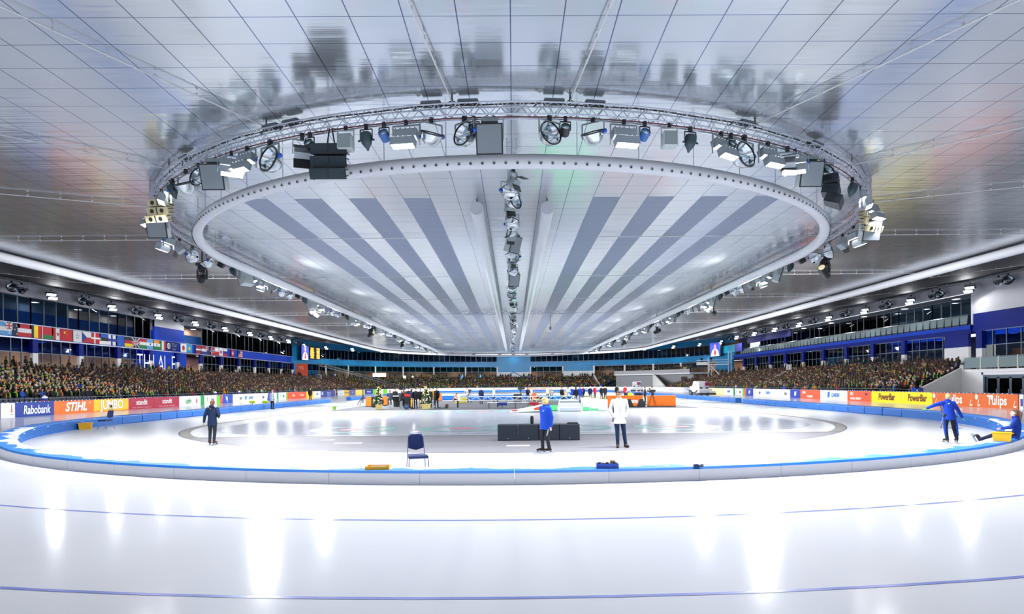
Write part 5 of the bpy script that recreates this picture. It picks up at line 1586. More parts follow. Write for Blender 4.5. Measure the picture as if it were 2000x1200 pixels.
FL = [(4, [('h', LB, W_, LB)], 'light blue and white striped'), (21, UJ(-.5, 0, 0, .5) and [('r', -.5, .5, -.5, .5, NB)] + UJ(-.5, -.02, 0, .5) + [('d', -.25, -.28, .12, W_, 5), ('d', .25, .3, .08, W_, 5), ('d', .12, .0, .08, W_, 5), ('d', .38, .04, .08, W_, 5), ('d', .25, -.32, .08, W_, 5)], 'navy starred with small cross'),
      (44, [('h', R_, W_, R_)], 'red white red banded'), (66.5, [('v', K_, Y_, R_)], 'black yellow red upright striped'), (89, [('r', -.5, .5, -.17, .5, R_), ('r', -.5, .5, -.5, -.17, G_), ('r', -.5, -.4, -.5, .5, W_)], 'red over green with white edge'), (109, [('v', R_, W_, R_), ('d', 0, 0, .22, R_, 5)], 'red and white with leaf'),
      (129, [('r', -.5, .5, -.5, .5, (200, 24, 30)), ('d', -.3, .22, .17, Y_, 5), ('d', -.1, .36, .06, Y_, 5), ('d', -.1, .06, .06, Y_, 5)], 'plain red with yellow stars'), (148, [('r', -.5, .5, -.5, .5, W_), ('d', 0, 0, .3, (60, 70, 150), 5), ('d', 0, 0, .22, W_, 5)], 'white with blossom ring'), (166, [('h', W_, R_), ('t', [(-.5, -.5), (0, 0), (-.5, .5)], B_)], 'white over red with blue wedge'),
      (184, [('r', -.5, .5, -.5, .5, R_), ('r', -.2, -.06, -.5, .5, W_), ('r', -.5, .5, -.08, .08, W_)], 'red with white cross'), (200, [('h', (30, 80, 180), K_, W_)], 'blue black white banded'), (217, [('r', -.5, .5, -.5, .5, W_), ('r', -.22, -.02, -.5, .5, B_), ('r', -.5, .5, -.13, .13, B_)], 'white with blue cross'),
      (231, [('v', (30, 90, 200), (36, 96, 206), (30, 90, 200))], 'plain bright blue'), (248, [('h', K_, R_, Y_)], 'black red gold banded'), (262, UJ(-.5, .5, -.5, .5), 'navy with red and white crossings'), (276, [('h', R_, W_, G_)], 'red white green level banded'), (290.5, [('h', LB, W_, LB), ('d', 0, 0, .12, B_)], 'pale blue and white with mark'), (303, [('h', (240, 140, 40), W_, G_), ('d', 0, 0, .1, B_)], 'orange white green banded'),
      (315, [('v', G_, W_, R_)], 'green white red upright striped'), (355.5, [('r', -.5, .5, -.5, .5, W_), ('d', 0, 0, .3, R_)], 'white with red disc'), (367, [('r', -.5, .5, -.5, .5, (40, 150, 200)), ('d', 0, 0, .2, Y_)], 'sky blue with yellow sun'), (385, [('r', -.5, .5, -.5, .5, (150, 30, 50)), ('r', -.5, .5, -.1, .1, W_)], 'dark red with thin white band'), (396, [('h', R_, W_, B_)], 'red white blue level banded'),
      (404, [('r', -.5, .5, -.5, .5, NB)] + UJ(-.5, 0, 0, .5), 'navy with small corner cross'), (412, [('r', -.5, .5, -.5, .5, R_), ('r', -.25, -.05, -.5, .5, W_), ('r', -.5, .5, -.12, .12, W_), ('r', -.2, -.1, -.5, .5, B_), ('r', -.5, .5, -.06, .06, B_)], 'red with white and blue cross'), (421, [('h', W_, R_)], 'white over red'), (429, [('r', -.5, .5, -.5, .5, W_), ('d', 0, 0, .24, R_), ('r', -.1, .1, -.22, 0, B_)], 'white with red and blue disc'), (437, [('h', W_, B_, R_)], 'white blue red banded'),
      (452, [('r', -.5, .5, -.5, .5, R_), ('r', -.08, .08, -.3, .3, W_), ('r', -.3, .3, -.1, .1, W_)], 'red square with white plus'), (467, [('h', R_, W_, R_, W_, R_, W_, R_), ('r', -.5, -.05, 0, .5, NB)], 'red and white striped with blue corner')]
for px, kd, nm in FL:
    y = on_x(px, 660, -XW).y
    flag(y, kd, nm + ' flag on the blue band of the left wall', 1.25 if nm.startswith('red square') else 1.75 if px > 60 else 1.9)
t = thing('wall_sign', 'tall thin white outlined letters on the blue wall pier behind the left crowd', 'sign', (-XW + .75, 88.4, 5.3), PI / 2)
for s_, px in (('T', 273), ('H', 287), ('I', 300), ('A', 314), ('L', 324), ('F', 338)):
    y = on_x(px, 705, -XW + .75).y
    c = bpy.data.objects.new('lettering', text_mesh(s_, 3.7, M('letter_glow', (236, 240, 255), .4, 0, .7), -.07, 0, .66)); COL.objects.link(c); c.parent = t
    c.location = (y - 88.4, -.02, 0)
t = thing('wall_sign', 'dark blue wall sign with pale round mark on the left pier', 'sign', (-XW + .22, 95.4, 8.2), PI / 2)
b = MB(); b.box((0, 0, 0), (3.3, .06, 1.35), NAVY); b.build('panel', t)
b = MB(); X = Matrix.Translation((-1.0, -.05, 0)) @ Matrix.Rotation(PI / 2, 4, 'X'); b.lathe([(.32, 0), (.45, 0), (.45, .02), (.32, .02)], WHT, 20, X); b.box((-1.0, -.05, 0), (.2, .03, .5), WHT); b.build('round_mark', t)
c = bpy.data.objects.new('lettering', text_mesh('TS.d', .75, M('print_a0b4e6', (160, 180, 230)), .0)); COL.objects.link(c); c.parent = t; c.location = (.5, -.05, .15)
c = bpy.data.objects.new('lettering', text_mesh('Lotto', .4, M('print_a0b4e6'), .0)); COL.objects.link(c); c.parent = t; c.location = (.5, -.05, -.4)
# video screens
def screen(px0, px1, py0, py1, R, label, fill):
    p, q = on_cyl(px0, py1, FAR, R), on_cyl(px1, py1, FAR, R); top = on_cyl(px0, py0, FAR, R).z
    d = Vector((q.x - p.x, q.y - p.y, 0)); L = d.length; h = top - p.z
    o = thing('video_screen', label, 'screen', (p.x, p.y, p.z), math.atan2(d.y, d.x))
    b = MB(); b.box((L / 2, .15, h / 2), (L + .15, .3, h + .15), BLACKM); b.build('casing', o)
    fill(o, L, h); return o
def ebox(o, name, x0, x1, z0, z1, col, e, y=-.02):
    b = MB(); b.box(((x0 + x1) / 2, y, (z0 + z1) / 2), (x1 - x0, .02, z1 - z0), M('screen_%02x%02x%02x_%g' % (col + (e,)), col, .4, 0, e)); b.build(name, o)
def pic(o, L, h):
    ebox(o, 'picture', 0, L, 0, h, (60, 80, 200), 1.0)
    b = MB(); m = M('screen_skin', (236, 150, 150), .4, 0, 1.0); w_ = M('screen_white', (236, 226, 246), .4, 0, 1.0); r_ = M('screen_red', (206, 50, 70), .4, 0, 1.0)
    b.ell((.5 * L, -.04, .72 * h), (.11 * L, .01, .15 * h), m, 12, 8); b.prism([(.1 * L, 0), (.9 * L, 0), (.8 * L, .38 * h), (.62 * L, .55 * h), (.38 * L, .55 * h), (.2 * L, .38 * h)], -.045, -.035, w_)
    b.prism([(.38 * L, .1 * h), (.62 * L, .1 * h), (.55 * L, .5 * h), (.45 * L, .5 * h)], -.055, -.045, r_); b.build('picture_figure', o)
def scores(o, L, h):
    ebox(o, 'picture', 0, L, 0, h, (20, 24, 40), .3)
    b = MB(); m = M('screen_amber', (250, 200, 70), .4, 0, 1.1)
    for k in range(8):
        z = h * (.95 - k * .118)
        b.box((.22 * L, -.04, z - .04 * h), (.40 * L * random.uniform(.7, 1), .01, .085 * h), m); b.box((.80 * L, -.04, z - .04 * h), (.34 * L * random.uniform(.8, 1), .01, .085 * h), m)
    b.build('score_rows', o)
screen(589, 603, 675, 703, XW - 1.2, 'left half video screen showing a skater, beside the amber score screen', pic)
screen(605, 625, 678, 701, XW - 1.2, 'amber score screen with rows of figures on the left of the far wall', scores)
screen(1387, 1407, 671, 697, XW - 1.2, 'video screen showing a skater on the right end of the far wall', pic)
# ================================================================== skaters and officials close to the camera
def face_to(dx, dy): return math.atan2(dx, -dy)
# walking skater seen from behind, left
J = stand(elL=(.27, .02, 1.15), wrL=(.33, -.05, .92), elR=(-.27, .08, 1.17), wrR=(-.16, -.20, 1.10), knL=(.085, -.02, .56), anL=(.085, .04, .17), knR=(-.08, -.03, .56), anR=(-.06, .0, .17), ftL=(.25, -1), ftR=(-.2, -1), hed=(.01, -.03, 1.62), look=(.1, -1, -.15), lean=3)
p = on_z(415, 871)
P = figure(J, (22, 40, 72), (38, 46, 56), (60, 46, 48), 'ginger', 'lowtail', SKIN, .009, True, hands='fine')
b = MB(); seg(b, J['nek'] + Vector((0, .05, .0)), (.10, .05), J['nek'] + Vector((0, .10, -.10)), (.07, .03)); b.ell(J['nek'] + Vector((0, .085, .03)), (.105, .05, .07), SKIN, 12, 8)
P.part('hood', vox(b, .012, 'hood', 4, [cloth((18, 34, 62))]), 0)
P.put('person', 'person in navy hooded jacket and dark trousers seen from behind on skates, left side', 'person', p, PI + .05, scale=.945)
# blond skater in blue, side on
J = stand(elL=(.20, .08, 1.13), wrL=(.20, .05, .88), elR=(-.2, .06, 1.13), wrR=(-.2, 0, .9), knL=(.09, -.02, .56), anL=(.09, .07, .17), knR=(-.09, -.06, .56), anR=(-.09, -.05, .17), ftL=(-.5, -.88), ftR=(-.5, -.88), look=(-.48, -.88, -.08), lean=1)
P = figure(J, (16, 66, 176), (30, 34, 42), (40, 30, 30), 'blond', 'bob', SKIN2, .009, True, collar=(12, 54, 170), hands='fine', wide=1.18)
b = MB(); seg(b, J['nek'] + Vector((0, .05, -.02)), (.10, .06), J['nek'] + Vector((0, .10, -.12)), (.08, .035)); b.ell(J['nek'] + Vector((0, .07, .02)), (.11, .07, .07), SKIN, 12, 8)
P.part('hood', vox(b, .012, 'hood', 4, [cloth((10, 58, 190))]), 0)
b = MB()
for k in range(5): b.ell((.186 - .011 * k, -.012 - .010 * k, .86 - .065 * k), (.012, .022, .04), WHT, 8, 6)
P.part('trouser_print', b, 0, True, 'white print on the thigh')
b = MB(); b.ell((.05, -.133, 1.33), (.035, .01, .02), WHT, 8, 6); P.part('chest_badge', b, 0)
P.put('person', 'blond person in bright blue jacket standing side on wearing skates before black cabinets', 'person', on_z(1066, 887), -PI / 2 + .6, scale=.985)
# tall man in the white jacket
J = stand(arms='pocket', knL=(.14, -.0, .50), anL=(.19, .01, .10), ftL=(.35, -1), ftR=(-.25, -1), anR=(-.06, -.03, .10), knR=(-.07, -.03, .5), look=(-.12, -1, -.08))
pf = lambda c, n: 1 if (abs(c.x) > .135 and c.z < 1.30 and c.y > -.07 and abs(c.x) < .215 and c.z > .80) else 0
P = figure(J, (236, 234, 230), (26, 44, 74), (58, 48, 46), 'brown', 'short', SKIN, .009, hands='none', collar=(232, 232, 234), paint=([(30, 34, 60)], pf), wide=1.22, hem=.20)
h = J['hed']; H = head_frame(J); b = MB()
for s in (-1, 1):
    c = h + H @ Vector((s * .033, -.098, .012)); X = Matrix.Translation(c) @ (H.to_4x4()) @ Matrix.Rotation(PI / 2, 4, 'X')
    b.lathe([(.022, -.004), (.027, -.004), (.027, .004), (.022, .004), (.022, -.004)], BLACKM, 12, X); b.cyl(h + H @ Vector((s * .058, -.095, .014)), h + H @ Vector((s * .082, .0, .012)), .004, BLACKM, n=5)
b.cyl(h + H @ Vector((-.01, -.1, .014)), h + H @ Vector((.01, -.1, .014)), .004, BLACKM, n=5); P.part('spectacles', b, 0)
b = MB(); b.box((0, -.150, 1.14), (.012, .012, .50), M('zip_grey', (190, 190, 192), .5)); P.part('zip', b, 0)
P.put('person', 'tall man in a white jacket with hands in pockets and dark blue trousers', 'person', on_z(1210, 875), .05, scale=1.085)
# skater with green gloves, bending, right
J = stand(hipL=(.1, .0, .98), hipR=(-.1, 0, .98), pel=(0, 0, 1.0), wai=(0, -.02, 1.13), che=(0, -.06, 1.30), nek=(-.01, -.12, 1.46), hed=(-.08, -.19, 1.585), look=(-.85, -.7, -.55), shL=(.18, -.08, 1.40), shR=(-.18, -.08, 1.39),
          elL=(.44, -.10, 1.33), wrL=(.65, -.16, 1.22), elR=(-.36, -.12, 1.15), wrR=(-.52, -.16, .90), knL=(.12, -.03, .56), anL=(.10, .02, .17), knR=(-.17, -.05, .56), anR=(-.235, .0, .17), ftL=(.1, -1), ftR=(-.3, -1))
P = figure(J, (14, 54, 160), (24, 28, 36), (30, 32, 40), 'blond', 'bun', SKIN2, .009, True, gloves=(110, 200, 40), hands='fine', wide=1.04, collar=(12, 50, 180))
for s in (-1, 1):
    b = MB(); seg(b, J['hip' + 'LR'[s < 0]] + Vector((s * .085, .01, -.1)), (.016, .05), J['an' + 'LR'[s < 0]] + Vector((s * .046, .01, .1)), (.012, .03), (0, 1, 0)); P.part('side_stripe', vox(b, .01, 'side_stripe', 2, [cloth((14, 70, 190))]), 0)
b = MB(); b.ell((.05, .055, 1.38), (.022, .008, .022), WHT, 8, 6); P.part('back_badge', b, 0)
p = on_z(1855, 867)
P.put('person', 'blond skater in blue jacket with lime green gloves spreading both arms, right side', 'person', p, PI - .05, scale=.98)
# sitting skater with the ponytail
J = joints(pel=(0, 0, .12), wai=(0, .03, .27), che=(0, .02, .45), nek=(0, .0, .63), hed=(0, -.03, .78), look=(-.05, -1, .02), shL=(.17, .01, .56), shR=(-.17, .01, .56), elL=(.24, -.12, .34), wrL=(.15, -.34, .30), elR=(-.24, -.10, .33), wrR=(-.16, -.33, .28),
           hipL=(.09, -.02, .11), hipR=(-.09, -.02, .11), knL=(.10, -.46, .12), knR=(-.10, -.46, .12), anL=(.09, -.90, -.08), anR=(-.12, -.86, -.08), ftL=(.1, -.55, 1), ftR=(-.1, -.6, 1))
P = figure(J, (14, 50, 138), (22, 30, 56), (30, 32, 44), 'long_brown', 'pony', SKIN2, .009, True, hands='fine', collar=(14, 48, 150))
p = on_z(1984, 857, pad_h(.72) + .0)
P.put('person', 'long haired skater in blue jacket sitting on the pads beside the yellow crate', 'person', (p.x, p.y, pad_h(.72) + .02), face_to(-.78, .62))

# crates, tray, boxes by the pads
def crate(col, w_, d_, h_):
    P = Proto(); m = M('crate_%02x%02x%02x' % col, col, .45); t = .025
    b = MB(); n = [(-w_ / 2 * .88, -d_ / 2 * .88, 0), (w_ / 2 * .88, -d_ / 2 * .88, 0), (w_ / 2 * .88, d_ / 2 * .88, 0), (-w_ / 2 * .88, d_ / 2 * .88, 0)]
    u = [(-w_ / 2, -d_ / 2, h_), (w_ / 2, -d_ / 2, h_), (w_ / 2, d_ / 2, h_), (-w_ / 2, d_ / 2, h_)]
    k = [(x * .9, y * .86, z) for x, y, z in u]; kk = [(x * .9, y * .86, .03) for x, y, z in n]
    b.add(n + u + k + kk, [(3, 2, 1, 0), (0, 1, 5, 4), (1, 2, 6, 5), (2, 3, 7, 6), (3, 0, 4, 7), (4, 5, 9, 8), (5, 6, 10, 9), (6, 7, 11, 10), (7, 4, 8, 11), (9, 8, 12, 13), (10, 9, 13, 14), (11, 10, 14, 15), (8, 11, 15, 12), (12, 15, 14, 13)], m); P.part('tub', b)
    b = MB(); b.path([(-w_ / 2, -d_ / 2, h_), (w_ / 2, -d_ / 2, h_), (w_ / 2, d_ / 2, h_), (-w_ / 2, d_ / 2, h_)], .018, m, 6, True); P.part('rim', b, 0)
    for s in (-1, 1):
        b = MB(); b.path([(s * (w_ / 2 + .005), -.08, h_ - .03), (s * (w_ / 2 + .05), -.06, h_ - .02), (s * (w_ / 2 + .05), .06, h_ - .02), (s * (w_ / 2 + .005), .08, h_ - .03)], .012, m, 5); P.part('handle', b, 0)
    return P
CR = crate((250, 186, 20), .60, .40, .32)
p = on_z(1957, 862, pad_h(.68))
CR.put('plastic_crate', 'yellow plastic crate on the pads in front of the sitting skater', 'crate', (p.x, p.y, pad_h(.68)), face_to(.62, .78) + PI, scale=.8)
p = on_z(167, 839)
crate((236, 176, 30), .58, .42, .32).put('plastic_crate', 'yellow plastic crate on the ice against the left blue pads', 'crate', p, .5, scale=1.0)
TRY = Proto(); b = MB(); m = M('tray_yellow', (250, 182, 16), .45)
b.box((0, 0, .01), (.50, .34, .02), m)
for s in (-1, 1): b.box((0, s * .17, .035), (.52, .02, .07), m); b.box((s * .25, 0, .035), (.02, .34, .07), m)
TRY.part('tray', b); b = MB(); b.box((.02, -.02, .045), (.34, .20, .04), M('tray_shadow', (110, 74, 20), .6)); TRY.part('inner_shade', b)  # dark slab inside the tray: its shade put into the colour
p = on_z(739, 916, .285); TRY.put('plastic_tray', 'shallow yellow tray lying on the near pads left of the chair', 'tray', p, .05)
TB = Proto(); b = MB(); m = M('tool_blue', (20, 72, 176), .45)
b.box((0, 0, .01), (.46, .26, .02), m)
for s in (-1, 1): b.box((0, s * .13, .05), (.46, .02, .10), m); b.box((s * .23, 0, .05), (.02, .26, .10), m)
TB.part('tray', b)
for k in range(7):
    b = MB(); b.box((-.17 + .055 * k, random.uniform(-.06, .06), .08), (.04, .12, .07), (BLACKM, GREYB, M('tool_brown', (150, 112, 84), .6))[k % 3], Matrix.Rotation(random.uniform(-.6, .6), 3, 'Z')); TB.part('tool', b)
b = MB(); b.bbox((.12, .02, .12), (.12, .10, .09), M('tool_brown'), .02); TB.part('cloth_bundle', b)
p = on_z(1186, 914, .285); TB.put('tool_tray', 'blue tray full of small tools lying on the near pads, right of middle', 'tray', p, -.05)
b = MB(); b.bbox((0, 0, .02), (.22, .10, .04), BLACKM, .015); b.box((-.05, 0, .05), (.10, .06, .02), m); b.cyl((.05, 0, .05), (.13, 0, .05), .015, GREYB)
p = on_z(1364, 912, .29); tag(b.build('hand_tool', loc=p), 'small dark hand tool lying on the near pads, right side', 'tool')

# ------------------------------------------------------------------ stacking chairs
CH = Proto(); LEGM = M('chair_chrome', (138, 142, 176), .25, .7); NV = M('chair_navy', (12, 38, 92), .7)
b = MB()
pts = [(-.225, -.22), (.225, -.22), (.235, -.15), (.225, .2), (.18, .23), (-.18, .23), (-.225, .2), (-.235, -.15)]
b.add([(x, y, .42) for x, y in pts] + [(x, y, .455) for x, y in pts] + [(x * .88, y * .88, .485) for x, y in pts], [tuple(range(7, -1, -1))] + [(i, (i + 1) % 8, 8 + (i + 1) % 8, 8 + i) for i in range(8)] + [(8 + i, 8 + (i + 1) % 8, 16 + (i + 1) % 8, 16 + i) for i in range(8)] + [tuple(range(16, 24))], NV)
CH.part('seat', b)
b = MB(); R10 = Matrix.Rotation(math.radians(-11), 4, 'X'); b.T = Matrix.Translation((0, .22, .47)) @ R10
b.prism([(0, .10), (.18, .15), (.165, .42), (.135, .47), (.07, .485), (-.07, .485), (-.135, .47), (-.165, .42), (-.18, .15)], -.028, .022, NV); CH.part('backrest', b)
b = MB(); b.path([R10 @ Vector(v) + Vector((0, .22, .47)) for v in ((-.205, 0, -.05), (-.20, 0, .12), (-.175, 0, .44), (-.13, 0, .505), (-.06, 0, .53), (.06, 0, .53), (.13, 0, .505), (.175, 0, .44), (.20, 0, .12), (.205, 0, -.05))], .013, LEGM, 6); CH.part('back_frame', b)
b = MB(); b.path([(-.22, -.2, .41), (.22, -.2, .41), (.215, .2, .41), (-.215, .2, .41)], .012, LEGM, 6, True); CH.part('seat_frame', b)
for x, y, dx, dy in ((-.22, -.2, -.03, -.02), (.22, -.2, .03, -.02), (-.205, .21, -.03, .09), (.205, .21, .03, .09)):
    b = MB(); b.cyl((x, y, .42), (x + dx, y + dy, .0), .013, LEGM, n=6); b.cyl((x + dx, y + dy, 0), (x + dx * .95, y + dy * .95, .03), .017, BLACKM, n=6); CH.part('leg', b)
p = on_z(822, 922); CH.put('stacking_chair', 'navy padded chair with chrome legs standing behind the near pads', 'chair', (p.x, 15.15, 0), .30, scale=1.0)
p = on_z(206, 839); CH.put('stacking_chair', 'navy padded chair seen from the side by the left blue pads', 'chair', p, -PI / 2 - .15, scale=1.02)
p = on_z(1856, 837); CH.put('stacking_chair', 'navy padded chair half hidden behind the bending skater', 'chair', p, PI / 2 - .55, scale=1.18)

# ------------------------------------------------------------------ black cabinets on the mat
KB = Proto(); b = MB(); b.bbox((0, .3, .30), (.765, .6, .60), M('cabinet_black', (28, 36, 50), .5), .015); KB.part('cabinet', b)
b = MB(); b.box((0, -.006, .30), (.70, .012, .54), M('cabinet_front', (22, 32, 48), .7)); KB.part('front_cloth', b)
b = MB(); b.cyl((.0, -.012, .09), (0, -.02, .09), .02, GREYB, n=10); KB.part('badge', b)
p = on_z(992, 862)
for i in range(4):
    KB.put('speaker_cabinet', 'low black speaker cabinet on the grey mat, %s from the left of four' % nth(i), 'speaker cabinet', (p.x + .775 * i, p.y, .008), 0, 'black cabinets on the mat')
b = MB(); b.path([(p.x - .5, p.y - .02, .02), (p.x - .6, p.y - .2, .02), (p.x - .45, p.y - .5, .02), (p.x - .2, p.y - .55, .02)], .012, BLACKM, 5); 
q = on_y(1039, 831, p.y + .35)
b = MB(); b.bbox((0, 0, .15), (.13, .13, .30), BLACKM, .05); b.ell((0, 0, .28), (.064, .064, .05), BLACKM, 10, 6); tag(b.build('black_case', loc=(q.x, q.y, .60)), 'upright rounded black case standing on the black cabinets', 'case')
q = on_y(1118, 831, p.y + .3)
b = MB(); b.bbox((0, 0, .03), (.42, .3, .06), BLACKM, .02); b.box((0, 0, .065), (.36, .24, .01), ARRAY); tag(b.build('flat_case', loc=(q.x, q.y, .60)), 'flat black case lying on the rightmost black cabinet', 'case')

# ================================================================== infield crew, far middle
def crew(px, py, label, jacket, trousers, hair='dark', style='short', facing=0.0, J=None, v=.022, scale=1.0, z=.02, shoes=(28, 28, 32), cat='person', **kw):
    P = figure(J or stand(), jacket, trousers, shoes, hair, style, v=v, **kw)
    p = on_z(px, py, z); P.put('person', label, cat, p, facing, scale=scale)
    return p
BK, NVY, DG = (20, 22, 27), (22, 34, 66), (50, 54, 62)
crew(532, 800, 'man in white jacket and black trousers seen from behind by the left pads', (228, 230, 232), (30, 34, 46), 'grey', 'short', PI - .3, v=.018, z=0)
crew(606, 784, 'slim official in dark clothes standing behind the left pads', BK, BK, 'brown', 'short', .3, stand(step=.12), z=0, scale=1.03)
bar = lambda: sit(.76, 12, arms=1)
crew(772, 794, 'man in black facing the camera behind the round table', BK, BK, 'brown', 'short', .1, stand(arms='front'))
crew(789, 794, 'person in brown jacket standing behind the studio table', (92, 62, 44), BK, 'brown', 'long', PI)
crew(798, 792, 'dark dressed person behind the red desk top', (24, 36, 60), BK, 'dark', 'short', .4)
crew(804, 799, 'woman in navy top and yellow trousers right of the studio table', (24, 28, 56), (236, 178, 20), 'dark', 'bob', PI / 2 + .3, stand(arms='front'))
crew(812, 799, 'man in black with a white badge right of the yellow trousers', (26, 28, 36), BK, 'brown', 'short', -.3, scale=1.04)
crew(821, 798, 'woman in black coat with bare legs left of the right tree', BK, (206, 160, 140), 'dark', 'long', .2)
crew(840, 796, 'man in dark green coat behind the right tree', (20, 44, 50), BK, 'brown', 'short', .3)
crew(846, 793, 'person in mustard jacket between two dark figures', (206, 150, 20), BK, 'dark', 'short', 0)
crew(853, 798, 'tall man in long black coat right of the right tree', (16, 18, 24), (18, 20, 26), 'dark', 'short', -.4, scale=1.07, hem=.35)
for px, py, lb, jk, hr in ((762, 797, 'man in grey blue jacket on a bar stool seen from behind', (60, 74, 92), 'brown'), (783, 799, 'man in charcoal jacket on a bar stool seen from behind', (36, 40, 48), 'grey')):
    crew(px, py, lb, jk, (24, 26, 34), hr, 'short', PI + (.3 if px < 770 else -.2), bar())
crew(887, 789, 'crouching person in orange brown jacket beside the black gear', (196, 110, 30), BK, 'dark', 'short', PI / 2, sit(.35, 25, arms=1))
crew(913, 786, 'cameraman in black and white bending over a tripod', (212, 212, 216), BK, 'dark', 'short', -.6, stand(arms='camera', lean=12))
crew(940, 790, 'man in navy jacket and white cap behind the low white truss', (26, 42, 92), (40, 52, 84), 'white', 'short', PI - .2, wide=1.1)
crew(965, 787, 'man in white jacket and black trousers behind the low white truss', (228, 228, 230), BK, 'grey', 'short', PI / 2 + .4)
crew(1031, 788, 'woman in dark navy with arms folded left of the orange seated person', (20, 30, 64), NVY, 'brown', 'bob', .3, stand(arms='front'))
crew(1036, 786, 'person in cream coat behind the navy woman', (222, 212, 200), BK, 'brown', 'short', .2)
crew(1043, 789, 'seated person in orange jacket behind the low truss', (238, 90, 34), (240, 140, 40), 'dark', 'short', .3, sit(.45, 10))
crew(1070, 782, 'person in cream jacket left of the striped referee', (226, 216, 196), BK, 'brown', 'bob', -.4)
crew(1077, 783, 'official in black and white striped shirt', (236, 236, 238), BK, 'red', 'short', .2, paint=([(20, 20, 24)], lambda c, n: 1 if int(c.z / .085) % 2 == 0 else 0))
crew(1098, 788, 'person in black at the left of the podium crowd', BK, BK, 'dark', 'short', .6)
crew(1103, 786, 'child in peach orange top beside the person in black', (240, 160, 130), (60, 50, 60), 'brown', 'short', .2, scale=.8)
crew(1110, 788, 'woman in pale blue jacket on the podium carpet', (176, 206, 238), (30, 60, 120), 'dark', 'long', .5, stand(arms='front'))
crew(1117, 786, 'person in blue jacket and white hat in the podium crowd', (28, 80, 200), NVY, 'white', 'short', -.4)
crew(1125, 789, 'person in black seen from behind in the podium crowd', BK, BK, 'dark', 'bob', PI)
crew(1133, 787, 'tall person in royal blue at the podium crowd', (20, 70, 200), (30, 60, 130), 'brown', 'short', PI - .4, scale=1.03)
crew(1139, 784, 'person in black and red scarf in the podium crowd', (30, 24, 30), BK, 'brown', 'long', -.7, scarf=(190, 40, 60))
crew(1153, 783, 'man in dark navy tracksuit right of the podium crowd', (18, 32, 72), (18, 32, 72), 'blond', 'short', -.3)
crew(1162, 780, 'person in dark red jacket behind the white and orange chairs', (170, 24, 44), BK, 'grey', 'short', .5)
crew(1175, 782, 'man in black left of the white jacket man, front one', (22, 24, 28), BK, 'dark', 'short', .4)
crew(1182, 781, 'man in black left of the white jacket man, rear one', (34, 32, 34), BK, 'brown', 'short', .1)
crew(1205, 780, 'broad person in black with a green cap beyond the white jacket man', (28, 24, 26), BK, 'green', 'short', .3, wide=1.15, scale=1.06)
crew(1221, 778, 'person in red jacket beyond the orange barrier', (196, 30, 44), BK, 'brown', 'short', -.4)
for px, lb, jk, hr in ((1223, 'seated person in navy behind the orange barrier, left one', (22, 34, 70), 'dark'), (1231, 'seated person in yellow jacket behind the orange barrier', (240, 214, 20), 'brown'), (1243, 'seated person in navy behind the orange barrier, middle one', (20, 28, 60), 'grey'), (1251, 'seated person in navy behind the orange barrier, right one', (24, 30, 56), 'brown')):
    crew(px, 788, lb, jk, NVY, hr, 'short', random.uniform(-.4, .4), sit(.45, 4))
crew(1260, 792, 'man in black standing at the left of the filming cameraman', (22, 26, 34), BK, 'brown', 'short', PI / 2 - .3)
crew(1275, 790, 'cameraman in dark jacket filming at a tripod on the right', (30, 36, 48), BK, 'dark', 'short', -PI / 2 + .2, stand(arms='camera', lean=6), wide=1.12)
for px, py, lb, R in ((480, 764, 'first', 0),): pass
# stewards in front of the left stand
for i, (px, lb) in enumerate(((83, 'nearest steward in blue and red jacket before the left crowd'), (418, 'steward in blue and white jacket before the left crowd, by the navy skater'), (465, 'far steward in blue and red jacket before the left crowd'))):
    y = on_x(px, 775, -37.1).y
    figure(stand(arms='front'), (28, 60, 170), (30, 36, 60), hair='dark', style='short', v=.022, paint=([(206, 40, 60), (236, 236, 240)], lambda c, n: 2 if c.z > 1.33 and n.y > .2 else (1 if abs(c.x) > .13 and c.z < 1.2 else 0))).put('person', lb, 'person', (-36.95, y, 0), -PI / 2 - .2)
for i, (px, lb) in enumerate(((1786, 'person in blue jacket before the right stand, by the sloping wall'), (1799, 'person in blue and red jacket at the foot of the sloping wall'), (1532, 'steward in blue jacket before the right stand, half way along'))):
    y = on_x(px, 765, 37.0).y
    figure(stand(), (28, 76, 180) if i != 1 else (40, 40, 120), (30, 36, 60), hair='grey' if i else 'brown', style='short', v=.022).put('person', lb, 'person', (36.95, y, 0), PI / 2 + .3)

# ------------------------------------------------------------------ decorated trees
TREE = Proto(); GRN = M('fir_green', (24, 56, 34), .7); GRN2 = M('fir_green_light', (54, 84, 40), .7); rt = random.Random(3)
b = MB(); b.cyl((0, 0, .3), (0, 0, 1.95), .035, M('fir_trunk', (70, 50, 36), .8), .01, 7); TREE.part('trunk', b)
b = MB()
for k in range(620):
    z = .42 + 1.55 * (rt.random() ** 1.15); r = .50 * (1 - (z - .42) / 1.66) * rt.uniform(.55, 1.05) + .02; a = rt.random() * 2 * PI
    o_ = Vector((math.cos(a) * r, math.sin(a) * r, z)); d = Vector((math.cos(a), math.sin(a), rt.uniform(-.5, .25))).normalized(); s_ = d.cross(Vector((0, 0, 1))) * .045
    b.add([o_ - d * .12 + s_, o_ - d * .12 - s_, o_ + d * .10, o_ - d * .05 + Vector((0, 0, .04))], [(0, 1, 2), (0, 2, 3), (1, 3, 2)], GRN if k % 3 else GRN2)
TREE.part('branches', b)
bm_ = MB(); bm_.ell((0, 0, 0), (.022, .022, .026), M('fairy_light', (255, 226, 150), .4, 0, 3.0), 6, 4); light_me = bm_.mesh('fairy_light')
for k in range(90):
    z = .45 + 1.5 * rt.random(); r = .50 * (1 - (z - .42) / 1.66) + .03; a = rt.random() * 2 * PI
    c_ = light_me.copy(); c_.transform(Matrix.Translation((math.cos(a) * r, math.sin(a) * r, z))); TREE.part('fairy_light', c_)
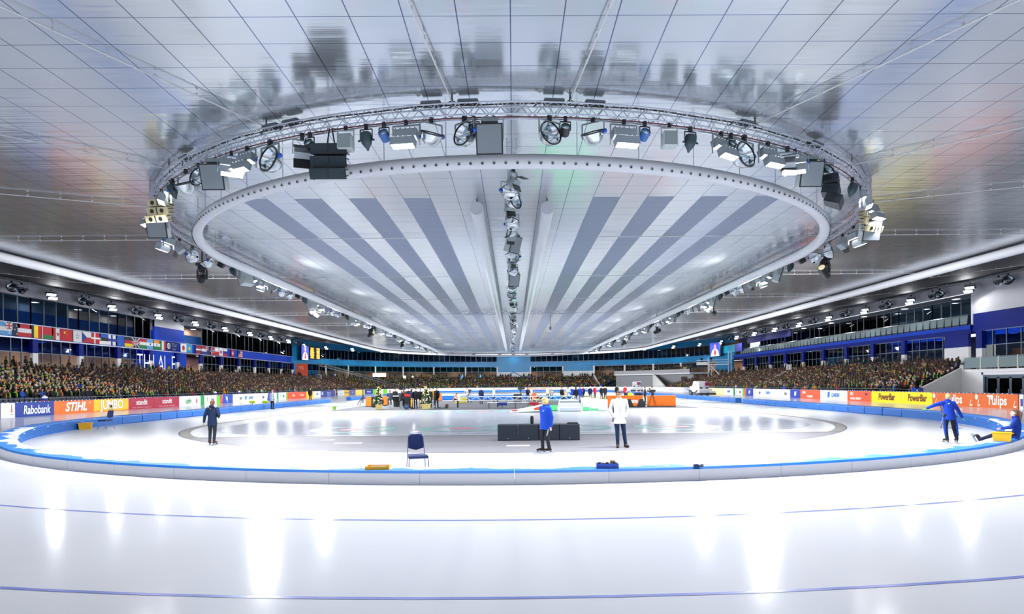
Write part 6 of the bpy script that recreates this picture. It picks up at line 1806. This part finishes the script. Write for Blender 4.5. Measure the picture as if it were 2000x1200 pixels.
b = MB(); GOLD = M('pot_gold', (216, 196, 120), .4); b.add([(-.24, -.24, 0), (.24, -.24, 0), (.24, .24, 0), (-.24, .24, 0), (-.30, -.30, .42), (.30, -.30, .42), (.30, .30, .42), (-.30, .30, .42)], [(3, 2, 1, 0), (4, 5, 6, 7), (0, 1, 5, 4), (1, 2, 6, 5), (2, 3, 7, 6), (3, 0, 4, 7)], GOLD); TREE.part('pot', b)
TREE.put('decorated_fir', 'fir with warm lights in a gold pot, left of the studio table', 'tree', on_z(740, 800, .02), .2, scale=1.02)
TREE.put('decorated_fir', 'fir with warm lights in a gold pot, right of the studio group', 'tree', on_z(832, 799, .02), 1.2, scale=1.02)
# studio table and stools
ST_ = Proto(); b = MB(); b.cyl((0, 0, 0), (0, 0, .03), .22, CHROME, n=16); ST_.part('base', b)
b = MB(); b.cyl((0, 0, .03), (0, 0, .70), .03, CHROME, n=8); ST_.part('post', b)
b = MB(); b.cyl((0, 0, .70), (0, 0, .76), .19, BLACKM, n=14); ST_.part('seat', b)
for i, (px, py) in enumerate(((762, 797), (783, 799), (806, 797), (844, 797), (852, 799))):
    ST_.put('bar_stool', 'chrome bar stool with black seat at the studio table, %s from the left' % nth(i), 'stool', on_z(px, py, .02), 0, 'bar stools')
t = thing('studio_table', 'high black draped studio table with white top beside the left tree', 'table', on_z(775, 795, .02))
b = MB(); b.cyl((0, 0, 1.02), (0, 0, 1.06), .62, WHITEW, n=20); b.build('table_top', t); b = MB(); b.lathe([(.30, 0), (.34, .5), (.58, 1.02)], BLACKM, 20); b.build('drape', t)
t = thing('studio_table', 'black presenter desk with red and white top beside the yellow trousers', 'table', on_z(797, 797, .02))
b = MB(); b.box((0, 0, .5), (.75, .5, 1.0), BLACKM); b.build('desk_body', t); b = MB(); b.box((0, 0, 1.03), (.85, .55, .06), M('desk_wine', (120, 16, 40), .4)); b.box((0, -.05, 1.16), (.8, .1, .2), M('desk_red', (216, 50, 44), .5)); b.build('desk_top', t)
for i, (x_, z_) in enumerate(((-.25, 1.06), (.0, 1.06), (.2, 1.06))):
    pass
# orange barriers
OB = M('barrier_orange', (238, 116, 22), .5)
def barrier(x0, x1, py, label, dep=.25, text=None, zt=.95):
    p, q = on_z(x0, py, .02), on_z(x1, py, .02); d = q - p; L = d.length
    o = thing('barrier', label, 'barrier', p, math.atan2(d.y, d.x))
    b = MB(); b.box((L / 2, dep / 2, zt / 2), (L, dep, zt), OB); b.build('panel', o); b = MB(); b.box((L / 2, dep / 2, zt + .02), (L, dep + .04, .04), M('barrier_cap', (250, 150, 60), .5)); b.build('cap', o)
    b = MB(); b.box((L / 2, dep / 2, .04), (L, dep + .06, .08), BLACKM); b.build('plinth', o)
    if text:
        c = bpy.data.objects.new('lettering', text_mesh(text, .52, WHT, .02)); COL.objects.link(c); c.parent = o; c.location = (L * .62, -.012, .5)
barrier(1184, 1256, 795, 'orange barrier with white lettering behind the white jacket man', text='Athlete')
barrier(1264, 1320, 795, 'plain orange barrier right of the tripod camera')
barrier(714, 729, 795, 'orange barrier panel left of the left tree'); barrier(748, 755, 793, 'short orange barrier right of the left tree')
barrier(855, 862, 784, 'small orange barrier right of the tall man in black')
t = thing('loudspeaker', 'black floor speaker leaning before the orange barrier, left one', 'speaker', on_z(1229, 796, .02)); b = MB(); b.prism([(-.38, 0), (.38, 0), (.10, .72), (-.16, .72)], -.2, .2, BLACKM); b.build('cabinet', t); b = MB(); b.prism([(-.3, .08), (.3, .08), (.08, .64), (-.12, .64)], -.21, -.2, GRILLE); 
t = thing('loudspeaker', 'black floor speaker leaning before the orange barrier, right one', 'speaker', on_z(1252, 796, .02)); b = MB(); b.prism([(-.38, 0), (.38, 0), (.16, .72), (-.10, .72)], -.2, .2, BLACKM); b.build('cabinet', t)
# tripod cameras
TC = Proto()
for a in (0, 2.1, 4.2):
    b = MB(); b.cyl((0, 0, 1.15), (.42 * math.cos(a + .6), .42 * math.sin(a + .6), 0), .022, BLACKM, n=6); TC.part('leg', b)
b = MB(); b.box((0, 0, 1.22), (.14, .14, .14), BLACKM); TC.part('fluid_head', b)
b = MB(); b.bbox((0, .05, 1.42), (.18, .5, .24), BLACKM, .03); c0_ = TC.part('camera_body', b)
b = MB(); b.cyl((0, -.2, 1.42), (0, -.45, 1.42), .08, BLACKM, .1, 12); TC.part('camera_lens', b, c0_)
TC.put('tripod_camera', 'black film camera on a tripod before the right orange barrier', 'camera', on_z(1274, 795, .02), -PI / 2 + .3)
TC.put('tripod_camera', 'black film camera on a tripod behind the low white truss', 'camera', on_z(917, 787, .02), .4)
TC.put('tripod_camera', 'tall black camera left of the dark navy woman', 'camera', on_z(1017, 789, .02), .9, scale=1.15)
# camera crane
pv = on_z(709, 792, .0)
t = thing('camera_crane', 'long black camera crane reaching up to the left over the infield', 'camera crane', pv)
for a in (.4, 2.5, 4.6):
    b = MB(); b.cyl((0, 0, 1.0), (.95 * math.cos(a), .95 * math.sin(a), 0), .04, BLACKM, n=6); b.build('leg', t)
A = on_y(709, 735, pv.y); E = on_y(623, 712, pv.y - 6); B_ = on_y(786, 758, pv.y + 5)
b = MB(); b.cyl((0, 0, .2), A - pv, .05, BLACKM, n=8); b.build('post', t)
ch, br = truss_between(None, [E - pv, A - pv, B_ - pv], .22, .03, pitch=.5, m=BLACKM)
for c in ch: c.build('boom_tube', t)
br.build('boom_brace', t)
e = E - pv; b = MB(); b.cyl(e, e - Vector((0, 0, 1.0)), .05, BLACKM, n=6); b.bbox(e - Vector((0, 0, 1.2)), (.4, .6, .4), BLACKM, .05); b.build('camera_head', t)
e = B_ - pv; b = MB(); b.box(e, (.7, .5, .5), BLACKM); b.build('counterweight', t)
# low white truss on stands
yT = 58.0; a_, b_ = on_y(887, 779, yT), on_y(1123, 778, yT)
t = thing('low_truss', 'low white lattice truss lying level across the middle of the infield', 'truss', (0, 0, 0))
z_ = (a_.z + b_.z) / 2; a_.z = b_.z = z_
ch, br = truss_between(None, [a_, b_], .34, .035, pitch=.5, m=M('truss_white', (236, 238, 242), .4))
for c in ch: c.build('chord', t)
br.build('brace', t)
for f in (.03, .36, .66, .97):
    q = a_.lerp(b_, f); b = MB(); b.box((q.x, q.y, z_ / 2 - .08), (.12, .4, z_ - .18), BLACKM); b.build('leg', t)
# banner boards, ramp sign, benches
p, q = on_z(996, 806, .03), on_z(1054, 795, .03)
t = thing('ramp_sign', 'white and red lettered sloping board lying beside the green carpet', 'sign', (p.x, p.y, .02), math.atan2(0, 1))
L = q.x - p.x
b = MB(); b.add([(0, 0, 0), (L, 0, .1), (L, .5, .62), (0, .5, .12), (0, .6, 0), (L, .6, 0)], [(0, 1, 2, 3), (3, 2, 5, 4), (0, 3, 4), (1, 5, 2)], WHITEW); b.build('panel', t)
for k, (x_, w_) in enumerate(((.35, .5), (L - .5, .7))):
    b = MB(); b.add([(x_ - w_ / 2, -.02 + .08, .12 + .02 * x_), (x_ + w_ / 2, .08, .14 + .02 * x_), (x_ + w_ / 2, .42, .14 + .20 * x_ * .9), (x_ - w_ / 2, .42, .12 + .19 * x_ * .85)], [(0, 1, 2, 3)], M('sign_red', (232, 80, 60), .5)); b.build('red_patch', t)
b = MB(); b.add([(L * .25, -.05, 0.0), (L, -.05, 0), (L, -.02, .1), (L * .25, -.02, .03)], [(0, 1, 2, 3)], M('sign_green', (10, 110, 60), .6)); b.build('green_edge', t)
p = on_z(982, 798, .03)
t = thing('team_bench', 'low table with blue, white and red cloth panels in front of the dark carpet', 'table', (p.x, p.y, .02))
for x_ in (-1.2, -.05, 1.1, 2.2, 3.5):
    b = MB(); b.cyl((x_, 0, 0), (x_, 0, .5), .03, BLACKM, n=6); b.build('leg', t)
b = MB(); b.box((1.1, 0, .52), (4.9, .5, .05), WHITEW); b.build('table_top', t)
for x_, w_, c_ in ((0, .75, (28, 46, 130)), (2.7, .8, (176, 20, 40))):
    b = MB(); b.box((x_, -.27, .40), (w_, .02, .28), M('drape_%02x%02x%02x' % c_, c_, .7)); b.build('cloth_panel', t)
# podium
p = on_z(1093, 803, .05); q = on_z(1139, 803, .05); w_ = q.x - p.x
t = thing('podium', 'white stepped podium on the green carpet', 'podium', ((p.x + q.x) / 2, p.y, .04))
for k, (h_, d_) in enumerate(((.26, 2.4), (.52, 1.6), (.78, .8))):
    b = MB(); b.box((0, 2.4 - d_ / 2, h_ - .13), (w_ - .12 * k, d_, .26), M('podium_white', (226, 228, 236), .5)); b.build('step', t)
b = MB(); b.box((0, 1.58, .66), (w_ - .3, .02, .06), M('podium_print', (120, 130, 150), .6)); b.build('print_line', t)
# white plant stands
PL = Proto(); b = MB(); b.bbox((0, 0, .42), (.62, .62, .84), WHITEW, .02); PL.part('stand', b); LF = M('leaf_olive', (110, 130, 50), .7); LF2 = M('leaf_brown', (150, 110, 60), .7)
b = MB()
for k in range(70):
    a = rt.random() * 6.28; r = rt.random() * .36; c_ = Vector((r * math.cos(a), r * math.sin(a), .86 + rt.random() * .12)); u = Vector((math.cos(a * 3), math.sin(a * 3), .5)) * .11; s_ = Vector((-u.y, u.x, 0)) * .45
    b.add([c_ - s_, c_ + s_, c_ + u], [(0, 1, 2)], LF if k % 3 else LF2)
PL.part('foliage', b)
for i, (px, py) in enumerate(((1146, 796), (1162, 799), (1178, 802), (1155, 793))):
    PL.put('plant_stand', 'white box stand topped with olive foliage beside the podium, %s from the left' % nth((0, 2, 3, 1)[i]), 'plant stand', on_z(px, py, .05), 0, 'plant stands')
FR = Proto(); b = MB()
for x_ in (-.35, .35):
    b.cyl((x_, 0, 0), (x_, 0, 1.05), .03, WHITEW, n=6)
FR.part('post', b); b = MB(); b.cyl((-.35, 0, 1.0), (.35, 0, 1.0), .03, WHITEW, n=6); b.box((0, 0, .8), (.7, .03, .3), M('frame_panel', (222, 224, 230), .6)); FR.part('crossbar', b)
FR.put('tube_stand', 'white tube frame standing right of the podium steps', 'frame', on_z(1144, 804, .04), .4)
# gear on the dark carpet
for i, (px, py, s_, c_, lb) in enumerate(((905, 787, (.8, .5, .7), (210, 190, 40), 'yellow and black equipment case behind the low truss'), (893, 789, (.45, .3, .2), (216, 210, 40), 'small yellow case at the left end of the low truss'), (873, 797, (.3, .3, .35), (120, 70, 56), 'brown bag on the dark carpet edge'), (866, 798, (.8, .4, .12), (36, 70, 60), 'folded dark green cable mat on the carpet edge'),
        (1011, 788, (.9, .6, 1.0), (34, 36, 42), 'black equipment rack behind the low truss'), (1051, 787, (.9, .6, .8), (30, 32, 36), 'black flight case right of the orange seated person'), (731, 796, (.5, .4, 1.05), (24, 26, 30), 'black speaker box left of the left tree'), (794, 800, (.35, .3, .4), (20, 70, 110), 'small blue crate under the studio table'))):
    b = MB(); b.bbox((0, 0, s_[2] / 2), s_, M('gear_%02x%02x%02x' % c_, c_, .6), .04); b.box((0, -s_[1] / 2 - .005, s_[2] * .6), (s_[0] * .5, .02, .04), GREYB)
    tag(b.build('equipment_case', loc=on_z(px, py, .02)), lb, 'case')
for i, (px, py, w_, lb) in enumerate(((1070, 766, 4.0, 'bright blue padded block behind the striped referee'), (1090, 770, 3.2, 'bright blue padded block right of the striped referee'), (870, 782, 2.6, 'blue padded block left of the crouching person'), (925, 782, 3.4, 'blue padded block behind the cameraman'), (985, 781, 6, 'long blue padded block behind the low truss'))):
    b = MB(); b.bbox((0, 0, .3), (w_, .8, .6), PAD_BLUE, .06); b.box((0, 0, .605), (w_ * .9, .6, .01), M('frost_white', (220, 232, 246), .5)); tag(b.build('padded_block', loc=on_z(px, max(py, 781), .02)), lb, 'pad')
# lane markers and bags by the left pads
LIME = M('lime_marker', (196, 226, 20), .5)
MK = Proto(); b = MB(); b.cyl((0, 0, 0), (0, 0, .55), .03, M('stem_green', (40, 110, 60), .6), n=6); MK.part('stem', b); b = MB(); b.bbox((0, 0, .66), (.55, .14, .24), LIME, .05); MK.part('head', b)
MK.put('lane_marker', 'lime lane marker with a green stem beside the man in white', 'marker', on_z(518, 799), .1)
MK.put('lane_marker', 'lime lane marker standing beyond the left pads', 'marker', on_x(493, 793, -24.6) * Vector((1, 1, 0)) if False else (on_x(493, 793, -24.6).x, on_x(493, 793, -24.6).y, 0), .1)
b = MB(); b.bbox((0, 0, .16), (.5, .3, .3), BLACKM, .1); b.path([(-.15, 0, .3), (-.1, 0, .42), (.1, 0, .42), (.15, 0, .3)], .015, BLACKM, 5); tag(b.build('sports_bag', loc=on_z(504, 801)), 'black sports bag on the ice before the left pads', 'bag')
b = MB(); b.lathe([(.13, 0), (.17, .32), (.15, .32), (.12, .03)], M('bucket_lime', (120, 180, 40), .5), 14, None, True); b.ell((0, 0, .3), (.14, .14, .08), WHITEW, 10, 6); tag(b.build('bucket', loc=on_z(653, 801)), 'small lime green bucket on the rink edge, left of the orange barrier', 'bucket')
# ------------------------------------------------------------------ ice resurfacers
def resurfacer():
    P = Proto(); Wc = M('machine_white', (226, 228, 232), .35); mar = M('machine_maroon', (136, 16, 60), .4)
    b = MB(); b.bbox((0, 0, .95), (1.7, 3.2, .9), Wc, .1); ch0 = P.part('chassis', b)
    b = MB(); b.add([(-.85, -1.6, 1.4), (.85, -1.6, 1.4), (.85, .5, 1.4), (-.85, .5, 1.4), (-.85, -1.75, 1.95), (.85, -1.75, 1.95), (.85, .2, 2.15), (-.85, .2, 2.15)], [(4, 5, 6, 7), (0, 1, 5, 4), (1, 2, 6, 5), (2, 3, 7, 6), (3, 0, 4, 7)], Wc); P.part('snow_hopper', b)
    b = MB(); b.box((.45, -1.72, 1.72), (.7, .12, .5), mar); b.box((.87, -.6, 1.1), (.02, 1.4, .5), mar); P.part('maroon_panel', b)
    b = MB(); b.box((-.2, 1.0, 1.6), (.6, .5, .5), BLACKM); b.box((-.2, 1.25, 1.95), (.6, .1, .5), BLACKM); P.part('driver_seat', b)
    for x_ in (-.8, .8):
        for y_ in (-1.0, 1.1):
            b = MB(); b.cyl((x_ - .12, y_, .42), (x_ + .12, y_, .42), .42, BLACKM, n=16); b.cyl((x_ - .13, y_, .42), (x_ + .13, y_, .42), .18, GREYB, n=10); P.part('wheel', b)
    b = MB(); b.box((.1, -2.1, .28), (2.6, .9, .3), M('sled_dark', (50, 54, 60), .5)); b.box((.1, -2.0, .56), (2.5, .7, .2), Wc); b.box((.1, -1.8, .85), (2.0, .12, .3), Wc); P.part('conditioner', b)
    for x_ in (-.5, .4):
        b = MB(); b.box((x_, -1.66, 1.15), (.35, .05, .2), BLACKM); P.part('lamp_panel', b)
    return P
RSF = resurfacer()
v = on_z(1366, 773); RSF.put('ice_resurfacer', 'white and maroon ice resurfacer on the right straight of the track', 'ice resurfacer', v, .15, scale=1.08)
v = on_cyl(1245, 760, FAR, 30); RSF.put('ice_resurfacer', 'white ice resurfacer parked on the far curve behind the seated crew', 'ice resurfacer', (v.x, v.y, 0), -.3, scale=1.15)
# ------------------------------------------------------------------ camera platform with stairs
q = sp(1385, 45); 
t = thing('camera_platform', 'white scaffold camera platform with a steep stair on the right stand', 'scaffold', (q.x, q.y, 0), math.radians(-35))
for x_ in (-.2, 4.4):
    for y_ in (0, 2.2):
        b = MB(); b.cyl((x_, y_, 2.0), (x_, y_, 9.2 if x_ > 1 else 7.8), .07, WHITEW, n=6); b.build('post', t)
b = MB(); b.box((.8, 1.1, 6.2), (7.4, 2.4, .15), WHITEW); b.build('deck', t)
for z_ in (6.7, 7.2):
    b = MB(); b.cyl((-2.9, 0, z_), (4.4, 0, z_), .06, WHITEW, n=6); b.build('rail', t)
b = MB(); b.box((-1.6, -.05, 6.5), (2.6, .05, .6), M('platform_panel', (232, 232, 228), .6)); b.build('panel', t)
for y_ in (.2, 1.0):
    b = MB(); b.cyl((.2, y_, 6.1), (3.6, y_, 2.2), .09, WHITEW, n=6); b.build('stair_stringer', t)
b = MB()
for k in range(12): b.box((.3 + .28 * k, .6, 5.95 - .32 * k), (.25, .8, .04), WHITEW)
b.build('stair_tread', t)
for i, x_ in enumerate((-2.0, .2)):
    R = Matrix.Rotation(math.radians(-35), 3, 'Z'); c_ = R @ Vector((x_, 1.0, 6.28)) + q
    figure(stand(arms='camera'), BK, BK, v=.03).put('person', 'camera operator in black on the white scaffold platform, %s one' % ('left' if i == 0 else 'right'), 'person', c_, -.4)
# white screens and lamps in the far stand
for i, (px, py, w_, lb) in enumerate(((741, 733, 3.6, 'wide glowing white panel in the far left stand'),)):
    v = on_cyl(px, py, FAR, 48.5); b = MB(); b.box((0, 0, 0), (w_, .1, .9), M('panel_glow', (255, 250, 240), .4, 0, 3.0)); b.cyl((-1.4, 0, -.4), (-1.4, 0, -1.8), .04, BLACKM, n=6); b.cyl((1.4, 0, -.4), (1.4, 0, -1.8), .04, BLACKM, n=6); tag(b.build('light_panel', loc=v, rz=.2), lb, 'lamp')
for i, (px, py, r_) in enumerate(((790, 737, .42), (806, 736, .26))):
    v = on_cyl(px, py, FAR, 48); b = MB(); b.ell((0, 0, 0), (r_, .2, r_), M('panel_glow'), 12, 8); b.cyl((0, .1, 0), (0, .1, -1.8), .04, BLACKM, n=6); tag(b.build('studio_lamp', loc=v), 'round glowing studio lamp in the far stand, %s one' % ('larger' if i == 0 else 'smaller'), 'lamp')
BLG = M('blue_glow', (40, 150, 255), .4, 0, 2.5)
for i, px in enumerate((903, 938)):
    v = on_cyl(px, 741, FAR, 49.5); b = MB(); b.lathe([(.02, 1.5), (.2, .7), (.34, .2), (.3, -.1)], BLG, 10); tag(b.build('blue_lamp', loc=v), 'blue glowing drop shaped lamp in the far stand, %s one' % ('left' if i == 0 else 'right'), 'lamp')
